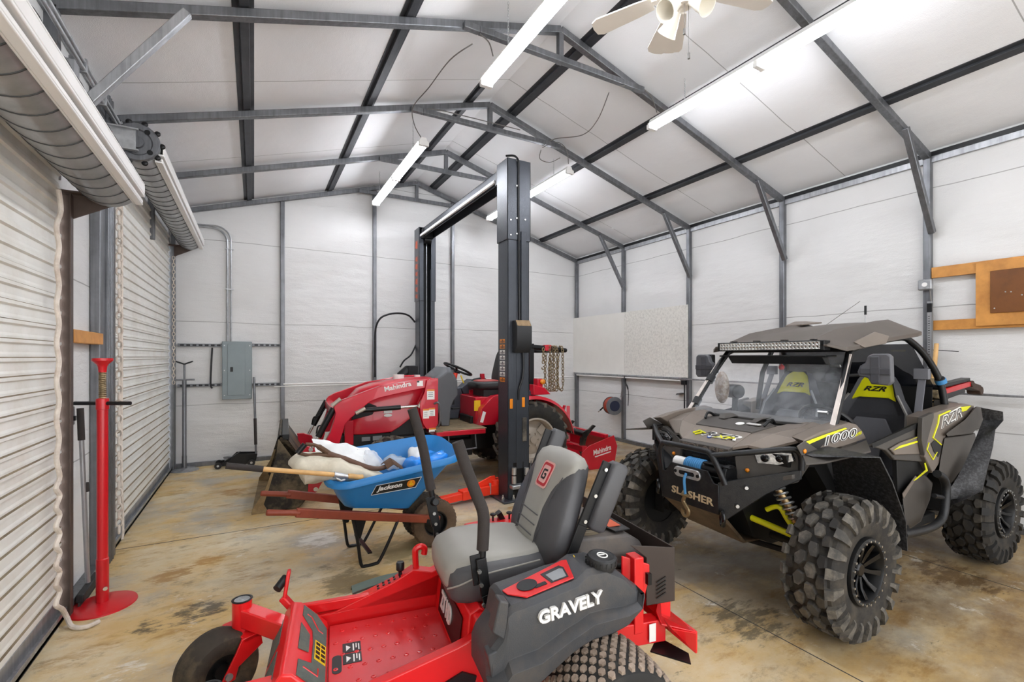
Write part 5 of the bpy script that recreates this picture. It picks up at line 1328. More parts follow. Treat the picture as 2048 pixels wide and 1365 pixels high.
# riser below the seat with lettering
b = MB(); b.poly([(.36, -.30, .24), (.405, -.30, .24), (.375, -.30, .50), (.33, -.30, .52), (.30, -.30, .50)], (0, .60, 0)); rs = b.build('seat_riser', 'grav_red', t, bevel=.006)
b = MB(); b.poly([(.4052, -.20, .275), (.3855, -.20, .445), (.3855, .22, .445), (.4052, .22, .275)], (.002, 0, 0)); b.build('riser_decal', 'decal_black', rs)
b = MB(); b.text('ZT HD', (.4055, -.15, .32), (.4055, .06, .32), (-.0125, 0, .11), .085, .003, 0, .03); b.build('lettering', 'decal_white', rs)
b = MB(); b.bx((.10, -.34, .40), (.36, .34, .50)); b.bx((-.50, -.30, .20), (.30, .30, .40)); b.build('seat_platform', 'grav_red', t, bevel=.008)
# front foot plate with grip tape
FP = [(.945, .18), (.945, .275), (1.065, .395), (1.105, .405), (1.135, .365), (1.19, .25), (1.19, .16)]
b = MB(); b.poly([(x, -.285, z) for x, z in FP], (0, .57, 0)); fp = b.build('front_plate', 'grav_red', t, bevel=.008)
d = Vector((.12, 0, .12)); n_ = Vector((-.7, 0, .7)).normalized() * .003
o0 = Vector((.945, 0, .275))
TP = lambda pts: [o0 + d * u + Vector((0, y, 0)) + n_ * .3 for u, y in pts]
b = MB(); b.poly(TP([(.06, .27), (.06, -.20), (.45, -.262), (.92, -.262), (.92, -.17), (.55, -.10), (.50, -.02), (.50, .14), (.90, .17), (.90, .27)]), n_); b.poly(TP([(.62, -.05), (.94, -.10), (.94, .10), (.62, .08)]), n_); b.build('grip_tape', 'grip_tape', fp)
b = MB(); b.poly([p + n_ for p in TP([(.08, -.04), (.44, -.04), (.44, .10), (.08, .10)])], n_ * .4)
for i in range(4):
    for j in range(2): b.poly([p + n_ * 1.4 for p in TP([(.105 + j * .17 + u, -.03 + i * .032 + y) for u, y in ((0, 0), (.13, 0), (.13, .02), (0, .02))])], n_ * .3, 1)
b.build('yellow_decal', ['decal_yellow', 'decal_black'], fp)
d2 = Vector((.055, 0, -.115)); n2 = Vector((.115, 0, .055)).normalized() * .003; o1 = Vector((1.135, 0, .365))
b = MB(); b.poly([o1 + d2 * u + Vector((0, y, 0)) for u, y in ((.08, -.22), (.9, -.24), (.9, -.02), (.08, -.02))], n2); b.poly([o1 + d2 * u + Vector((0, y, 0)) for u, y in ((.08, .04), (.9, .04), (.9, .24), (.08, .22))], n2); b.build('grip_tape', 'grip_tape', fp)
b = MB(); b.text('GRAVELY', (1.191, .20, .185), (1.191, -.22, .185), (0, 0, .05), .045, .002, 0, .02); b.build('lettering', 'decal_black', fp)
b = MB(); b.tube([o0 + d * u + Vector((0, y, 0)) + n_ for u, y in ((.78, -.20), (.62, -.20), (.35, -.13), (.2, -.13))], .004, 6); b.tube([o0 + d * u + Vector((0, y, 0)) + n_ for u, y in ((.75, .20), (.30, .20), (.30, .15))], .004, 6); b.build('pin_stripe', 'grav_red', fp)
# casters
for s, sw in ((-1, 35), (1, 25)):
    pv = Vector((1.33, s * .325, 0))
    b = MB(); b.bar((1.10, s * .20, .30), (1.33, s * .325, .365), .075, .085); ca = b.build('caster_arm', 'grav_red', t, bevel=.006)
    b = MB(); b.cyl(pv + Vector((0, 0, .30)), pv + Vector((0, 0, .435)), .043, 24); b.build('pivot_tube', 'grav_red', ca)
    b = MB(); b.lathe([(.034, 0), (.034, -.004), (.012, -.004), (.012, .004), (0, .004)], pv + Vector((0, 0, .436)), (0, 0, 1), 20); b.lathe([(.043, 0), (.046, .004), (.036, .006), (.034, 0)], pv + Vector((0, 0, .433)), (0, 0, 1), 24, mi=1); b.build('cap', ['zinc', 'black'], ca)
    wd = Vector((cos(radians(sw * -s)), sin(radians(sw * -s)) , 0)); ax = Vector((-wd.y, wd.x, 0)); wc = pv + wd * .11 + Vector((0, 0, .165))
    for q in (-1, 1):
        b = MB(); o_ = ax * q * .095
        b.poly([pv + o_ + Vector((0, 0, .30)) - wd * .035, pv + o_ + Vector((0, 0, .30)) + wd * .05, pv + o_ + Vector((0, 0, .25)) + wd * .075, wc + o_ + wd * .035 + Vector((0, 0, -.03)), wc + o_ - wd * .03 + Vector((0, 0, -.03)), wc + o_ - wd * .045 + Vector((0, 0, .02)), pv + o_ + Vector((0, 0, .24)) - wd * .045], ax * .010)
        b.build('fork_plate', 'grav_red', ca, bevel=.002)
        b = MB(); b.cyl(wc + o_ + ax * (.01 if q > 0 else 0), wc + o_ + ax * (.022 if q > 0 else -.014), .016, 10); b.build('axle_nut', 'zinc', ca)
    b = MB(); b.bar(pv - ax * .105 + Vector((0, 0, .29)), pv + ax * .105 + Vector((0, 0, .29)), .085, .02); b.build('fork_crown', 'grav_red', ca, bevel=.003)
    b = MB(); prof = [(.075, -.06), (.095, -.075), (.125, -.082), (.148, -.076), (.160, -.058), (.165, -.025), (.165, .025), (.160, .058), (.148, .076), (.125, .082), (.095, .075), (.075, .06)]
    b.lathe(prof, wc, ax, 44, closed=True); ty = b.build('caster_tyre', 'rubber_mud', t)
    b = MB(); b.lathe([(0, -.045), (.03, -.045), (.035, -.03), (.078, -.05), (.082, 0), (.078, .05), (.035, .03), (.03, .045), (0, .045)], wc, ax, 30); b.build('rim', 'black', ty)
# seat
def loft_sections(name, m, secs, parent, sm=60):
    return MB().loft(secs).build(name, m, parent, smooth=sm)
def sup(cx, cy, cz, hy, hz, n=32, e=.45, X=(0, 1, 0), Z=(0, 0, 1)):
    out = []; X, Z = Vector(X), Vector(Z)
    for k in range(n):
        th = 2 * pi * k / n; c_, s_ = cos(th), sin(th)
        out.append(Vector((cx, cy, cz)) + X * hy * math.copysign(abs(c_) ** e, c_) + Z * hz * math.copysign(abs(s_) ** e, s_))
    return out
YS = -.01
S = [(.44, .16, .03, .585), (.43, .22, .065, .585), (.405, .245, .085, .59), (.34, .262, .10, .595), (.22, .268, .10, .60), (.06, .262, .095, .60), (-.06, .24, .08, .605), (-.10, .2, .05, .61)]
st = loft_sections('seat', 'seat_dark', [sup(x, YS, z - .012, hy, hz) for x, hy, hz, z in S], t)
S2 = [(.452, .10, .02, .60), (.445, .17, .05, .602), (.42, .20, .075, .608), (.34, .225, .086, .622), (.22, .232, .082, .628), (.06, .222, .078, .624), (-.05, .19, .066, .624)]
loft_sections('seat_cushion', 'seat_grey', [sup(x, YS, z, hy, hz) for x, hy, hz, z in S2], st)
b = MB(); b.tube(smooth_path([(.446, YS + .20, .57), (.40, YS + .247, .60), (.30, YS + .262, .635), (.16, YS + .265, .65), (.02, YS + .25, .655)], 5), .004, 6); b.build('piping', 'seat_grey', st)
bx0 = Vector((-.03, YS + .022, .60)); bd = Vector((-.20, 0, .52)).normalized(); bn = Vector((bd.z, 0, -bd.x))
def back(rows, off, depth, e=.5):
    return [sup(*(bx0 + bd * h + bn * (off + o_)), hy, d_, 36, e, (0, 1, 0), bn) for h, hy, d_, o_ in rows]
rows = [(.0, .21, .03, 0), (.03, .255, .055, 0), (.12, .285, .065, .004), (.24, .282, .068, .006), (.36, .256, .066, .0), (.46, .222, .06, -.01), (.51, .20, .05, -.016), (.535, .16, .03, -.02), (.545, .08, .012, -.022)]
sb = loft_sections('backrest', 'seat_dark', back(rows, 0, 0), t)
rows2 = [(.02, .085, .03, .032), (.05, .098, .04, .034), (.12, .105, .045, .034), (.24, .115, .048, .034), (.33, .135, .05, .026), (.40, .18, .055, .012), (.46, .216, .062, -.002), (.51, .205, .056, -.010), (.538, .165, .035, -.016), (.55, .08, .014, -.02)]
sp = loft_sections('backrest_panel', 'seat_grey', back(rows2, 0.004, 0), sb)
b = MB()
for h in (.10, .15, .20): b.tube([bx0 + bd * h + bn * (.0848 if h < .22 else .0848) + Vector((0, y, 0)) for y in (-.10, 0, .10)], .003, 6)
b.tube(smooth_path([bx0 + bd * h + bn * (.0705 - .0 * k) + Vector((0, .012 + y, 0)) for k, (h, y) in enumerate(((.02, .09), (.12, .113), (.24, .125), (.34, .145), (.42, .185)))], 4), .003, 6)
b.tube(smooth_path([bx0 + bd * h + bn * .0705 + Vector((0, -.012 - y, 0)) for h, y in ((.02, .09), (.12, .113), (.24, .125), (.34, .145), (.42, .185))], 4), .003, 6)
b.build('stitching', 'seat_dark', sp)
# square G badge stitched on the backrest
bu = (bd - bn * .14).normalized(); bf = (bn + bd * .14).normalized(); bc = bx0 + bd * .395 + bn * .0765 + Vector((0, .018, 0)); yv = Vector((0, 1, 0))
def badge(hw_, hh, d_, m, par, nm):
    pts = [];
    for (sx, sy, a0) in ((1, 1, 0), (-1, 1, 90), (-1, -1, 180), (1, -1, 270)):
        r_ = min(hw_, hh) * .35
        for k in range(5):
            a = radians(a0 + 22.5 * k); pts.append(bc + bf * d_ + yv * (sx * (hw_ - r_) + r_ * cos(a)) + bu * (sy * (hh - r_) + r_ * sin(a)))
    return MB().poly(pts, bf * .002).build(nm, m, par)
bg_ = badge(.062, .070, -.004, mat('pink badge felt', '#dba6a0', .7), sp, 'badge')
badge(.052, .060, -.002, mat('badge red', '#b3202c', .6), bg_, 'badge_field'); badge(.038, .046, -.0005, mat('badge inner', '#d9a5a0', .7), bg_, 'badge_centre')
b = MB(); w_ = lambda u, v: bc + bf * .0022 - yv * u * -1 * 1 + bu * v
gp = [(-.016, .016), (.014, .016), (.014, -.0), (.001, -.0), (.001, -.004)]
for p, q in (((-.02, .021), (.02, .021)), ((-.018, .021), (-.018, -.022)), ((-.02, -.022), (.02, -.022)), ((.018, -.022), (.018, .0)), ((.0, .0), (.02, .0))):
    b.bar(w_(*p), w_(*q), .010, .002, bf)
b.build('letter', 'decal_black', bg_)
# armrests, folded up
for s, dz in ((1, 0), (-1, 0)):
    y0 = YS + s * .325
    b = MB(); A_ = Vector((-.10, y0, .69)); B_ = Vector((-.30, y0, 1.11 if s > 0 else 1.17))
    b.bar(A_ + Vector((.02, 0, -.06)), A_.lerp(B_, .35), .012, .05, (1, 0, 0)); b.bar(A_.lerp(B_, .3), A_.lerp(B_, .98), .014, .05, (1, 0, 0)); ab = b.build('armrest_bracket', 'black', t, bevel=.003)
    b = MB(); k = len(b.v); sec = []
    dv = (B_ - A_).normalized(); nv = Vector((-dv.z, 0, dv.x))
    for f, h_, w2 in ((.30, .028, .026), (.33, .045, .034), (.60, .048, .036), (.98, .045, .036), (1.02, .03, .026)):
        c_ = A_ + (B_ - A_) * f + nv * .065
        sec.append(sup(c_.x, c_.y + s * .0, c_.z, w2, h_, 20, .45, (0, 1, 0), nv))
    b.loft(sec); b.build('armrest_pad', 'seat_dark', ab, smooth=60)
    b = MB(); 
    for f in (.35, .62, .9): p = A_.lerp(B_, f); b.cyl(p + Vector((0, s * .006, 0)), p + Vector((0, s * .016, 0)), .009, 8)
    b.build('bolt', 'chrome', ab)
# lap bars
LB = [G(915, 884, .24), G(930, 930, .25), G(952, 988, .27), G(966, 1025, .29), G(967, 1060, .30), G(965, 1100, .305)]
b = MB(); b.tube(smooth_path(LB, 5), .026, 16); lv = b.build('lap_bar', 'black_foam', t)
b = MB(); b.cyl(G(965, 1098, .305), G(963, 1150, .31), .016, 14); b.build('bar_tube', 'black', lv)
b = MB(); p1, p2, p3 = G(962, 1118, .325), G(972, 1190, .335), G(1000, 1300, .345)
b.bar(p1, p2, .045, .012, (0, 1, 0)); b.bar(p2, p3, .042, .012, (0, 1, 0)); b.bar(G(950, 1110, .31), G(958, 1170, .32), .05, .008, (0, 1, 0)); b.build('lever_plate', 'black', lv, bevel=.003)
b = MB()
for px, py in ((958, 1143), (962, 1170), (967, 1210), (985, 1295)): p = G(px, py, .34); b.cyl(p, p + Vector((0, .012, 0)), .009, 8)
b.build('bolt', 'chrome', lv)
RB = [G(824, 818, -.33), G(836, 858, -.325), G(848, 905, -.32), G(857, 955, -.315), G(862, 980, -.31)]
b = MB(); b.tube(smooth_path(RB, 5), .026, 16); lv = b.build('lap_bar', 'black_foam', t)
b = MB(); b.cyl(G(862, 980, -.31), G(868, 1015, -.31), .016, 14); b.build('bar_tube', 'black', lv)
b = MB(); b.bar(G(860, 995, -.30), G(872, 1052, -.30), .05, .012, (0, 1, 0)); b.bar(G(872, 1045, -.30), G(884, 1145, -.30), .042, .012, (0, 1, 0)); b.cyl(G(862, 1005, -.33), G(872, 1005, -.27), .02, 12); b.build('lever_plate', 'black', lv, bevel=.003)
b = MB()
for px, py in ((868, 1027), (871, 1048), (874, 1068)): p = G(px, py, -.29); b.cyl(p, p + Vector((0, .012, 0)), .009, 8)
b.build('bolt', 'chrome', lv)
b = MB(); p = G(878, 1085, -.29); b.bar(p + Vector((.02, 0, 0)), p + Vector((-.05, .0, -.02)), .05, .012); b.bar(p + Vector((.02, 0, 0)), p + Vector((.03, .0, -.02)), .05, .012); b.build('park_lever', 'decal_yellow', lv, bevel=.003)
# charcoal side pods (fuel tanks), near one carries the name
for s in (1, -1):
    def sec(x, zb, zt, yo=.62, ti=.0, sh=.045):
        return [(x, s * .40, zb), (x, s * .40, zt - .01 + ti), (x, s * .44, zt + ti), (x, s * (yo - .04), zt), (x, s * (yo - .018), zt - sh * .4), (x, s * (yo - .012), zt - sh * 1.4), (x, s * (yo - .016), zb + (zt - zb) * .40), (x, s * (yo + .026), zb + (zt - zb) * .31), (x, s * (yo + .022), zb + .03), (x, s * (yo - .01), zb)]
    XS = [(.395, .39, .49, .61), (.378, .38, .53, .64), (.335, .38, .58, .645), (.318, .37, .662, .645), (.300, .37, .676, .645), (.20, .38, .692, .645), (.075, .45, .714, .64), (.02, .465, .718, .63), (-.035, .468, .745, .615), (-.12, .47, .742, .61), (-.20, .49, .700, .61), (-.27, .54, .63, .60), (-.298, .585, .62, .575)]
    if s < 0: XS = [(.21, .42, .49, .60), (.19, .40, .535, .61), (-.05, .44, .555, .61), (-.24, .50, .565, .60), (-.29, .52, .545, .58)]
    pod = MB().loft([sec(*a) for a in XS]).build('side_pod', 'mow_grey', t, smooth=24, bevel=.004)
    if s > 0:
        for pts in ([(985, 1268), (1000, 1203), (1018, 1206), (1014, 1285)], [(976, 1312), (1010, 1294), (1016, 1350), (984, 1364)]):
            P_ = [G(a, c, .625) for a, c in pts]; b = MB(); b.loft([P_, [p + Vector((.0, -.06, .0)) for p in P_]]); b.build('pod_rib', 'mow_grey', pod, bevel=.006)
    # red control panel let into the top
    za = lambda x: .6775 + (.300 - x) * .16 if x > .2 else .6935 + (.2 - x) * .178
    ol = [(.298, .50), (.290, .54), (.235, .602), (.03, .592), (-.01, .45), (.01, .44)]
    if s > 0:
        b = MB(); b.poly([(x, s * y, za(x) + .001) for x, y in ol], (0, 0, .005)); pnl = b.build('control_panel', 'grav_red', pod, bevel=.002)
        b = MB(); cz = za(.205) + .0085; nrm_ = Vector((.17, 0, 1)).normalized(); cp0 = Vector((.205, s * .53, cz)); b.cyl(cp0, cp0 + nrm_ * .002, .041, 32); b.box(cp0 + Vector((-.045, .03, .007)), (.05, .022, .003), Matrix.Rotation(.17, 3, 'Y')); b.build('cup_holder', 'black', pnl)
        b = MB(); b.poly([(x, s * y, za(x) + .0065) for x, y in ((.13, .49), (.12, .575), (.045, .575), (.03, .50), (.04, .475))], (0, 0, .0015)); b.build('tray', 'decal_black', pnl)
        b = MB(); b.poly([(x, s * y, za(x) + .0085) for x, y in ((.115, .51), (.11, .568), (.052, .568), (.04, .51), (.05, .50))], (0, 0, .001)); b.build('tray_floor', 'decal_grey', pnl)
        b = MB(); p, q = G(1076, 1250, .632), G(1202, 1203, .605); b.text('GRAVELY', (p.x, .640, p.z + .003), (q.x, .618, q.z + .003), (0, 0, 1), .050, .006, .0, .035); b.build('lettering', 'decal_white', pod)
        b = MB(); b.poly([(-.02, .45, .727), (-.05, .44, .745), (-.045, .46, .745)], (0, 0, .002)); b.build('yellow_decal', 'decal_yellow', pod)
    else:
        b = MB(); b.poly([(.20, -.57, .52), (.17, -.57, .575), (-.20, -.57, .60), (-.22, -.57, .52)], (0, .14, 0)); pnl = b.build('control_panel', 'grav_red', pod, bevel=.008)
        b = MB()
        for x, y, h in ((-.10, -.50, .035), (.0, -.52, .03)): b.cyl((x, y, .585), (x, y, .592 + h), .006, 8); b.ball((x, y, .595 + h), (.020, .020, .010), 12, 8)
        b.box((-.05, -.53, .61), (.03, .05, .05), Matrix.Rotation(.5, 3, 'Y')); b.build('control_knob', 'black', pnl)
    if s > 0:
        cc = (-.125, s * .54, .728)
        b = MB(); b.lathe([(.052, -.01), (.052, .012), (.062, .013), (.063, .035), (.058, .045), (.048, .048), (.045, .046), (0, .046)], cc, (-.05, s * .1, 1), 36)
        for k in range(18): a = 2 * pi * k / 18; b.box((cc[0] + .063 * cos(a), cc[1] + .063 * sin(a), cc[2] + .025), (.008, .008, .018), Matrix.Rotation(a, 3, 'Z'))
        cp = b.build('fuel_cap', 'black_pl', pod)
        b = MB(); b.lathe([(.018, .047), (.018, .0495), (.023, .0495), (.023, .047)], cc, (-.05, s * .1, 1), 24, closed=True); b.box((cc[0], cc[1], cc[2] + .048), (.03, .006, .003)); b.build('cap_mark', 'decal_white', cp)
    # drive wheels with turf tread
    c = (-.07, s * .685, .248); b = MB(); rf = tyre_body(b, c, .237, .29, .12, 64, .14, .012)
    nl = 34
    for k in range(nl):
        for j, yy in enumerate((-.12, -.09, -.06, -.03, 0, .03, .06, .09, .12)):
            hx_ = [(.0175 * cos(a), .0155 * sin(a)) for a in [pi / 3 * q for q in range(6)]]
            lug(b, c, [(x, yy + y) for x, y in hx_], rf, .010, .78, 2 * pi * (k + (.5 if j % 2 else 0)) / nl, 1)
    ty = b.build('turf_tyre', ['rubber', mat('dusty turf block', '#9a8a7c', .85, 0, .25, 30, dirt='#5d4634', dirt_amt=.6, ds=10)], t, smooth=30)
    b = MB(); b.lathe([(.123, -s * .1), (.125, s * .115), (.112, s * .118), (.10, s * .05), (.06, s * .06), (0, s * .06)], c, (0, 1, 0), 36); b.build('rim', 'black', ty)
# engine, cover and guard
b = MB(); b.loft([[(x, y, z) for y, z in ((-.30, .48), (-.30, .66 - d_), (-.24, .72 - d_), (.24, .72 - d_), (.30, .66 - d_), (.30, .48))] for x, d_ in ((-.13, .06), (-.17, .0), (-.46, .012), (-.53, .05), (-.55, .10))]); en = b.build('engine_cover', 'engine_grey', t, smooth=30, bevel=.012)
b = MB()
for i in range(8): b.tube([(-.27 + (.022 + i * .011) * cos(a), .09 + (.022 + i * .011) * sin(a), .755 - (i / 7) ** 3 * .02) for a in [2 * pi * k / 32 for k in range(32)]], .003, 6, closed=True)
for k in range(6): a = k * pi / 3; b.bar((-.27, .09, .75), (-.27 + .10 * cos(a), .09 + .10 * sin(a), .735), .004, .004)
b.lathe([(.112, -.04), (.112, 0), (.104, .004), (.100, -.03)], (-.27, .09, .73), (0, 0, 1), 36)
b.build('fan_screen', mat('dusty screen', '#6d6250', .7, .2), en)
b = MB(); b.lathe([(0, .0), (.1, 0), (.1, .01), (0, .01)], (-.27, .09, .715), n=32); b.build('fan', 'decal_black', en)
b = MB(); b.poly([(-.36, -.02, .722), (-.50, -.05, .715), (-.50, .20, .715), (-.40, .22, .722)], (0, 0, .005)); dd = b.build('engine_decal', 'decal_black', en)
b = MB(); b.bx((-.40, .0, .7265), (-.47, .16, .7285)); b.build('decal_stripe', 'orange_red', dd)
b = MB(); b.bx((-.50, -.28, .30), (-.14, .28, .52)); b.cyl((-.30, .30, .5), (-.42, .36, .46), .03, 12); b.tube(smooth_path([(-.33, .30, .60), (-.37, .38, .62), (-.42, .38, .64), (-.44, .34, .62)], 5), .014, 8); b.build('engine_block', 'chassis', t, bevel=.01)
# guard: dark plates round the back
b = MB(); g0 = .50
b.poly([(-.42, .42, .74), (-.55, .45, .705), (-.56, .45, .47), (-.42, .42, .44)], (0, .006, 0)) if False else None
b.bx((-.575, -.42, .46), (-.568, .45, .71)); b.poly([(-.34, .43, .745), (-.572, .45, .71), (-.572, .45, .46), (-.42, .44, .46), (-.42, .44, .68)], (0, .006, 0)); gd = b.build('engine_guard', mat('brown black guard', '#3a302b', .5, .1), t, bevel=.003)
b = MB()
for i in range(5): b.bar((-.579, .40 - i * .05, .50), (-.579, .36 - i * .05, .56), .003, .012, (1, 0, 0))
for i in range(5): b.bar((-.47 - .0 * i, .4565, .49 + i * .018), (-.52, .4565, .51 + i * .018), .006, .003, (0, 1, 0))
b.build('vent_slot', 'decal_black', gd)
# rear frame and bumper
b = MB(); b.bar((-.36, .44, .36), (-.36, .44, .70), .05, .07); b.poly([(-.30, .42, .70), (-.42, .46, .66), (-.42, .46, .60), (-.36, .46, .42), (-.30, .42, .42)], (0, .01, 0)); b.bar((-.15, .42, .355), (-.50, .45, .355), .07, .10); b.bar((-.15, -.42, .355), (-.50, -.45, .355), .07, .10); b.bar((-.36, -.44, .36), (-.36, -.44, .70), .05, .07)
rfm = b.build('rear_frame', 'grav_red', t, bevel=.004)
b = MB(); b.bx((-.44, .486, .32), (-.405, .488, .40)); b.build('decal', 'decal_white', rfm)
b = MB(); b.poly([(-.46, .46, .43), (-.52, .42, .50), (-.53, -.42, .50), (-.47, -.46, .43), (-.47, -.50, .39), (-.60, -.56, .36), (-.62, .0, .36), (-.60, .56, .36), (-.46, .50, .39)], (0, 0, .008)); b.bx((-.61, -.56, .27), (-.60, .56, .368)); b.poly([(-.60, .565, .27), (-.60, .565, .365), (-.48, .55, .40), (-.46, .52, .43), (-.5, .52, .36)], (0, -.008, 0)); b.bx((-.56, .36, .37), (-.50, .44, .46)); b.build('rear_bumper', 'grav_red', t, bevel=.004)
b = MB(); b.poly([(-.40, .50, .285), (-.52, .62, .275), (-.56, .56, .275), (-.50, .42, .285)], (0, 0, .006)); b.build('mud_flap_bracket', 'black', t)
b = MB(); b.box((-.41, .475, .60), (.02, .02, .05)); b.build('latch', 'black', rfm)
# ================================================================== side-by-side
M['bronze'] = mat('matte bronze plastic', '#80766d', .42, .35, .05, 5)
M['bronze_dk'] = mat('dark graphite plastic', '#4a4642', .55, .05, .08, bump=.1, bs=120)
M['lime'] = mat('lime yellow paint', '#e3e21a', .35, 0, .04)
M['blk_gloss'] = mat('black gloss', '#0f1012', .2, .2, .1)
M['blk_plate'] = mat('black powder coat', '#17191d', .42, .2, .15, bump=.2, bs=150, dirt='#4a4844', dirt_amt=.25, ds=20)
M['flare'] = mat('black mud flare', '#121315', .5, 0, .15, dirt='#77757a', dirt_amt=.35, ds=60)
M['cab_black'] = mat('cab black', '#0b0b0c', .6, 0, .1)
M['seat_b'] = mat('black seat cloth', '#3a3b40', .7, 0, .1, bump=.2, bs=200)
M['seat_mesh'] = mat('charcoal seat panel', '#696a70', .7, 0, .05, bump=.2, bs=300)
M['mud_lug'] = mat('mud tyre', '#3f3d3a', .75, 0, .25, 10, dirt='#8b8376', dirt_amt=.75, ds=9)
M['tyre_deep'] = mat('mud tyre carcass', '#211f1d', .8, 0, .2, 10, dirt='#5f5648', dirt_amt=.5, ds=7)
M['skid'] = mat('scuffed skid plate', '#6b5b48', .5, .2, .3, 9, dirt='#3a2f26', dirt_amt=.8, ds=5)
M['facet'] = mat('faceted lamp reflector', '#d9dadb', .15, .85, .6, 45)
M['rope_blue'] = mat('blue winch rope', '#3f83b8', .7, 0, .1)
RF = Fr(4.01, 2.21, 180)
R = RF.y
t = vthing('side_by_side', 'bronze and black off road side by side with lime accents and big mud tyres', 'off-road vehicle', RF)
# ---------------------------------------------------------------- tyres and wheels
for sx in (1, -1):
    for s in (1, -1):
        c = (1.03 if sx > 0 else -1.02, s * .745, .405)
        b = MB(); rf = tyre_body(b, c, .372, .27, .185, 64, .22, .02); nl = 22
        rnd = random.Random(3)
        J = lambda ps: [(x * .92 + rnd.uniform(-.004, .004), y + rnd.uniform(-.004, .004)) for x, y in ps]
        for k in range(nl):
            a = 2 * pi * k / nl; ha = pi / nl
            # centre blocks: interlocking pairs; shoulder blocks wrap on to the sidewall
            lug(b, c, J([(-.044, -.052), (.008, -.060), (.042, -.030), (.034, -.001), (-.020, -.004), (-.052, -.024)]), rf, .024, .88, a, 1)
            lug(b, c, J([(-.044, .020), (.004, .002), (.044, .010), (.042, .042), (.0, .060), (-.042, .052)]), rf, .024, .88, a + ha, 1)
            lug(b, c, J([(-.040, .070), (-.006, .060), (.036, .066), (.030, .100), (-.034, .104)]), rf, .024, .88, a + ha * .2)
            lug(b, c, J([(-.034, -.104), (.030, -.100), (.036, -.066), (-.006, -.060), (-.040, -.070)]), rf, .024, .88, a + ha * 1.2)
            for e in (1, -1):
                aa = a + (ha * 1.25 if e > 0 else .25 * ha); vs = []
                for (r, y) in ((.365, .108), (.340, .130), (.29, .139), (.27, .136)):
                    for d in (-.5, .5):
                        w2 = .052 if r > .3 else .03
                        for hgt in (0, 1):
                            rr = r + (.030 if hgt and r > .33 else (.012 if hgt else -.015)); yy = e * (y + (.010 if hgt and r < .35 else 0) - (0 if hgt else .012))
                            ang = aa + d * w2 / .37; vs.append((c[0] + rr * cos(ang), c[1] + yy, c[2] + rr * sin(ang)))
                fs = []
                for q in range(3):
                    o_ = q * 4; n_ = o_ + 4
                    fs += [(o_ + 1, n_ + 1, n_ + 3, o_ + 3), (o_ + 0, o_ + 1, n_ + 1, n_ + 0), (o_ + 2, n_ + 2, n_ + 3, o_ + 3)]
                fs += [(0, 2, 3, 1), (12, 13, 15, 14)]
                b.add(vs, fs, 1)
        ty = b.build('front_tyre' if sx > 0 else 'rear_tyre', ['tyre_deep', 'mud_lug' if not (sx < 0 and s > 0) else 'rubber'], t, smooth=30)
        b = MB(); f = s * .128
        b.lathe([(.188, -s * .10), (.19, s * .12), (.186, s * .134), (.165, s * .138), (.158, s * .128), (.15, s * .08), (.14, s * .02), (.05, s * .03), (0, s * .03)], c, (0, 1, 0), 48)
        rm = b.build('rim', 'black', ty)
        b = MB()
        for k in range(9):
            a = 2 * pi * k / 9
            b.poly([(c[0] + r_ * cos(a + d_), c[1] + s * y_, c[2] + r_ * sin(a + d_)) for r_, d_, y_ in ((.04, -.35, .075), (.095, -.16, .085), (.15, -.20, .11), (.15, .0, .11), (.10, .05, .085), (.04, .2, .075))], (0, s * .02, 0))
        b.lathe([(.045, s * .03), (.045, s * .085), (.03, s * .10), (0, s * .10)], c, (0, 1, 0), 20); b.build('spoke', 'blk_gloss', rm)
        if s > 0:
            b = MB()
            for k in range(24): a = 2 * pi * k / 24; p = Vector((c[0] + .174 * cos(a), c[1] + s * .136, c[2] + .174 * sin(a))); b.cyl(p, p + Vector((0, s * .01, 0)), .0065, 8)
            b.build('beadlock_bolt', 'chrome', rm)
# ---------------------------------------------------------------- chassis and cab tub
b = MB(); b.poly([(x, -.24, z) for x, z in ((1.10, .40), (1.22, .62), (1.18, .95), (.75, 1.08), (.55, .62), (-.55, .62), (-.75, 1.0), (-1.25, 1.0), (-1.30, .55), (-.6, .32), (.9, .32))], (0, .48, 0)); b.build('chassis', 'cab_black', t)
b = MB(); b.bx((-.60, -.60, .33), (.62, .60, .40)); b.bx((.55, -.60, .40), (.66, .60, .98)); b.bx((-.72, -.66, .4), (-.64, .66, 1.12)); b.bx((-.6, -.09, .4), (.5, .09, .72)); b.build('cab_tub', 'cab_black', t, bevel=.01)
b = MB(); b.loft([[(x, y, z) for x, z in ((.80, 1.10), (.72, 1.155), (.58, 1.16), (.50, 1.10), (.50, .92), (.62, .9))] for y in (-.58, -.54, .54, .58)]); b.build('dashboard', 'bronze_dk', t, bevel=.02)
# ---------------------------------------------------------------- hood
def sym(b, pts, ext, mi=0):
    b.poly(pts, ext, mi); b.poly([(p[0], -p[1], p[2]) for p in reversed([Vector(p) for p in pts])], (ext[0], -ext[1], ext[2]), mi)
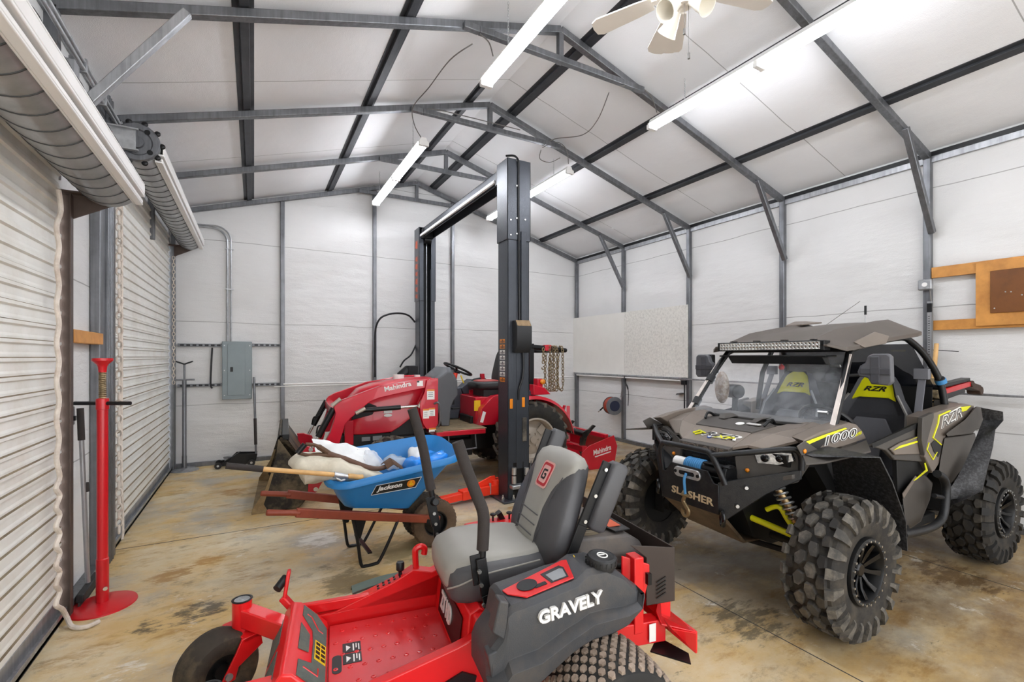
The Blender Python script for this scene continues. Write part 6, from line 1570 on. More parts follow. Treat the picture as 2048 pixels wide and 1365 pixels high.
# smooth hood surface as a grid of stations
def hoodz(x, y):
    u = abs(y)
    base = 1.02 + (1.26 - x) * .36 if x > .9 else 1.15 + (.9 - x) * .1
    return base + .02 * (1 - (u / .6) ** 2)
st_ = [(1.265, .20, 1.005), (1.10, .22, 1.085), (.92, .27, 1.125), (.76, .30, 1.145)]
so_ = [(1.165, .36, 1.015), (1.07, .52, 1.085), (.92, .60, 1.115), (.74, .56, 1.145)]
for s in (1, -1):
    b = MB()
    for i in range(3):
        a0, a1, o0, o1 = [Vector((p[0], s * p[1], p[2])) for p in (st_[i], st_[i + 1], so_[i], so_[i + 1])]
        m0, m1 = a0.lerp(o0, .5) + Vector((.0, 0, .02)), a1.lerp(o1, .5) + Vector((0, 0, .022))
        b.poly([a0, a1, m1, m0] if s > 0 else [m0, m1, a1, a0], (0, 0, -.02)); b.poly([m0, m1, o1, o0] if s > 0 else [o0, o1, m1, m0], (0, 0, -.02))
    b.build('hood_panel', 'bronze', t, bevel=.004)
b = MB(); b.poly([(1.268, .20, 1.008), (1.268, -.20, 1.008), (1.10, -.225, 1.092), (1.10, .225, 1.092)], (0, 0, -.015)); np_ = b.build('hood_badge_panel', 'bronze', t, bevel=.004)
b = MB(); b.poly([(1.10, .225, 1.098), (1.10, -.225, 1.098), (.92, -.275, 1.136), (.86, -.20, 1.142), (.86, .20, 1.142), (.92, .275, 1.136)], (0, 0, -.015)); vp = b.build('hood_vent', 'bronze_dk', t, bevel=.004)
b = MB(); sym(b, [(.94, .10, 1.137), (.90, .12, 1.165), (.80, .13, 1.17), (.80, .08, 1.155)], (0, .05, 0)); b.build('vent_scoop', 'bronze_dk', vp, bevel=.003)
b = MB()
for s in (1, -1): b.tube(smooth_path([(.98, s * .235, 1.13), (.94, s * .25, 1.165), (.90, s * .25, 1.165), (.87, s * .24, 1.14)], 4), .010, 6)
b.build('hood_latch', 'black', vp)
hn = Vector((.084, 0, .168)).normalized()
hp = lambda px, py: RF.pl(px, py, (1.184, 0, 1.052), hn)
b = MB(); p, q = hp(1401, 871), hp(1476, 884); b.text('RZR', p + hn * .002, q + hn * .002, hp(1409, 858) - hp(1403, 871), .06, .002, .5, .012); b.build('lettering', 'decal_white', np_)
b = MB(); p, q = hp(1404, 870), hp(1470, 881.5); b.text('RZR', p + hn * .0045, q + hn * .0045, hp(1409, 858) - hp(1403, 871), .045, .0015, .5, .0); b.build('lettering', 'decal_black', np_)
b = MB(); p, q = hp(1426, 876), hp(1466, 883); b.text('XP', p + hn * .006, q + hn * .006, hp(1409, 858) - hp(1403, 871), .035, .0015, .4, .012); b.build('lettering', 'lime', np_); b = MB(); b.tube([hp(1386, 866) + hn * .003, hp(1400, 862) + hn * .003, hp(1412, 868) + hn * .003], .006, 6); b.tube([hp(1390, 869) + hn * .003, hp(1404, 866) + hn * .003], .006, 6); b.build('pin_stripe', 'lime', np_)
b = MB(); p = hp(1419, 874); b.cyl(p, p + hn * .003, .017, 20); bd_ = b.build('round_badge', mat('blue badge', '#2f56a8', .4), np_)
b = MB(); b.lathe([(.009, .003), (.009, .0045), (.006, .0045), (.006, .003)], p, hn, 16, closed=True); b.build('badge_mark', 'decal_white', bd_)
b = MB(); p = RF.pl(1480, 848, (.98, 0, 1.125), (.2, 0, 1)); b.lathe([(0, .0), (.03, .0), (.03, .003), (0, .003)], p, (.2, 0, 1), 16); b.bx((p.x - .03, p.y + .05, p.z + .004), (p.x - .0, p.y + .14, p.z + .012)); b.build('sticker', 'decal_white', vp)
# ---------------------------------------------------------------- face
b = MB(); b.poly([(1.30, .20, .995), (1.30, -.20, .995), (1.255, -.20, 1.012), (1.255, .20, 1.012)], (.0, 0, -.035)); nb = b.build('nose_bar', 'bronze_dk', t, bevel=.004)
b = MB(); b.text('POLARIS', (1.3015, -.17, .966), (1.3015, .17, .966), (0, 0, 1), .024, .002, 0, .02); b.build('lettering', 'bronze', nb)
b = MB(); b.bx((1.20, -.235, .62), (1.24, .235, .97)); gr = b.build('grille', 'cab_black', t)
b = MB()
for i in range(9): b.bar((1.243, -.22, .66 + i * .034), (1.243, .22, .66 + i * .034), .008, .012)
for i in range(7): b.bar((1.241, -.21 + i * .07, .64), (1.241, -.21 + i * .07, .96), .006, .012, (1, 0, 0))
b.build('grille_mesh', 'blk_plate', gr)
for s in (1, -1):
    f = lambda pts, dx=0: [(p[0] + dx, s * p[1], p[2]) for p in pts]
    # cheek
    b = MB(); b.poly(f([(1.27, .22, .98), (1.255, .24, .70), (1.17, .55, .84), (1.13, .60, .96), (1.10, .55, 1.04), (1.17, .36, 1.0)]), (-.05, 0, 0)); ck = b.build('front_cheek', 'bronze_dk', t, bevel=.006)
    b = MB(); b.poly(f([(1.212, .34, .985), (1.202, .36, .925), (1.165, .47, .935), (1.14, .545, .975), (1.14, .525, 1.02), (1.17, .42, 1.015)]), (.012, 0, 0)); b.build('headlight_bezel', 'blk_gloss', ck, bevel=.004)
    b = MB(); b.poly(f([(1.234, .345, .985), (1.228, .36, .932), (1.19, .47, .938), (1.162, .545, .972), (1.160, .53, 1.014), (1.195, .42, 1.01)]), (.006, 0, 0)); hl = b.build('headlight', 'facet', ck)
    b = MB(); b.ball((1.226, s * .40, .968), (.016, .026, .024), 14, 8); b.ball((1.195, s * .475, .976), (.016, .024, .023), 14, 8); b.build('lamp_lens', 'blk_gloss', hl)
    b = MB(); p = (1.25, s * .30, .875); b.ball(p, (.012, .014, .014), 12, 8); b.build('marker_lamp', 'orange', ck)
    b = MB(); b.poly(f([(1.245, .27, .80), (1.17, .56, .90), (1.20, .56, .90), (1.30, .27, .79)]), (0, 0, -.03)); b.build('lower_lip', 'bronze_dk', ck, bevel=.006)
# ---------------------------------------------------------------- winch bumper
b = MB()
b.poly([(1.43, y, z) for y, z in ((-.235, .60), (.235, .60), (.235, .79), (.20, .79), (.15, .86), (-.15, .86), (-.20, .79), (-.235, .79))], (.012, 0, 0))
for s in (1, -1):
    b.poly([(1.436, s * .225, .80), (1.436, s * .235, .585), (1.40, s * .26, .57), (1.27, s * .44, .76), (1.16, s * .585, .87), (1.16, s * .585, .925)], (-.012, 0, 0))
    b.poly([(1.436, s * .225, .802), (1.16, s * .585, .925), (1.10, s * .57, .925), (1.30, s * .22, .80)], (0, 0, -.008))
bp = b.build('bumper_plate', 'blk_plate', t, bevel=.003)
b = MB(); b.tube(smooth_path([(1.43, -.235, .79), (1.455, -.232, .93), (1.46, -.205, .985), (1.46, -.15, .992), (1.46, .13, .992), (1.46, .19, .98), (1.452, .235, .91), (1.43, .275, .80)], 4), .019, 10)
for s in (1, -1): b.tube(smooth_path([(1.46, s * .20, .972), (1.34, s * .37, 1.01), (1.20, s * .54, 1.045), (1.165, s * .575, 1.03), (1.155, s * .585, .99), (1.155, s * .585, .925)], 4), .018, 10)
b.build('bumper_hoop', 'blk_plate', t)
b = MB(); p, q = R(1338, 985, .0), R(1411, 1008, .0)
b.text('SLASHER', (1.4435, -.14, .655), (1.4435, .20, .645), (0, 0, 1), .048, .003, 0, .02); b.build('lettering', mat('tan stencil', '#b9a585', .5), bp)
b = MB(); b.cyl((1.33, -.20, .845), (1.33, -.10, .845), .042, 20); b.build('winch', 'white_pl', t)
b = MB(); b.cyl((1.33, .05, .845), (1.33, .22, .845), .048, 20); b.cyl((1.33, .22, .845), (1.33, .245, .845), .06, 20); b.box((1.33, .02, .805), (.09, .5, .02)); b.box((1.35, .16, .89), (.05, .2, .012)); wn = b.build('winch_motor', 'black', t, bevel=.003)
b = MB()
for i in range(9): b.tube([(1.33 + .047 * cos(a), -.09 + i * .016, .845 + .047 * sin(a)) for a in [2 * pi * k / 18 for k in range(18)]], .009, 6, closed=True)
b.build('winch_rope', 'rope_blue', t)
fl = []
for k in range(20):
    a = 2 * pi * k / 20; fl.append((1.444, (.075 if cos(a) > 0 else -.075) + .034 * cos(a) - .0, .815 + .034 * sin(a)))
b = MB(); b.poly(fl, (.016, 0, 0)); fd = b.build('fairlead', 'zinc', t, bevel=.003)
b = MB(); b.poly([(1.4605, (.05 if cos(a) > 0 else -.05) + .014 * cos(a), .815 + .014 * sin(a)) for a in [2 * pi * k / 16 for k in range(16)]], (.001, 0, 0))
for y in (-.092, .092): b.cyl((1.46, y, .815), (1.466, y, .815), .011, 10)
b.build('fairlead_slot', 'black', fd)
b = MB(); b.tube(smooth_path([(1.462, .0, .815), (1.48, .0, .78), (1.482, .005, .72), (1.475, .005, .67)], 5), .009, 8); b.build('rope_tail', 'rope_blue', fd)
b = MB(); b.tube([(1.475, -.025, .672), (1.475, .03, .672)], .012, 8); b.tube(smooth_path([(1.475, .0, .665), (1.475, -.012, .63), (1.475, .01, .60), (1.475, .03, .575), (1.475, .025, .545), (1.475, .0, .535), (1.475, -.018, .555), (1.475, -.012, .575)], 5), .013, 8); b.build('winch_hook', mat('tarnished brass hook', '#8c7a5a', .4, .7), fd)
for s in (1, -1):
    b = MB(); cc = Vector((1.45, s * .27 - .0, .59)) if s > 0 else Vector((1.44, -.27, .66)); b.tube([cc + Vector((.02 * cos(a), .04 * cos(a) * .6, .045 * sin(a))) for a in [2 * pi * k / 16 for k in range(16)]], .012, 8, closed=True); b.build('shackle', 'blk_gloss', t)
b = MB(); sym(b, [(1.395, .30, .64), (1.385, .30, .64), (1.385, .29, .645)], (0, .001, 0)) if False else None
for x, y, z in ((1.345, .36, .79), (1.375, .32, .67)): b.cyl((x, y, z), (x + .008, y + .008, z), .011, 8)
b.build('bolt', 'zinc', bp)
b = MB(); b.poly([(1.43, .235, .60), (1.43, -.235, .60), (1.20, -.21, .40), (1.16, .21, .36)], (-.02, 0, .012)); b.poly([(1.20, -.21, .40), (1.16, .21, .36), (-.6, .34, .31), (-.6, -.34, .31)], (0, 0, .012)); b.build('skid_plate', 'skid', t, bevel=.003)
# ---------------------------------------------------------------- suspension
for s in (1, -1):
    m = 'lime' if s > 0 else 'black'
    p = lambda px, py, x: (lambda v: (v.x, s * abs(v.y), v.z))(RF.x(px, py, x))
    b = MB(); b.tube([p(1484, 1028, 1.13), p(1592, 1074, 1.05)], .020, 10); b.build('lower_arm', m, t)
    b = MB(); b.tube(smooth_path([p(1533, 1020, 1.10), p(1550, 1014, 1.09), p(1562, 1018, 1.08), p(1575, 1040, 1.06), p(1594, 1066, 1.04)], 4), .016, 10); b.build('upper_arm', m, t)
    b = MB(); b.tube([p(1480, 1075, 1.0), p(1600, 1110, .98)], .02, 8); b.tube([(1.0, s * .3, .42), (1.02, s * .64, .42)], .025, 10); b.build('drive_shaft', 'cab_black', t)
    A_, B_ = Vector(p(1560, 985, 1.08)), Vector(p(1606, 1060, 1.05)); A_ = A_ + (A_ - B_) * .15
    b = MB(); b.cyl(A_, A_.lerp(B_, .55), .024, 14); b.cyl(A_.lerp(B_, .5), B_, .015, 12); b.cyl(A_.lerp(B_, .75), A_.lerp(B_, .82), .034, 14); b.build('shock_absorber', mat('brass shock body', '#a08a66', .3, .8), t)
    b = MB(); a_, c_ = frame_of(B_ - A_); n_ = 120; b.tube([A_.lerp(B_, .05 + .72 * i / n_) + (a_ * cos(i * 2 * pi * 6.5 / n_) + c_ * sin(i * 2 * pi * 6.5 / n_)) * .038 for i in range(n_ + 1)], .007, 6); b.build('coil_spring', 'zinc', t)
    b = MB(); b.bx((.97, s * .55, .33), (1.09, s * .64, .52)); b.cyl((1.03, s * .50, .405), (1.03, s * .70, .405), .06, 16); b.build('hub_carrier', 'cab_black', t)
    b = MB(); b.bar((-.35, s * .36, .40), (-1.02, s * .60, .40), .05, .06); b.cyl((-1.02, s * .2, .42), (-1.02, s * .72, .405), .03); b.build('trailing_arm', 'cab_black', t)
# ---------------------------------------------------------------- fenders, flares, doors
for s in (1, -1):
    f = lambda pts, dy=0: [(p[0], s * (p[1] + dy), p[2]) for p in pts]
    PX = lambda pts, y: [(lambda v: (v.x, s * y, v.z))(R(a, c, y)) for a, c in pts]
    # front fender with the number
    fo = PX([(1606, 882), (1638, 866), (1690, 849), (1700, 846), (1714, 850), (1726, 864), (1733, 878), (1690, 893), (1636, 906)], .60)
    fi = [(p[0] - .01, s * .52, p[2] + .012) for p in fo]
    b = MB(); b.loft([fi, fo]); fe = b.build('front_fender', 'bronze', t, bevel=.006, smooth=30)
    b = MB(); ol = PX([(1592, 893), (1608, 882), (1640, 903), (1632, 911), (1604, 916)], .612); b.poly(ol, (0, s * .006, 0)); bz = b.build('corner_bezel', 'bronze_dk', fe, bevel=.003)
    if s > 0:
        b = MB(); q = R(1609, 903, .62); b.ball((q.x, .622, q.z), (.014, .008, .014), 12, 8); b.build('marker_lamp', 'orange', bz)
        b = MB(); b.poly(PX([(1612, 884), (1648, 870), (1690, 856), (1694, 858), (1650, 875), (1616, 890)], .606), (0, .0015, 0)); b.poly(PX([(1619, 892), (1634, 899), (1637, 906)], .606), (0, .0015, 0)); b.build('lime_stripe', 'lime', fe)
        b = MB(); b.poly(PX([(1616, 890), (1652, 875), (1648, 888), (1636, 900), (1624, 894)], .6055), (0, .001, 0)); b.build('black_decal', 'decal_black', fe)
        b = MB(); p, q = R(1649, 893, .607), R(1714, 874, .607); b.text('1000', (p.x, .607, p.z), (q.x, .607, q.z), R(1652, 878, .607) - R(1649, 893, .607), .062, .002, .2, .03); b.build('lettering', 'decal_white', fe)
        b = MB(); p, q = R(1651, 892, .609), R(1713, 873.5, .609); b.text('1000', (p.x, .6095, p.z), (q.x, .6095, q.z), R(1652, 878, .607) - R(1649, 893, .607), .054, .001, .2, -.012); b.build('lettering', 'decal_black', fe)
        b = MB(); p, q = R(1704, 877, .607), R(1724, 868, .607); b.text('DYNAMIX', (p.x, .607, p.z), (q.x, .607, q.z), (0, 0, 1), .02, .001, .2); b.build('lettering', 'lime', fe)
    # ledge under the fender
    b = MB(); b.loft([[Vector(p) for p in PX([(1604, 910), (1640, 906), (1700, 893), (1733, 880)], .61)] + [Vector(p) for p in PX([(1733, 884), (1700, 898), (1640, 912), (1606, 914)], .61)], [Vector(p) for p in PX([(1612, 928), (1650, 925), (1715, 910), (1742, 902)], .72)] + [Vector(p) for p in PX([(1742, 906), (1715, 914), (1650, 929), (1612, 932)], .72)]]); b.build('fender_ledge', 'bronze_dk', t, bevel=.004)
    # big mud flare behind the front wheel
    up = [(1.18, .60, 1.03), (1.05, .60, 1.04), (.90, .58, 1.04), (.76, .55, .92), (.66, .52, .74), (.60, .50, .55), (.585, .50, .42)]
    ou = [(1.17, .66, 1.02), (1.05, .80, 1.03), (.90, .875, 1.025), (.78, .885, .87), (.68, .885, .72), (.615, .885, .62), (.595, .885, .44)]
    b = MB(); n_ = 6
    b.grid(lambda u, v: (lambda i, w: Vector((0, 0, 0)) + Vector((up[i][0], s * up[i][1], up[i][2])).lerp(Vector((up[i + 1][0], s * up[i + 1][1], up[i + 1][2])), w).lerp(Vector((ou[i][0], s * ou[i][1], ou[i][2])).lerp(Vector((ou[i + 1][0], s * ou[i + 1][1], ou[i + 1][2])), w), v))(min(int(u * 6), 5), u * 6 - min(int(u * 6), 5)), 18, 3, 0, (-.008, 0, .006))
    b.build('front_mud_flare', 'flare', t, smooth=30)
    b = MB(); b.poly([(x, s * .42, z) for x, z in ((1.20, 1.0), (.78, 1.06), (.60, .9), (.57, .42), (.66, .42), (.72, .7), (.9, .9), (1.18, .93))], (0, s * .10, 0)); b.build('wheel_well', 'cab_black', t)
    # door
    b = MB(); dp = PX([(1742, 893), (1846, 846), (1852, 850), (1852, 925), (1790, 921), (1772, 902)], .68); b.poly(dp, (0, -s * .03, 0)); dr = b.build('door', 'bronze_dk', t, bevel=.006)
    b = MB(); b.poly(PX([(1776, 898), (1798, 885), (1845, 868), (1846, 908), (1786, 910)], .682), (0, s * .014, 0)); b.build('door_panel', 'bronze', dr, bevel=.005)
    b = MB(); b.loft([PX([(1744, 888), (1846, 842), (1850, 850), (1746, 897)], .69), PX([(1744, 886), (1846, 838), (1850, 846), (1746, 893)], .62)]); b.build('door_rail', 'cab_black', dr)
    if s > 0:
        b = MB(); b.poly(PX([(1787, 901), (1800, 892), (1842, 880), (1843, 883), (1802, 896)], .697), (0, .0015, 0)); b.poly(PX([(1812, 884), (1844, 870), (1844, 871.5)], .697), (0, .0015, 0)); b.build('lime_stripe', 'lime', dr)
    # sill and rocker
    b = MB(); b.poly(PX([(1794, 921), (1852, 925), (1860, 945), (1846, 962), (1806, 1004), (1796, 985)], .66), (0, -s * .03, 0)); b.build('lower_door', 'cab_black', t, bevel=.004)
    b = MB(); b.loft([PX([(1804, 990), (1832, 958), (1848, 950), (1864, 968), (1858, 1000), (1840, 1042), (1812, 1060)], .69), PX([(1804, 990), (1832, 956), (1848, 948), (1866, 966), (1860, 1000), (1842, 1044), (1812, 1064)], .60)]); rk = b.build('rocker_panel', 'bronze_dk', t, bevel=.006)
    b = MB(); b.poly(PX([(1804, 988), (1830, 952), (1833, 955), (1806, 998)], .692), (0, s * .004, 0)); b.build('rocker_edge', 'bronze', rk)
    if s > 0: b = MB(); b.poly(PX([(1826, 962), (1851, 940), (1848, 927), (1850, 926), (1855, 942), (1830, 961)], .695), (0, .003, 0)); b.build('lime_stripe', 'lime', rk)
    # rear quarter
    qo = PX([(1850, 835), (1872, 826), (1930, 808), (1950, 812), (1932, 838), (1896, 866), (1888, 882), (1880, 925), (1866, 948), (1850, 915)], .71)
    qi = [(p[0], s * .60, p[2]) for p in qo]
    b = MB(); b.loft([qi, qo]); qt = b.build('rear_quarter', 'bronze', t, bevel=.006, smooth=30)
    b = MB(); b.poly(PX([(1846, 836), (1868, 826), (1868, 836), (1856, 880), (1850, 912), (1844, 880)], .725), (0, -s * .03, 0)); b.build('quarter_edge', 'bronze_dk', qt, bevel=.004)
    if s > 0:
        b = MB()
        b.tube(PX([(1900, 822), (1878, 832), (1876, 848), (1866, 876), (1882, 890)], .713), .006, 6); b.tube(PX([(1858, 886), (1854, 900), (1866, 920), (1874, 905)], .713), .004, 6); b.poly(PX([(1920, 815), (1942, 812), (1932, 822), (1924, 824)], .713), (0, .002, 0)); b.build('lime_stripe', 'lime', qt)
        b = MB(); p, q = R(1883, 858, .713), R(1925, 834, .713); b.text('RZR', (p.x, .7125, p.z), (q.x, .7125, q.z), R(1887, 838, .71) - R(1883, 858, .71), .085, .002, .35, .03); b.build('lettering', 'decal_white', qt)
        b = MB(); p, q = R(1884.5, 857, .715), R(1924, 834.5, .715); b.text('RZR', (p.x, .715, p.z), (q.x, .715, q.z), R(1887, 838, .71) - R(1883, 858, .71), .076, .001, .35, -.012); b.build('lettering', 'bronze_dk', qt)
        b = MB(); b.poly(PX([(1862, 888), (1870, 880), (1886, 892), (1876, 915), (1868, 905)], .7125), (0, .0012, 0)); b.build('black_decal', 'decal_black', qt)
    b = MB(); b.loft([PX([(1892, 868), (1930, 840), (1952, 815), (1966, 818), (1968, 838), (1945, 868), (1895, 874)], .74), PX([(1892, 866), (1930, 838), (1952, 813), (1966, 816), (1968, 836), (1945, 866), (1895, 872)], .62)]); b.build('rear_fender', 'bronze_dk', t, bevel=.006)
    b = MB(); b.loft([PX([(1889, 876), (1950, 868), (1952, 880), (1930, 930), (1902, 968), (1876, 955), (1880, 925)], .72), PX([(1889, 874), (1950, 866), (1952, 878), (1930, 928), (1902, 966), (1876, 953), (1880, 923)], .6)]); b.build('intake_panel', 'bronze_dk', t, bevel=.008)
    iu = PX([(1962, 816), (1966, 840), (1950, 880), (1935, 915), (1915, 955), (1902, 975), (1901, 1012)], .78); io = PX([(2005, 824), (2006, 842), (1990, 860), (1985, 895), (1975, 935), (1964, 982), (1930, 1000)], .885)
    b = MB(); b.grid(lambda u, v: (lambda i, w: Vector(iu[i]).lerp(Vector(iu[i + 1]), w).lerp(Vector(io[i]).lerp(Vector(io[i + 1]), w), v))(min(int(u * 6), 5), u * 6 - min(int(u * 6), 5)), 18, 3, 0, (-.01, 0, .0)); b.build('rear_mud_flare', 'flare', t, smooth=40)
    b = MB(); b.tube(smooth_path(PX([(1806, 1070), (1850, 1060), (1872, 1050), (1885, 1035), (1890, 1010), (1892, 975), (1886, 956), (1874, 948)], .79), 4), .026, 12); b.tube(PX([(1868, 992), (1888, 996)], .78), .016, 8); b.tube([PX([(1812, 1064)], .79)[0], PX([(1812, 1050)], .60)[0]], .02, 8); b.build('nerf_bar', 'blk_plate', t)
# cargo box
b = MB(); b.bx((-1.45, -.62, .98), (-.66, .62, 1.03)); b.bx((-1.48, -.62, 1.0), (-1.44, .62, 1.16)); sym(b, [(-.66, .58, 1.0), (-1.45, .58, 1.0), (-1.42, .58, 1.14), (-.80, .58, 1.20), (-.66, .58, 1.18)], (0, .05, 0)); b.build('cargo_bed', 'bronze_dk', t, bevel=.006)
b = MB(); b.poly([(x, .55, z) for x, z in ((-.70, 1.10), (-.70, 1.26), (-.98, 1.23), (-1.12, 1.15), (-1.1, 1.1))], (0, .06, 0)); b.build('bed_corner', 'bronze_dk', t, bevel=.006)
# ---------------------------------------------------------------- seats
for s, y0 in ((1, .315), (-1, -.315)):
    b = MB()
    secs = []
    bx1 = Vector((-.12, y0, .66)); bd1 = Vector((-.32, 0, .95)).normalized(); bn1 = Vector((bd1.z, 0, -bd1.x))
    def sec(h, hw_, d_): return [bx1 + bd1 * h + Vector((0, y, 0)) + bn1 * o_ for y, o_ in ((-hw_, .0), (-hw_, -d_), (hw_, -d_), (hw_, .0), (hw_ * .93, .05), (hw_ * .68, .0), (-hw_ * .68, .0), (-hw_ * .93, .05))]
    secs = [sec(h, w, d) for h, w, d in ((0, .22, .08), (.12, .255, .10), (.34, .265, .11), (.52, .25, .10), (.66, .17, .08), (.78, .13, .06), (.835, .10, .04), (.84, .06, .03))]
    se = MB().loft(secs).build('seat', 'seat_b', t, bevel=.008, smooth=30)
    pt = lambda u, h, o=.004: bx1 + bd1 * h + Vector((0, u, 0)) + bn1 * o
    b = MB(); b.poly([pt(-.10, .06), pt(.10, .06), pt(.10, .24), pt(.165, .36), (pt(.10, .48)), pt(-.10, .48), pt(-.165, .36), pt(-.10, .24)], bn1 * .018); b.build('seat_panel', 'seat_mesh', se, bevel=.006)
    b = MB(); b.poly([pt(-.15, .62, .012), pt(-.10, .645, .012), pt(.10, .645, .012), pt(.15, .62, .012), pt(.135, .72, .012), pt(.10, .80, .008), pt(.05, .842, .0), pt(-.05, .842, .0), pt(-.10, .80, .008), pt(-.135, .72, .012)], bn1 * .014); hp_ = b.build('head_panel', 'lime', se, bevel=.004)
    b = MB(); b.text('RZR', pt(-.075, .695, .0265), pt(.08, .695, .0265), bd1, .04, .002, .4, .02); b.build('lettering', 'decal_black', hp_)
    b = MB()
    for e in (1, -1): b.tube([pt(e * .245, .14, .05), pt(e * .255, .34, .05), pt(e * .24, .52, .05), pt(e * .165, .66, .05)], .010, 6)
    b.build('seat_piping', mat('grey seat piping', '#7d7b78', .7) if s > 0 else 'decal_grey', se)
    b = MB(); b.loft([[(x, y0 + y, z) for y, z in ((-.24, .60), (-.25, .68), (-.2, .73), (-.12, .70), (.12, .70), (.2, .73), (.25, .68), (.24, .60))] for x in (-.18, .10, .30, .34)]); b.build('seat_base', 'seat_b', t, bevel=.01)
    # belts
    b = MB(); b.bar((-.42, y0 + s * .27, 1.46), (-.22, y0 + s * .30, 1.02), .006, .05, (0, 1, 0)); b.box((-.41, y0 + s * .27, 1.47), (.04, .09, .08)); b.bar((-.22, y0 + s * .30, 1.02), (-.12, y0 + s * .29, .75), .006, .05, (0, 1, 0)); b.build('seat_belt', 'seat_mesh', t, bevel=.003)
# steering wheel
c0 = Vector((.36, .315, 1.12)); sd = Vector((-.72, 0, .69)).normalized(); sa, sb = frame_of(sd)
b = MB(); b.tube([c0 + (sa * cos(2 * pi * k / 28) + sb * sin(2 * pi * k / 28)) * .175 for k in range(28)], .017, 8, closed=True)
for k in range(3): b.bar(c0 - sd * .01, c0 + (sa * cos(2.1 * k + .5) + sb * sin(2.1 * k + .5)) * .17, .035, .015, sd)
b.lathe([(0, .01), (.05, .0), (.05, -.03), (0, -.04)], c0, sd, 16); b.cyl(c0, c0 - sd * .3, .03); b.build('steering_wheel', 'black', t)
# ---------------------------------------------------------------- cage, roof, glass
b = MB()
for s in (1, -1):
    b.tube(smooth_path([(.78, s * .56, 1.10), (.60, s * .53, 1.36), (.42, s * .485, 1.60), (.34, s * .47, 1.655), (.1, s * .47, 1.70), (-.30, s * .49, 1.745), (-.42, s * .51, 1.72), (-.56, s * .555, 1.60), (-.68, s * .60, 1.40), (-.72, s * .62, 1.15), (-.72, s * .62, 1.0)], 4), .024, 10)
    b.tube([(-.30, s * .48, 1.74), (-.22, s * .56, 1.45), (-.20, s * .60, 1.10)], .022, 10) if s < 0 else None
for x, z, y in ((.36, 1.655, .47), (-.34, 1.745, .49)): b.tube([(x, -y, z), (x, y, z)], .022, 10)
b.tube([(-.70, -.60, 1.36), (-.70, .60, 1.36)], .022, 10)
b.build('roll_cage', 'black', t)
b = MB()
for p in ((.70, -.548, 1.22), (.56, -.522, 1.41)): b.cyl(Vector(p) + Vector((.02, 0, -.025)), Vector(p) + Vector((-.02, 0, .025)), .034, 12)
b.tube([(-.665, .60, 1.43), (-.685, .605, 1.405)], .033, 12); b.build('cage_clamp', 'black_pl', t)
b = MB(); b.tube([(-.672, .602, 1.425), (-.688, .606, 1.395)], .036, 12); b.build('blue_strap', 'rope_blue', t)
def rsec(x, hw_, ze, zc_, th=.03):
    up_ = [(-hw_, ze), (-hw_ * .86, ze + (zc_ - ze) * .35), (-hw_ * .62, zc_ - .0), (-hw_ * .5, zc_ - .022), (-hw_ * .18, zc_ - .012), (hw_ * .18, zc_ - .012), (hw_ * .5, zc_ - .022), (hw_ * .62, zc_), (hw_ * .86, ze + (zc_ - ze) * .35), (hw_, ze)]
    return [(x, y, z) for y, z in up_] + [(x, y, z - th) for y, z in reversed(up_)]
b = MB(); b.loft([rsec(.60, .44, 1.685, 1.70, .015), rsec(.52, .525, 1.665, 1.735), rsec(.30, .54, 1.69, 1.80), rsec(.0, .54, 1.735, 1.845), rsec(-.30, .53, 1.765, 1.885), rsec(-.52, .52, 1.785, 1.905), rsec(-.64, .50, 1.80, 1.885), rsec(-.72, .46, 1.805, 1.85, .015)]); rf_ = b.build('roof', mat('graphite roof plastic', '#5b544e', .5, .15, .06), t, bevel=.004, smooth=26)
b = MB(); sym(b, [(.40, .50, 1.70), (.36, .545, 1.66), (.10, .56, 1.69), (.02, .545, 1.745), (.12, .50, 1.775)], (0, .012, .004)); b.poly([(-.35, -.42, 1.88), (-.50, -.42, 1.925), (-.58, -.36, 1.925), (-.55, -.20, 1.905), (-.35, -.25, 1.885)], (0, 0, .012)); b.build('roof_trim', 'bronze', rf_, bevel=.003)
b = MB()
for y in (-.30, -.1, .12, .33): b.box((.555, y, 1.722), (.05, .03, .006))
b.build('roof_slot', 'cab_black', rf_)
# light bar
b = MB(); b.bx((.52, -.42, 1.645), (.60, .42, 1.715)); lb = b.build('light_bar', 'black', t, bevel=.004)
b = MB(); b.bx((.60, -.395, 1.653), (.604, .395, 1.707)); le = b.build('lens', mat('light bar reflectors', '#cfd0cf', .18, .75, .5, 55), lb)
b = MB()
for i in range(30):
    for j in range(2): y = -.38 + i * .0262; b.lathe([(.0125, .0), (.011, .004), (.004, -.0), (0, -.0)], (.604, y, 1.667 + j * .026), (1, 0, 0), 10)
b.build('reflector', 'chrome', le)
b = MB(); b.bx((.58, -.42, 1.60), (.44, .42, 1.612)); b.poly([(.47, -.36, 1.60), (.55, -.36, 1.60), (.50, -.36, 1.545), (.44, -.36, 1.545)], (0, .74, 0)); b.build('visor', 'black', t, bevel=.004)
b = MB(); q = RF.x(1563, 735, .30); b.cyl(q + Vector((0, 0, .05)), q, .006, 8); b.ball(tuple(q), (.022, .022, .022), 12, 8); b.build('red_pull', 'red_jack', t)
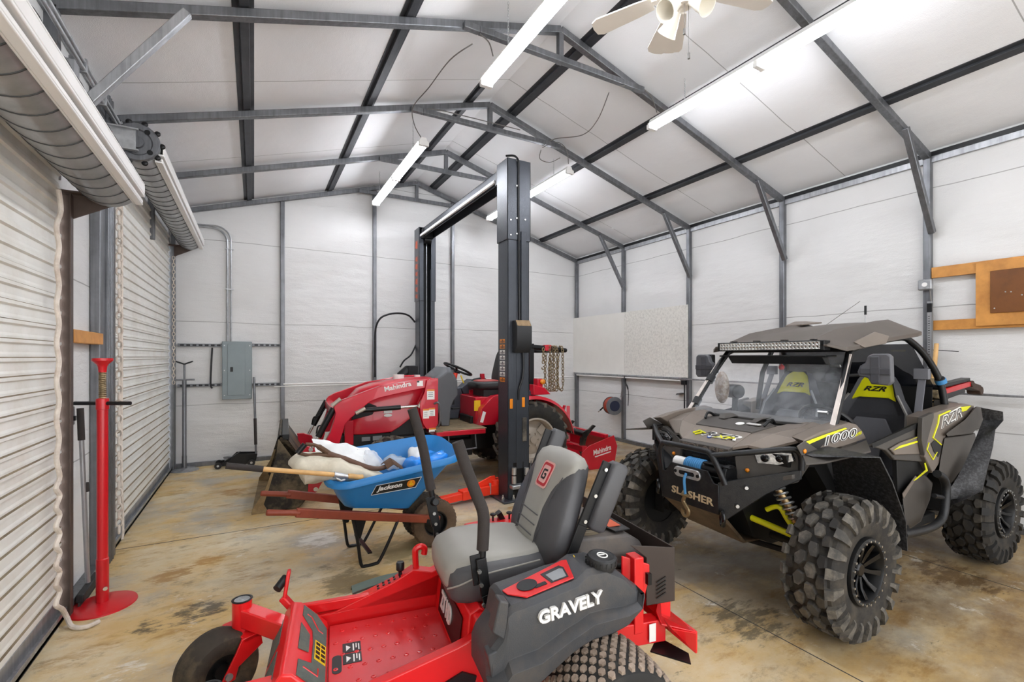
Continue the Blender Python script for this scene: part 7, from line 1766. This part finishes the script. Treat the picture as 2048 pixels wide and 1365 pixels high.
# windscreen: half-glazed, scratched
wsn = Vector((.50, 0, .37)).normalized()
b = MB(); b.poly([(.775, -.55, 1.13), (.775, .55, 1.13), (.395, .475, 1.61), (.395, -.475, 1.61)], wsn * .005); ws = b.build('windscreen', glass('scratched clear screen', '#e8eef6', .06, .05, .16), t)
b = MB(); b.tube([(.78, -.555, 1.125), (.795, -.40, 1.14), (.80, -.15, 1.135), (.80, .15, 1.135), (.795, .40, 1.14), (.78, .555, 1.125)], .015, 8); b.build('windscreen_seal', 'rubber', ws)
b = MB(); sym(b, [(.800, .582, 1.125), (.425, .507, 1.615), (.425, .482, 1.615), (.800, .553, 1.125)], (.006, 0, .005)); b.build('windscreen_edge', mat('milky screen edge', '#d6cdc6', .4), ws)
b = MB()
for x, z, y in ((.455, 1.53, .455), (.70, 1.225, .50)):
    b.box((x + .008, y - .03, z + .006), (.012, .06, .02), Matrix.Rotation(.9, 3, 'Y'))
b.build('windscreen_clip', 'zinc', ws)
b = MB(); b.poly([(-.46, -.50, 1.70), (-.46, .50, 1.70), (-.66, .57, 1.36), (-.66, -.57, 1.36)], (-.006, 0, 0)); b.build('rear_window', glass('smoked rear window', '#23262e', .08, .72), t)
b = MB(); b.bx((-.66, -.56, 1.02), (-.65, .56, 1.36)); b.build('rear_panel', 'cab_black', t)
# mirrors
for s in (1, -1):
    c_ = Vector((.47, s * .66, 1.52))
    b = MB(); ol = [(-.10, -.02), (-.085, .02), (-.055, .04), (-.04, .085), (-.01, .10), (.07, .10), (.09, .08), (.095, -.08), (.075, -.105), (-.02, -.10), (-.04, -.06), (-.095, -.05)]
    b.poly([c_ + Vector((0, s * y, z)) for y, z in ol], (-.045, 0, 0)); mr = b.build('side_mirror', mat('grey mirror shell', '#55565b', .5), t, bevel=.008)
    b = MB(); b.box((c_.x + .003, s * .665, 1.515), (.008, .05, .17)); b.box((c_.x + .003, s * .665, 1.505), (.010, .17, .04)); b.box((c_.x + .006, s * .665, 1.51), (.006, .055, .05)); b.build('mirror_rib', mat('dark grey mirror rib', '#43444a', .5), mr, bevel=.003)
    b = MB(); b.cyl(c_ + Vector((-.02, -s * .08, -.04)), (.50, s * .50, 1.47), .012, 8); b.build('mirror_arm', 'black', mr)
# things on the far side of the cab
b = MB(); q = R(1444, 775, -.70); b.ball((q.x, q.y, q.z), (.05, .07, .15), 18, 12); b.build('mirror_face', mat('mottled brown panel', '#8b7460', .5, 0, .4, 14, dirt='#ddd6cc', dirt_amt=.9, ds=18), t)
b = MB(); q = R(1471, 783, -.66); b.cyl(q + Vector((.02, .05, 0)), q + Vector((-.02, -.07, 0)), .065, 20); b.bar(q + Vector((0, 0, -.05)), q + Vector((.04, .02, -.20)), .05, .05); b.build('pod_speaker', 'black', t, bevel=.006)
b = MB(); q = R(1422, 726, -.66); b.box(tuple(q), (.05, .06, .15)); b.build('mirror_back', 'black', t, bevel=.01)
# antennas
b = MB(); b.cyl(R(1650, 652, -.35), R(1720, 603, -.35), .0028, 6); b.build('whip_aerial', 'cable', t)
b = MB(); b.cyl(R(1731, 648, -.2), R(1731, 628, -.2), .006, 8); b.build('flag_post', 'zinc', t)
b = MB(); b.cyl(R(1731, 630, -.2), R(1731, 612, -.2), .0105, 10); b.build('flag_post_tip', 'black', t)

# ---------------------------------------------------------------- cargo
def lump_r(name, m, path, sizes, lab, cat, nz, fr, seed):
    o = lump(name, m, path, sizes, lab, cat, nz, fr, seed); o.location = RF.o; o.rotation_euler = (0, 0, RF.rot); return o
lump_r('duffel_bag', 'cab_black', [(-.82, .35, 1.27), (-.83, .2, 1.32), (-.83, -.15, 1.32), (-.82, -.32, 1.27)], [(.05, .08), (.12, .22), (.12, .22), (.05, .08)], 'black bag behind the seats of the side by side, seen through its rear window', 'bag', .02, 9, 5.)
lump_r('camo_bundle', mat('tan camouflage cloth', '#6f6046', .9, 0, .45, 26, dirt='#241f18', dirt_amt=.9, ds=16), [(-.98, .38, 1.12), (-.98, .42, 1.26), (-1.0, .40, 1.40)], [(.09, .08), (.12, .10), (.07, .07)], 'tan camouflage bundle in the cargo bed behind the roll cage', 'bundle', .03, 12, 2.)
t = thing('floor_jack', 'red trolley jack lying in the cargo bed, its rusty end past the tailgate', 'floor jack', RF.o, RF.rot)
a = R(1874, 784, .42); c = R(1928, 768, .42); e = R(1950, 777, .42)
b = MB(); b.bar(a, c, .10, .045); b.build('beam', 'red_jack', t, bevel=.006)
b = MB(); b.bar(a + Vector((0, 0, .045)), c + Vector((-.03, 0, .04)), .07, .03); b.bar(a + Vector((0, 0, -.05)), c + Vector((.1, 0, -.05)), .08, .05); b.build('side_plate', 'black', t, bevel=.004)
b = MB(); b.bar(c + Vector((.03, 0, -.0)), e, .09, .06); b.cyl(e + Vector((0, -.05, -.02)), e + Vector((0, .05, -.02)), .04, 16); b.cyl(c + Vector((-.02, .06, 0)), c + Vector((-.02, -.06, 0)), .03, 12); b.build('caster_end', mat('rusty jack steel', '#4b3a30', .6, .4, .35, 22), t, bevel=.006)
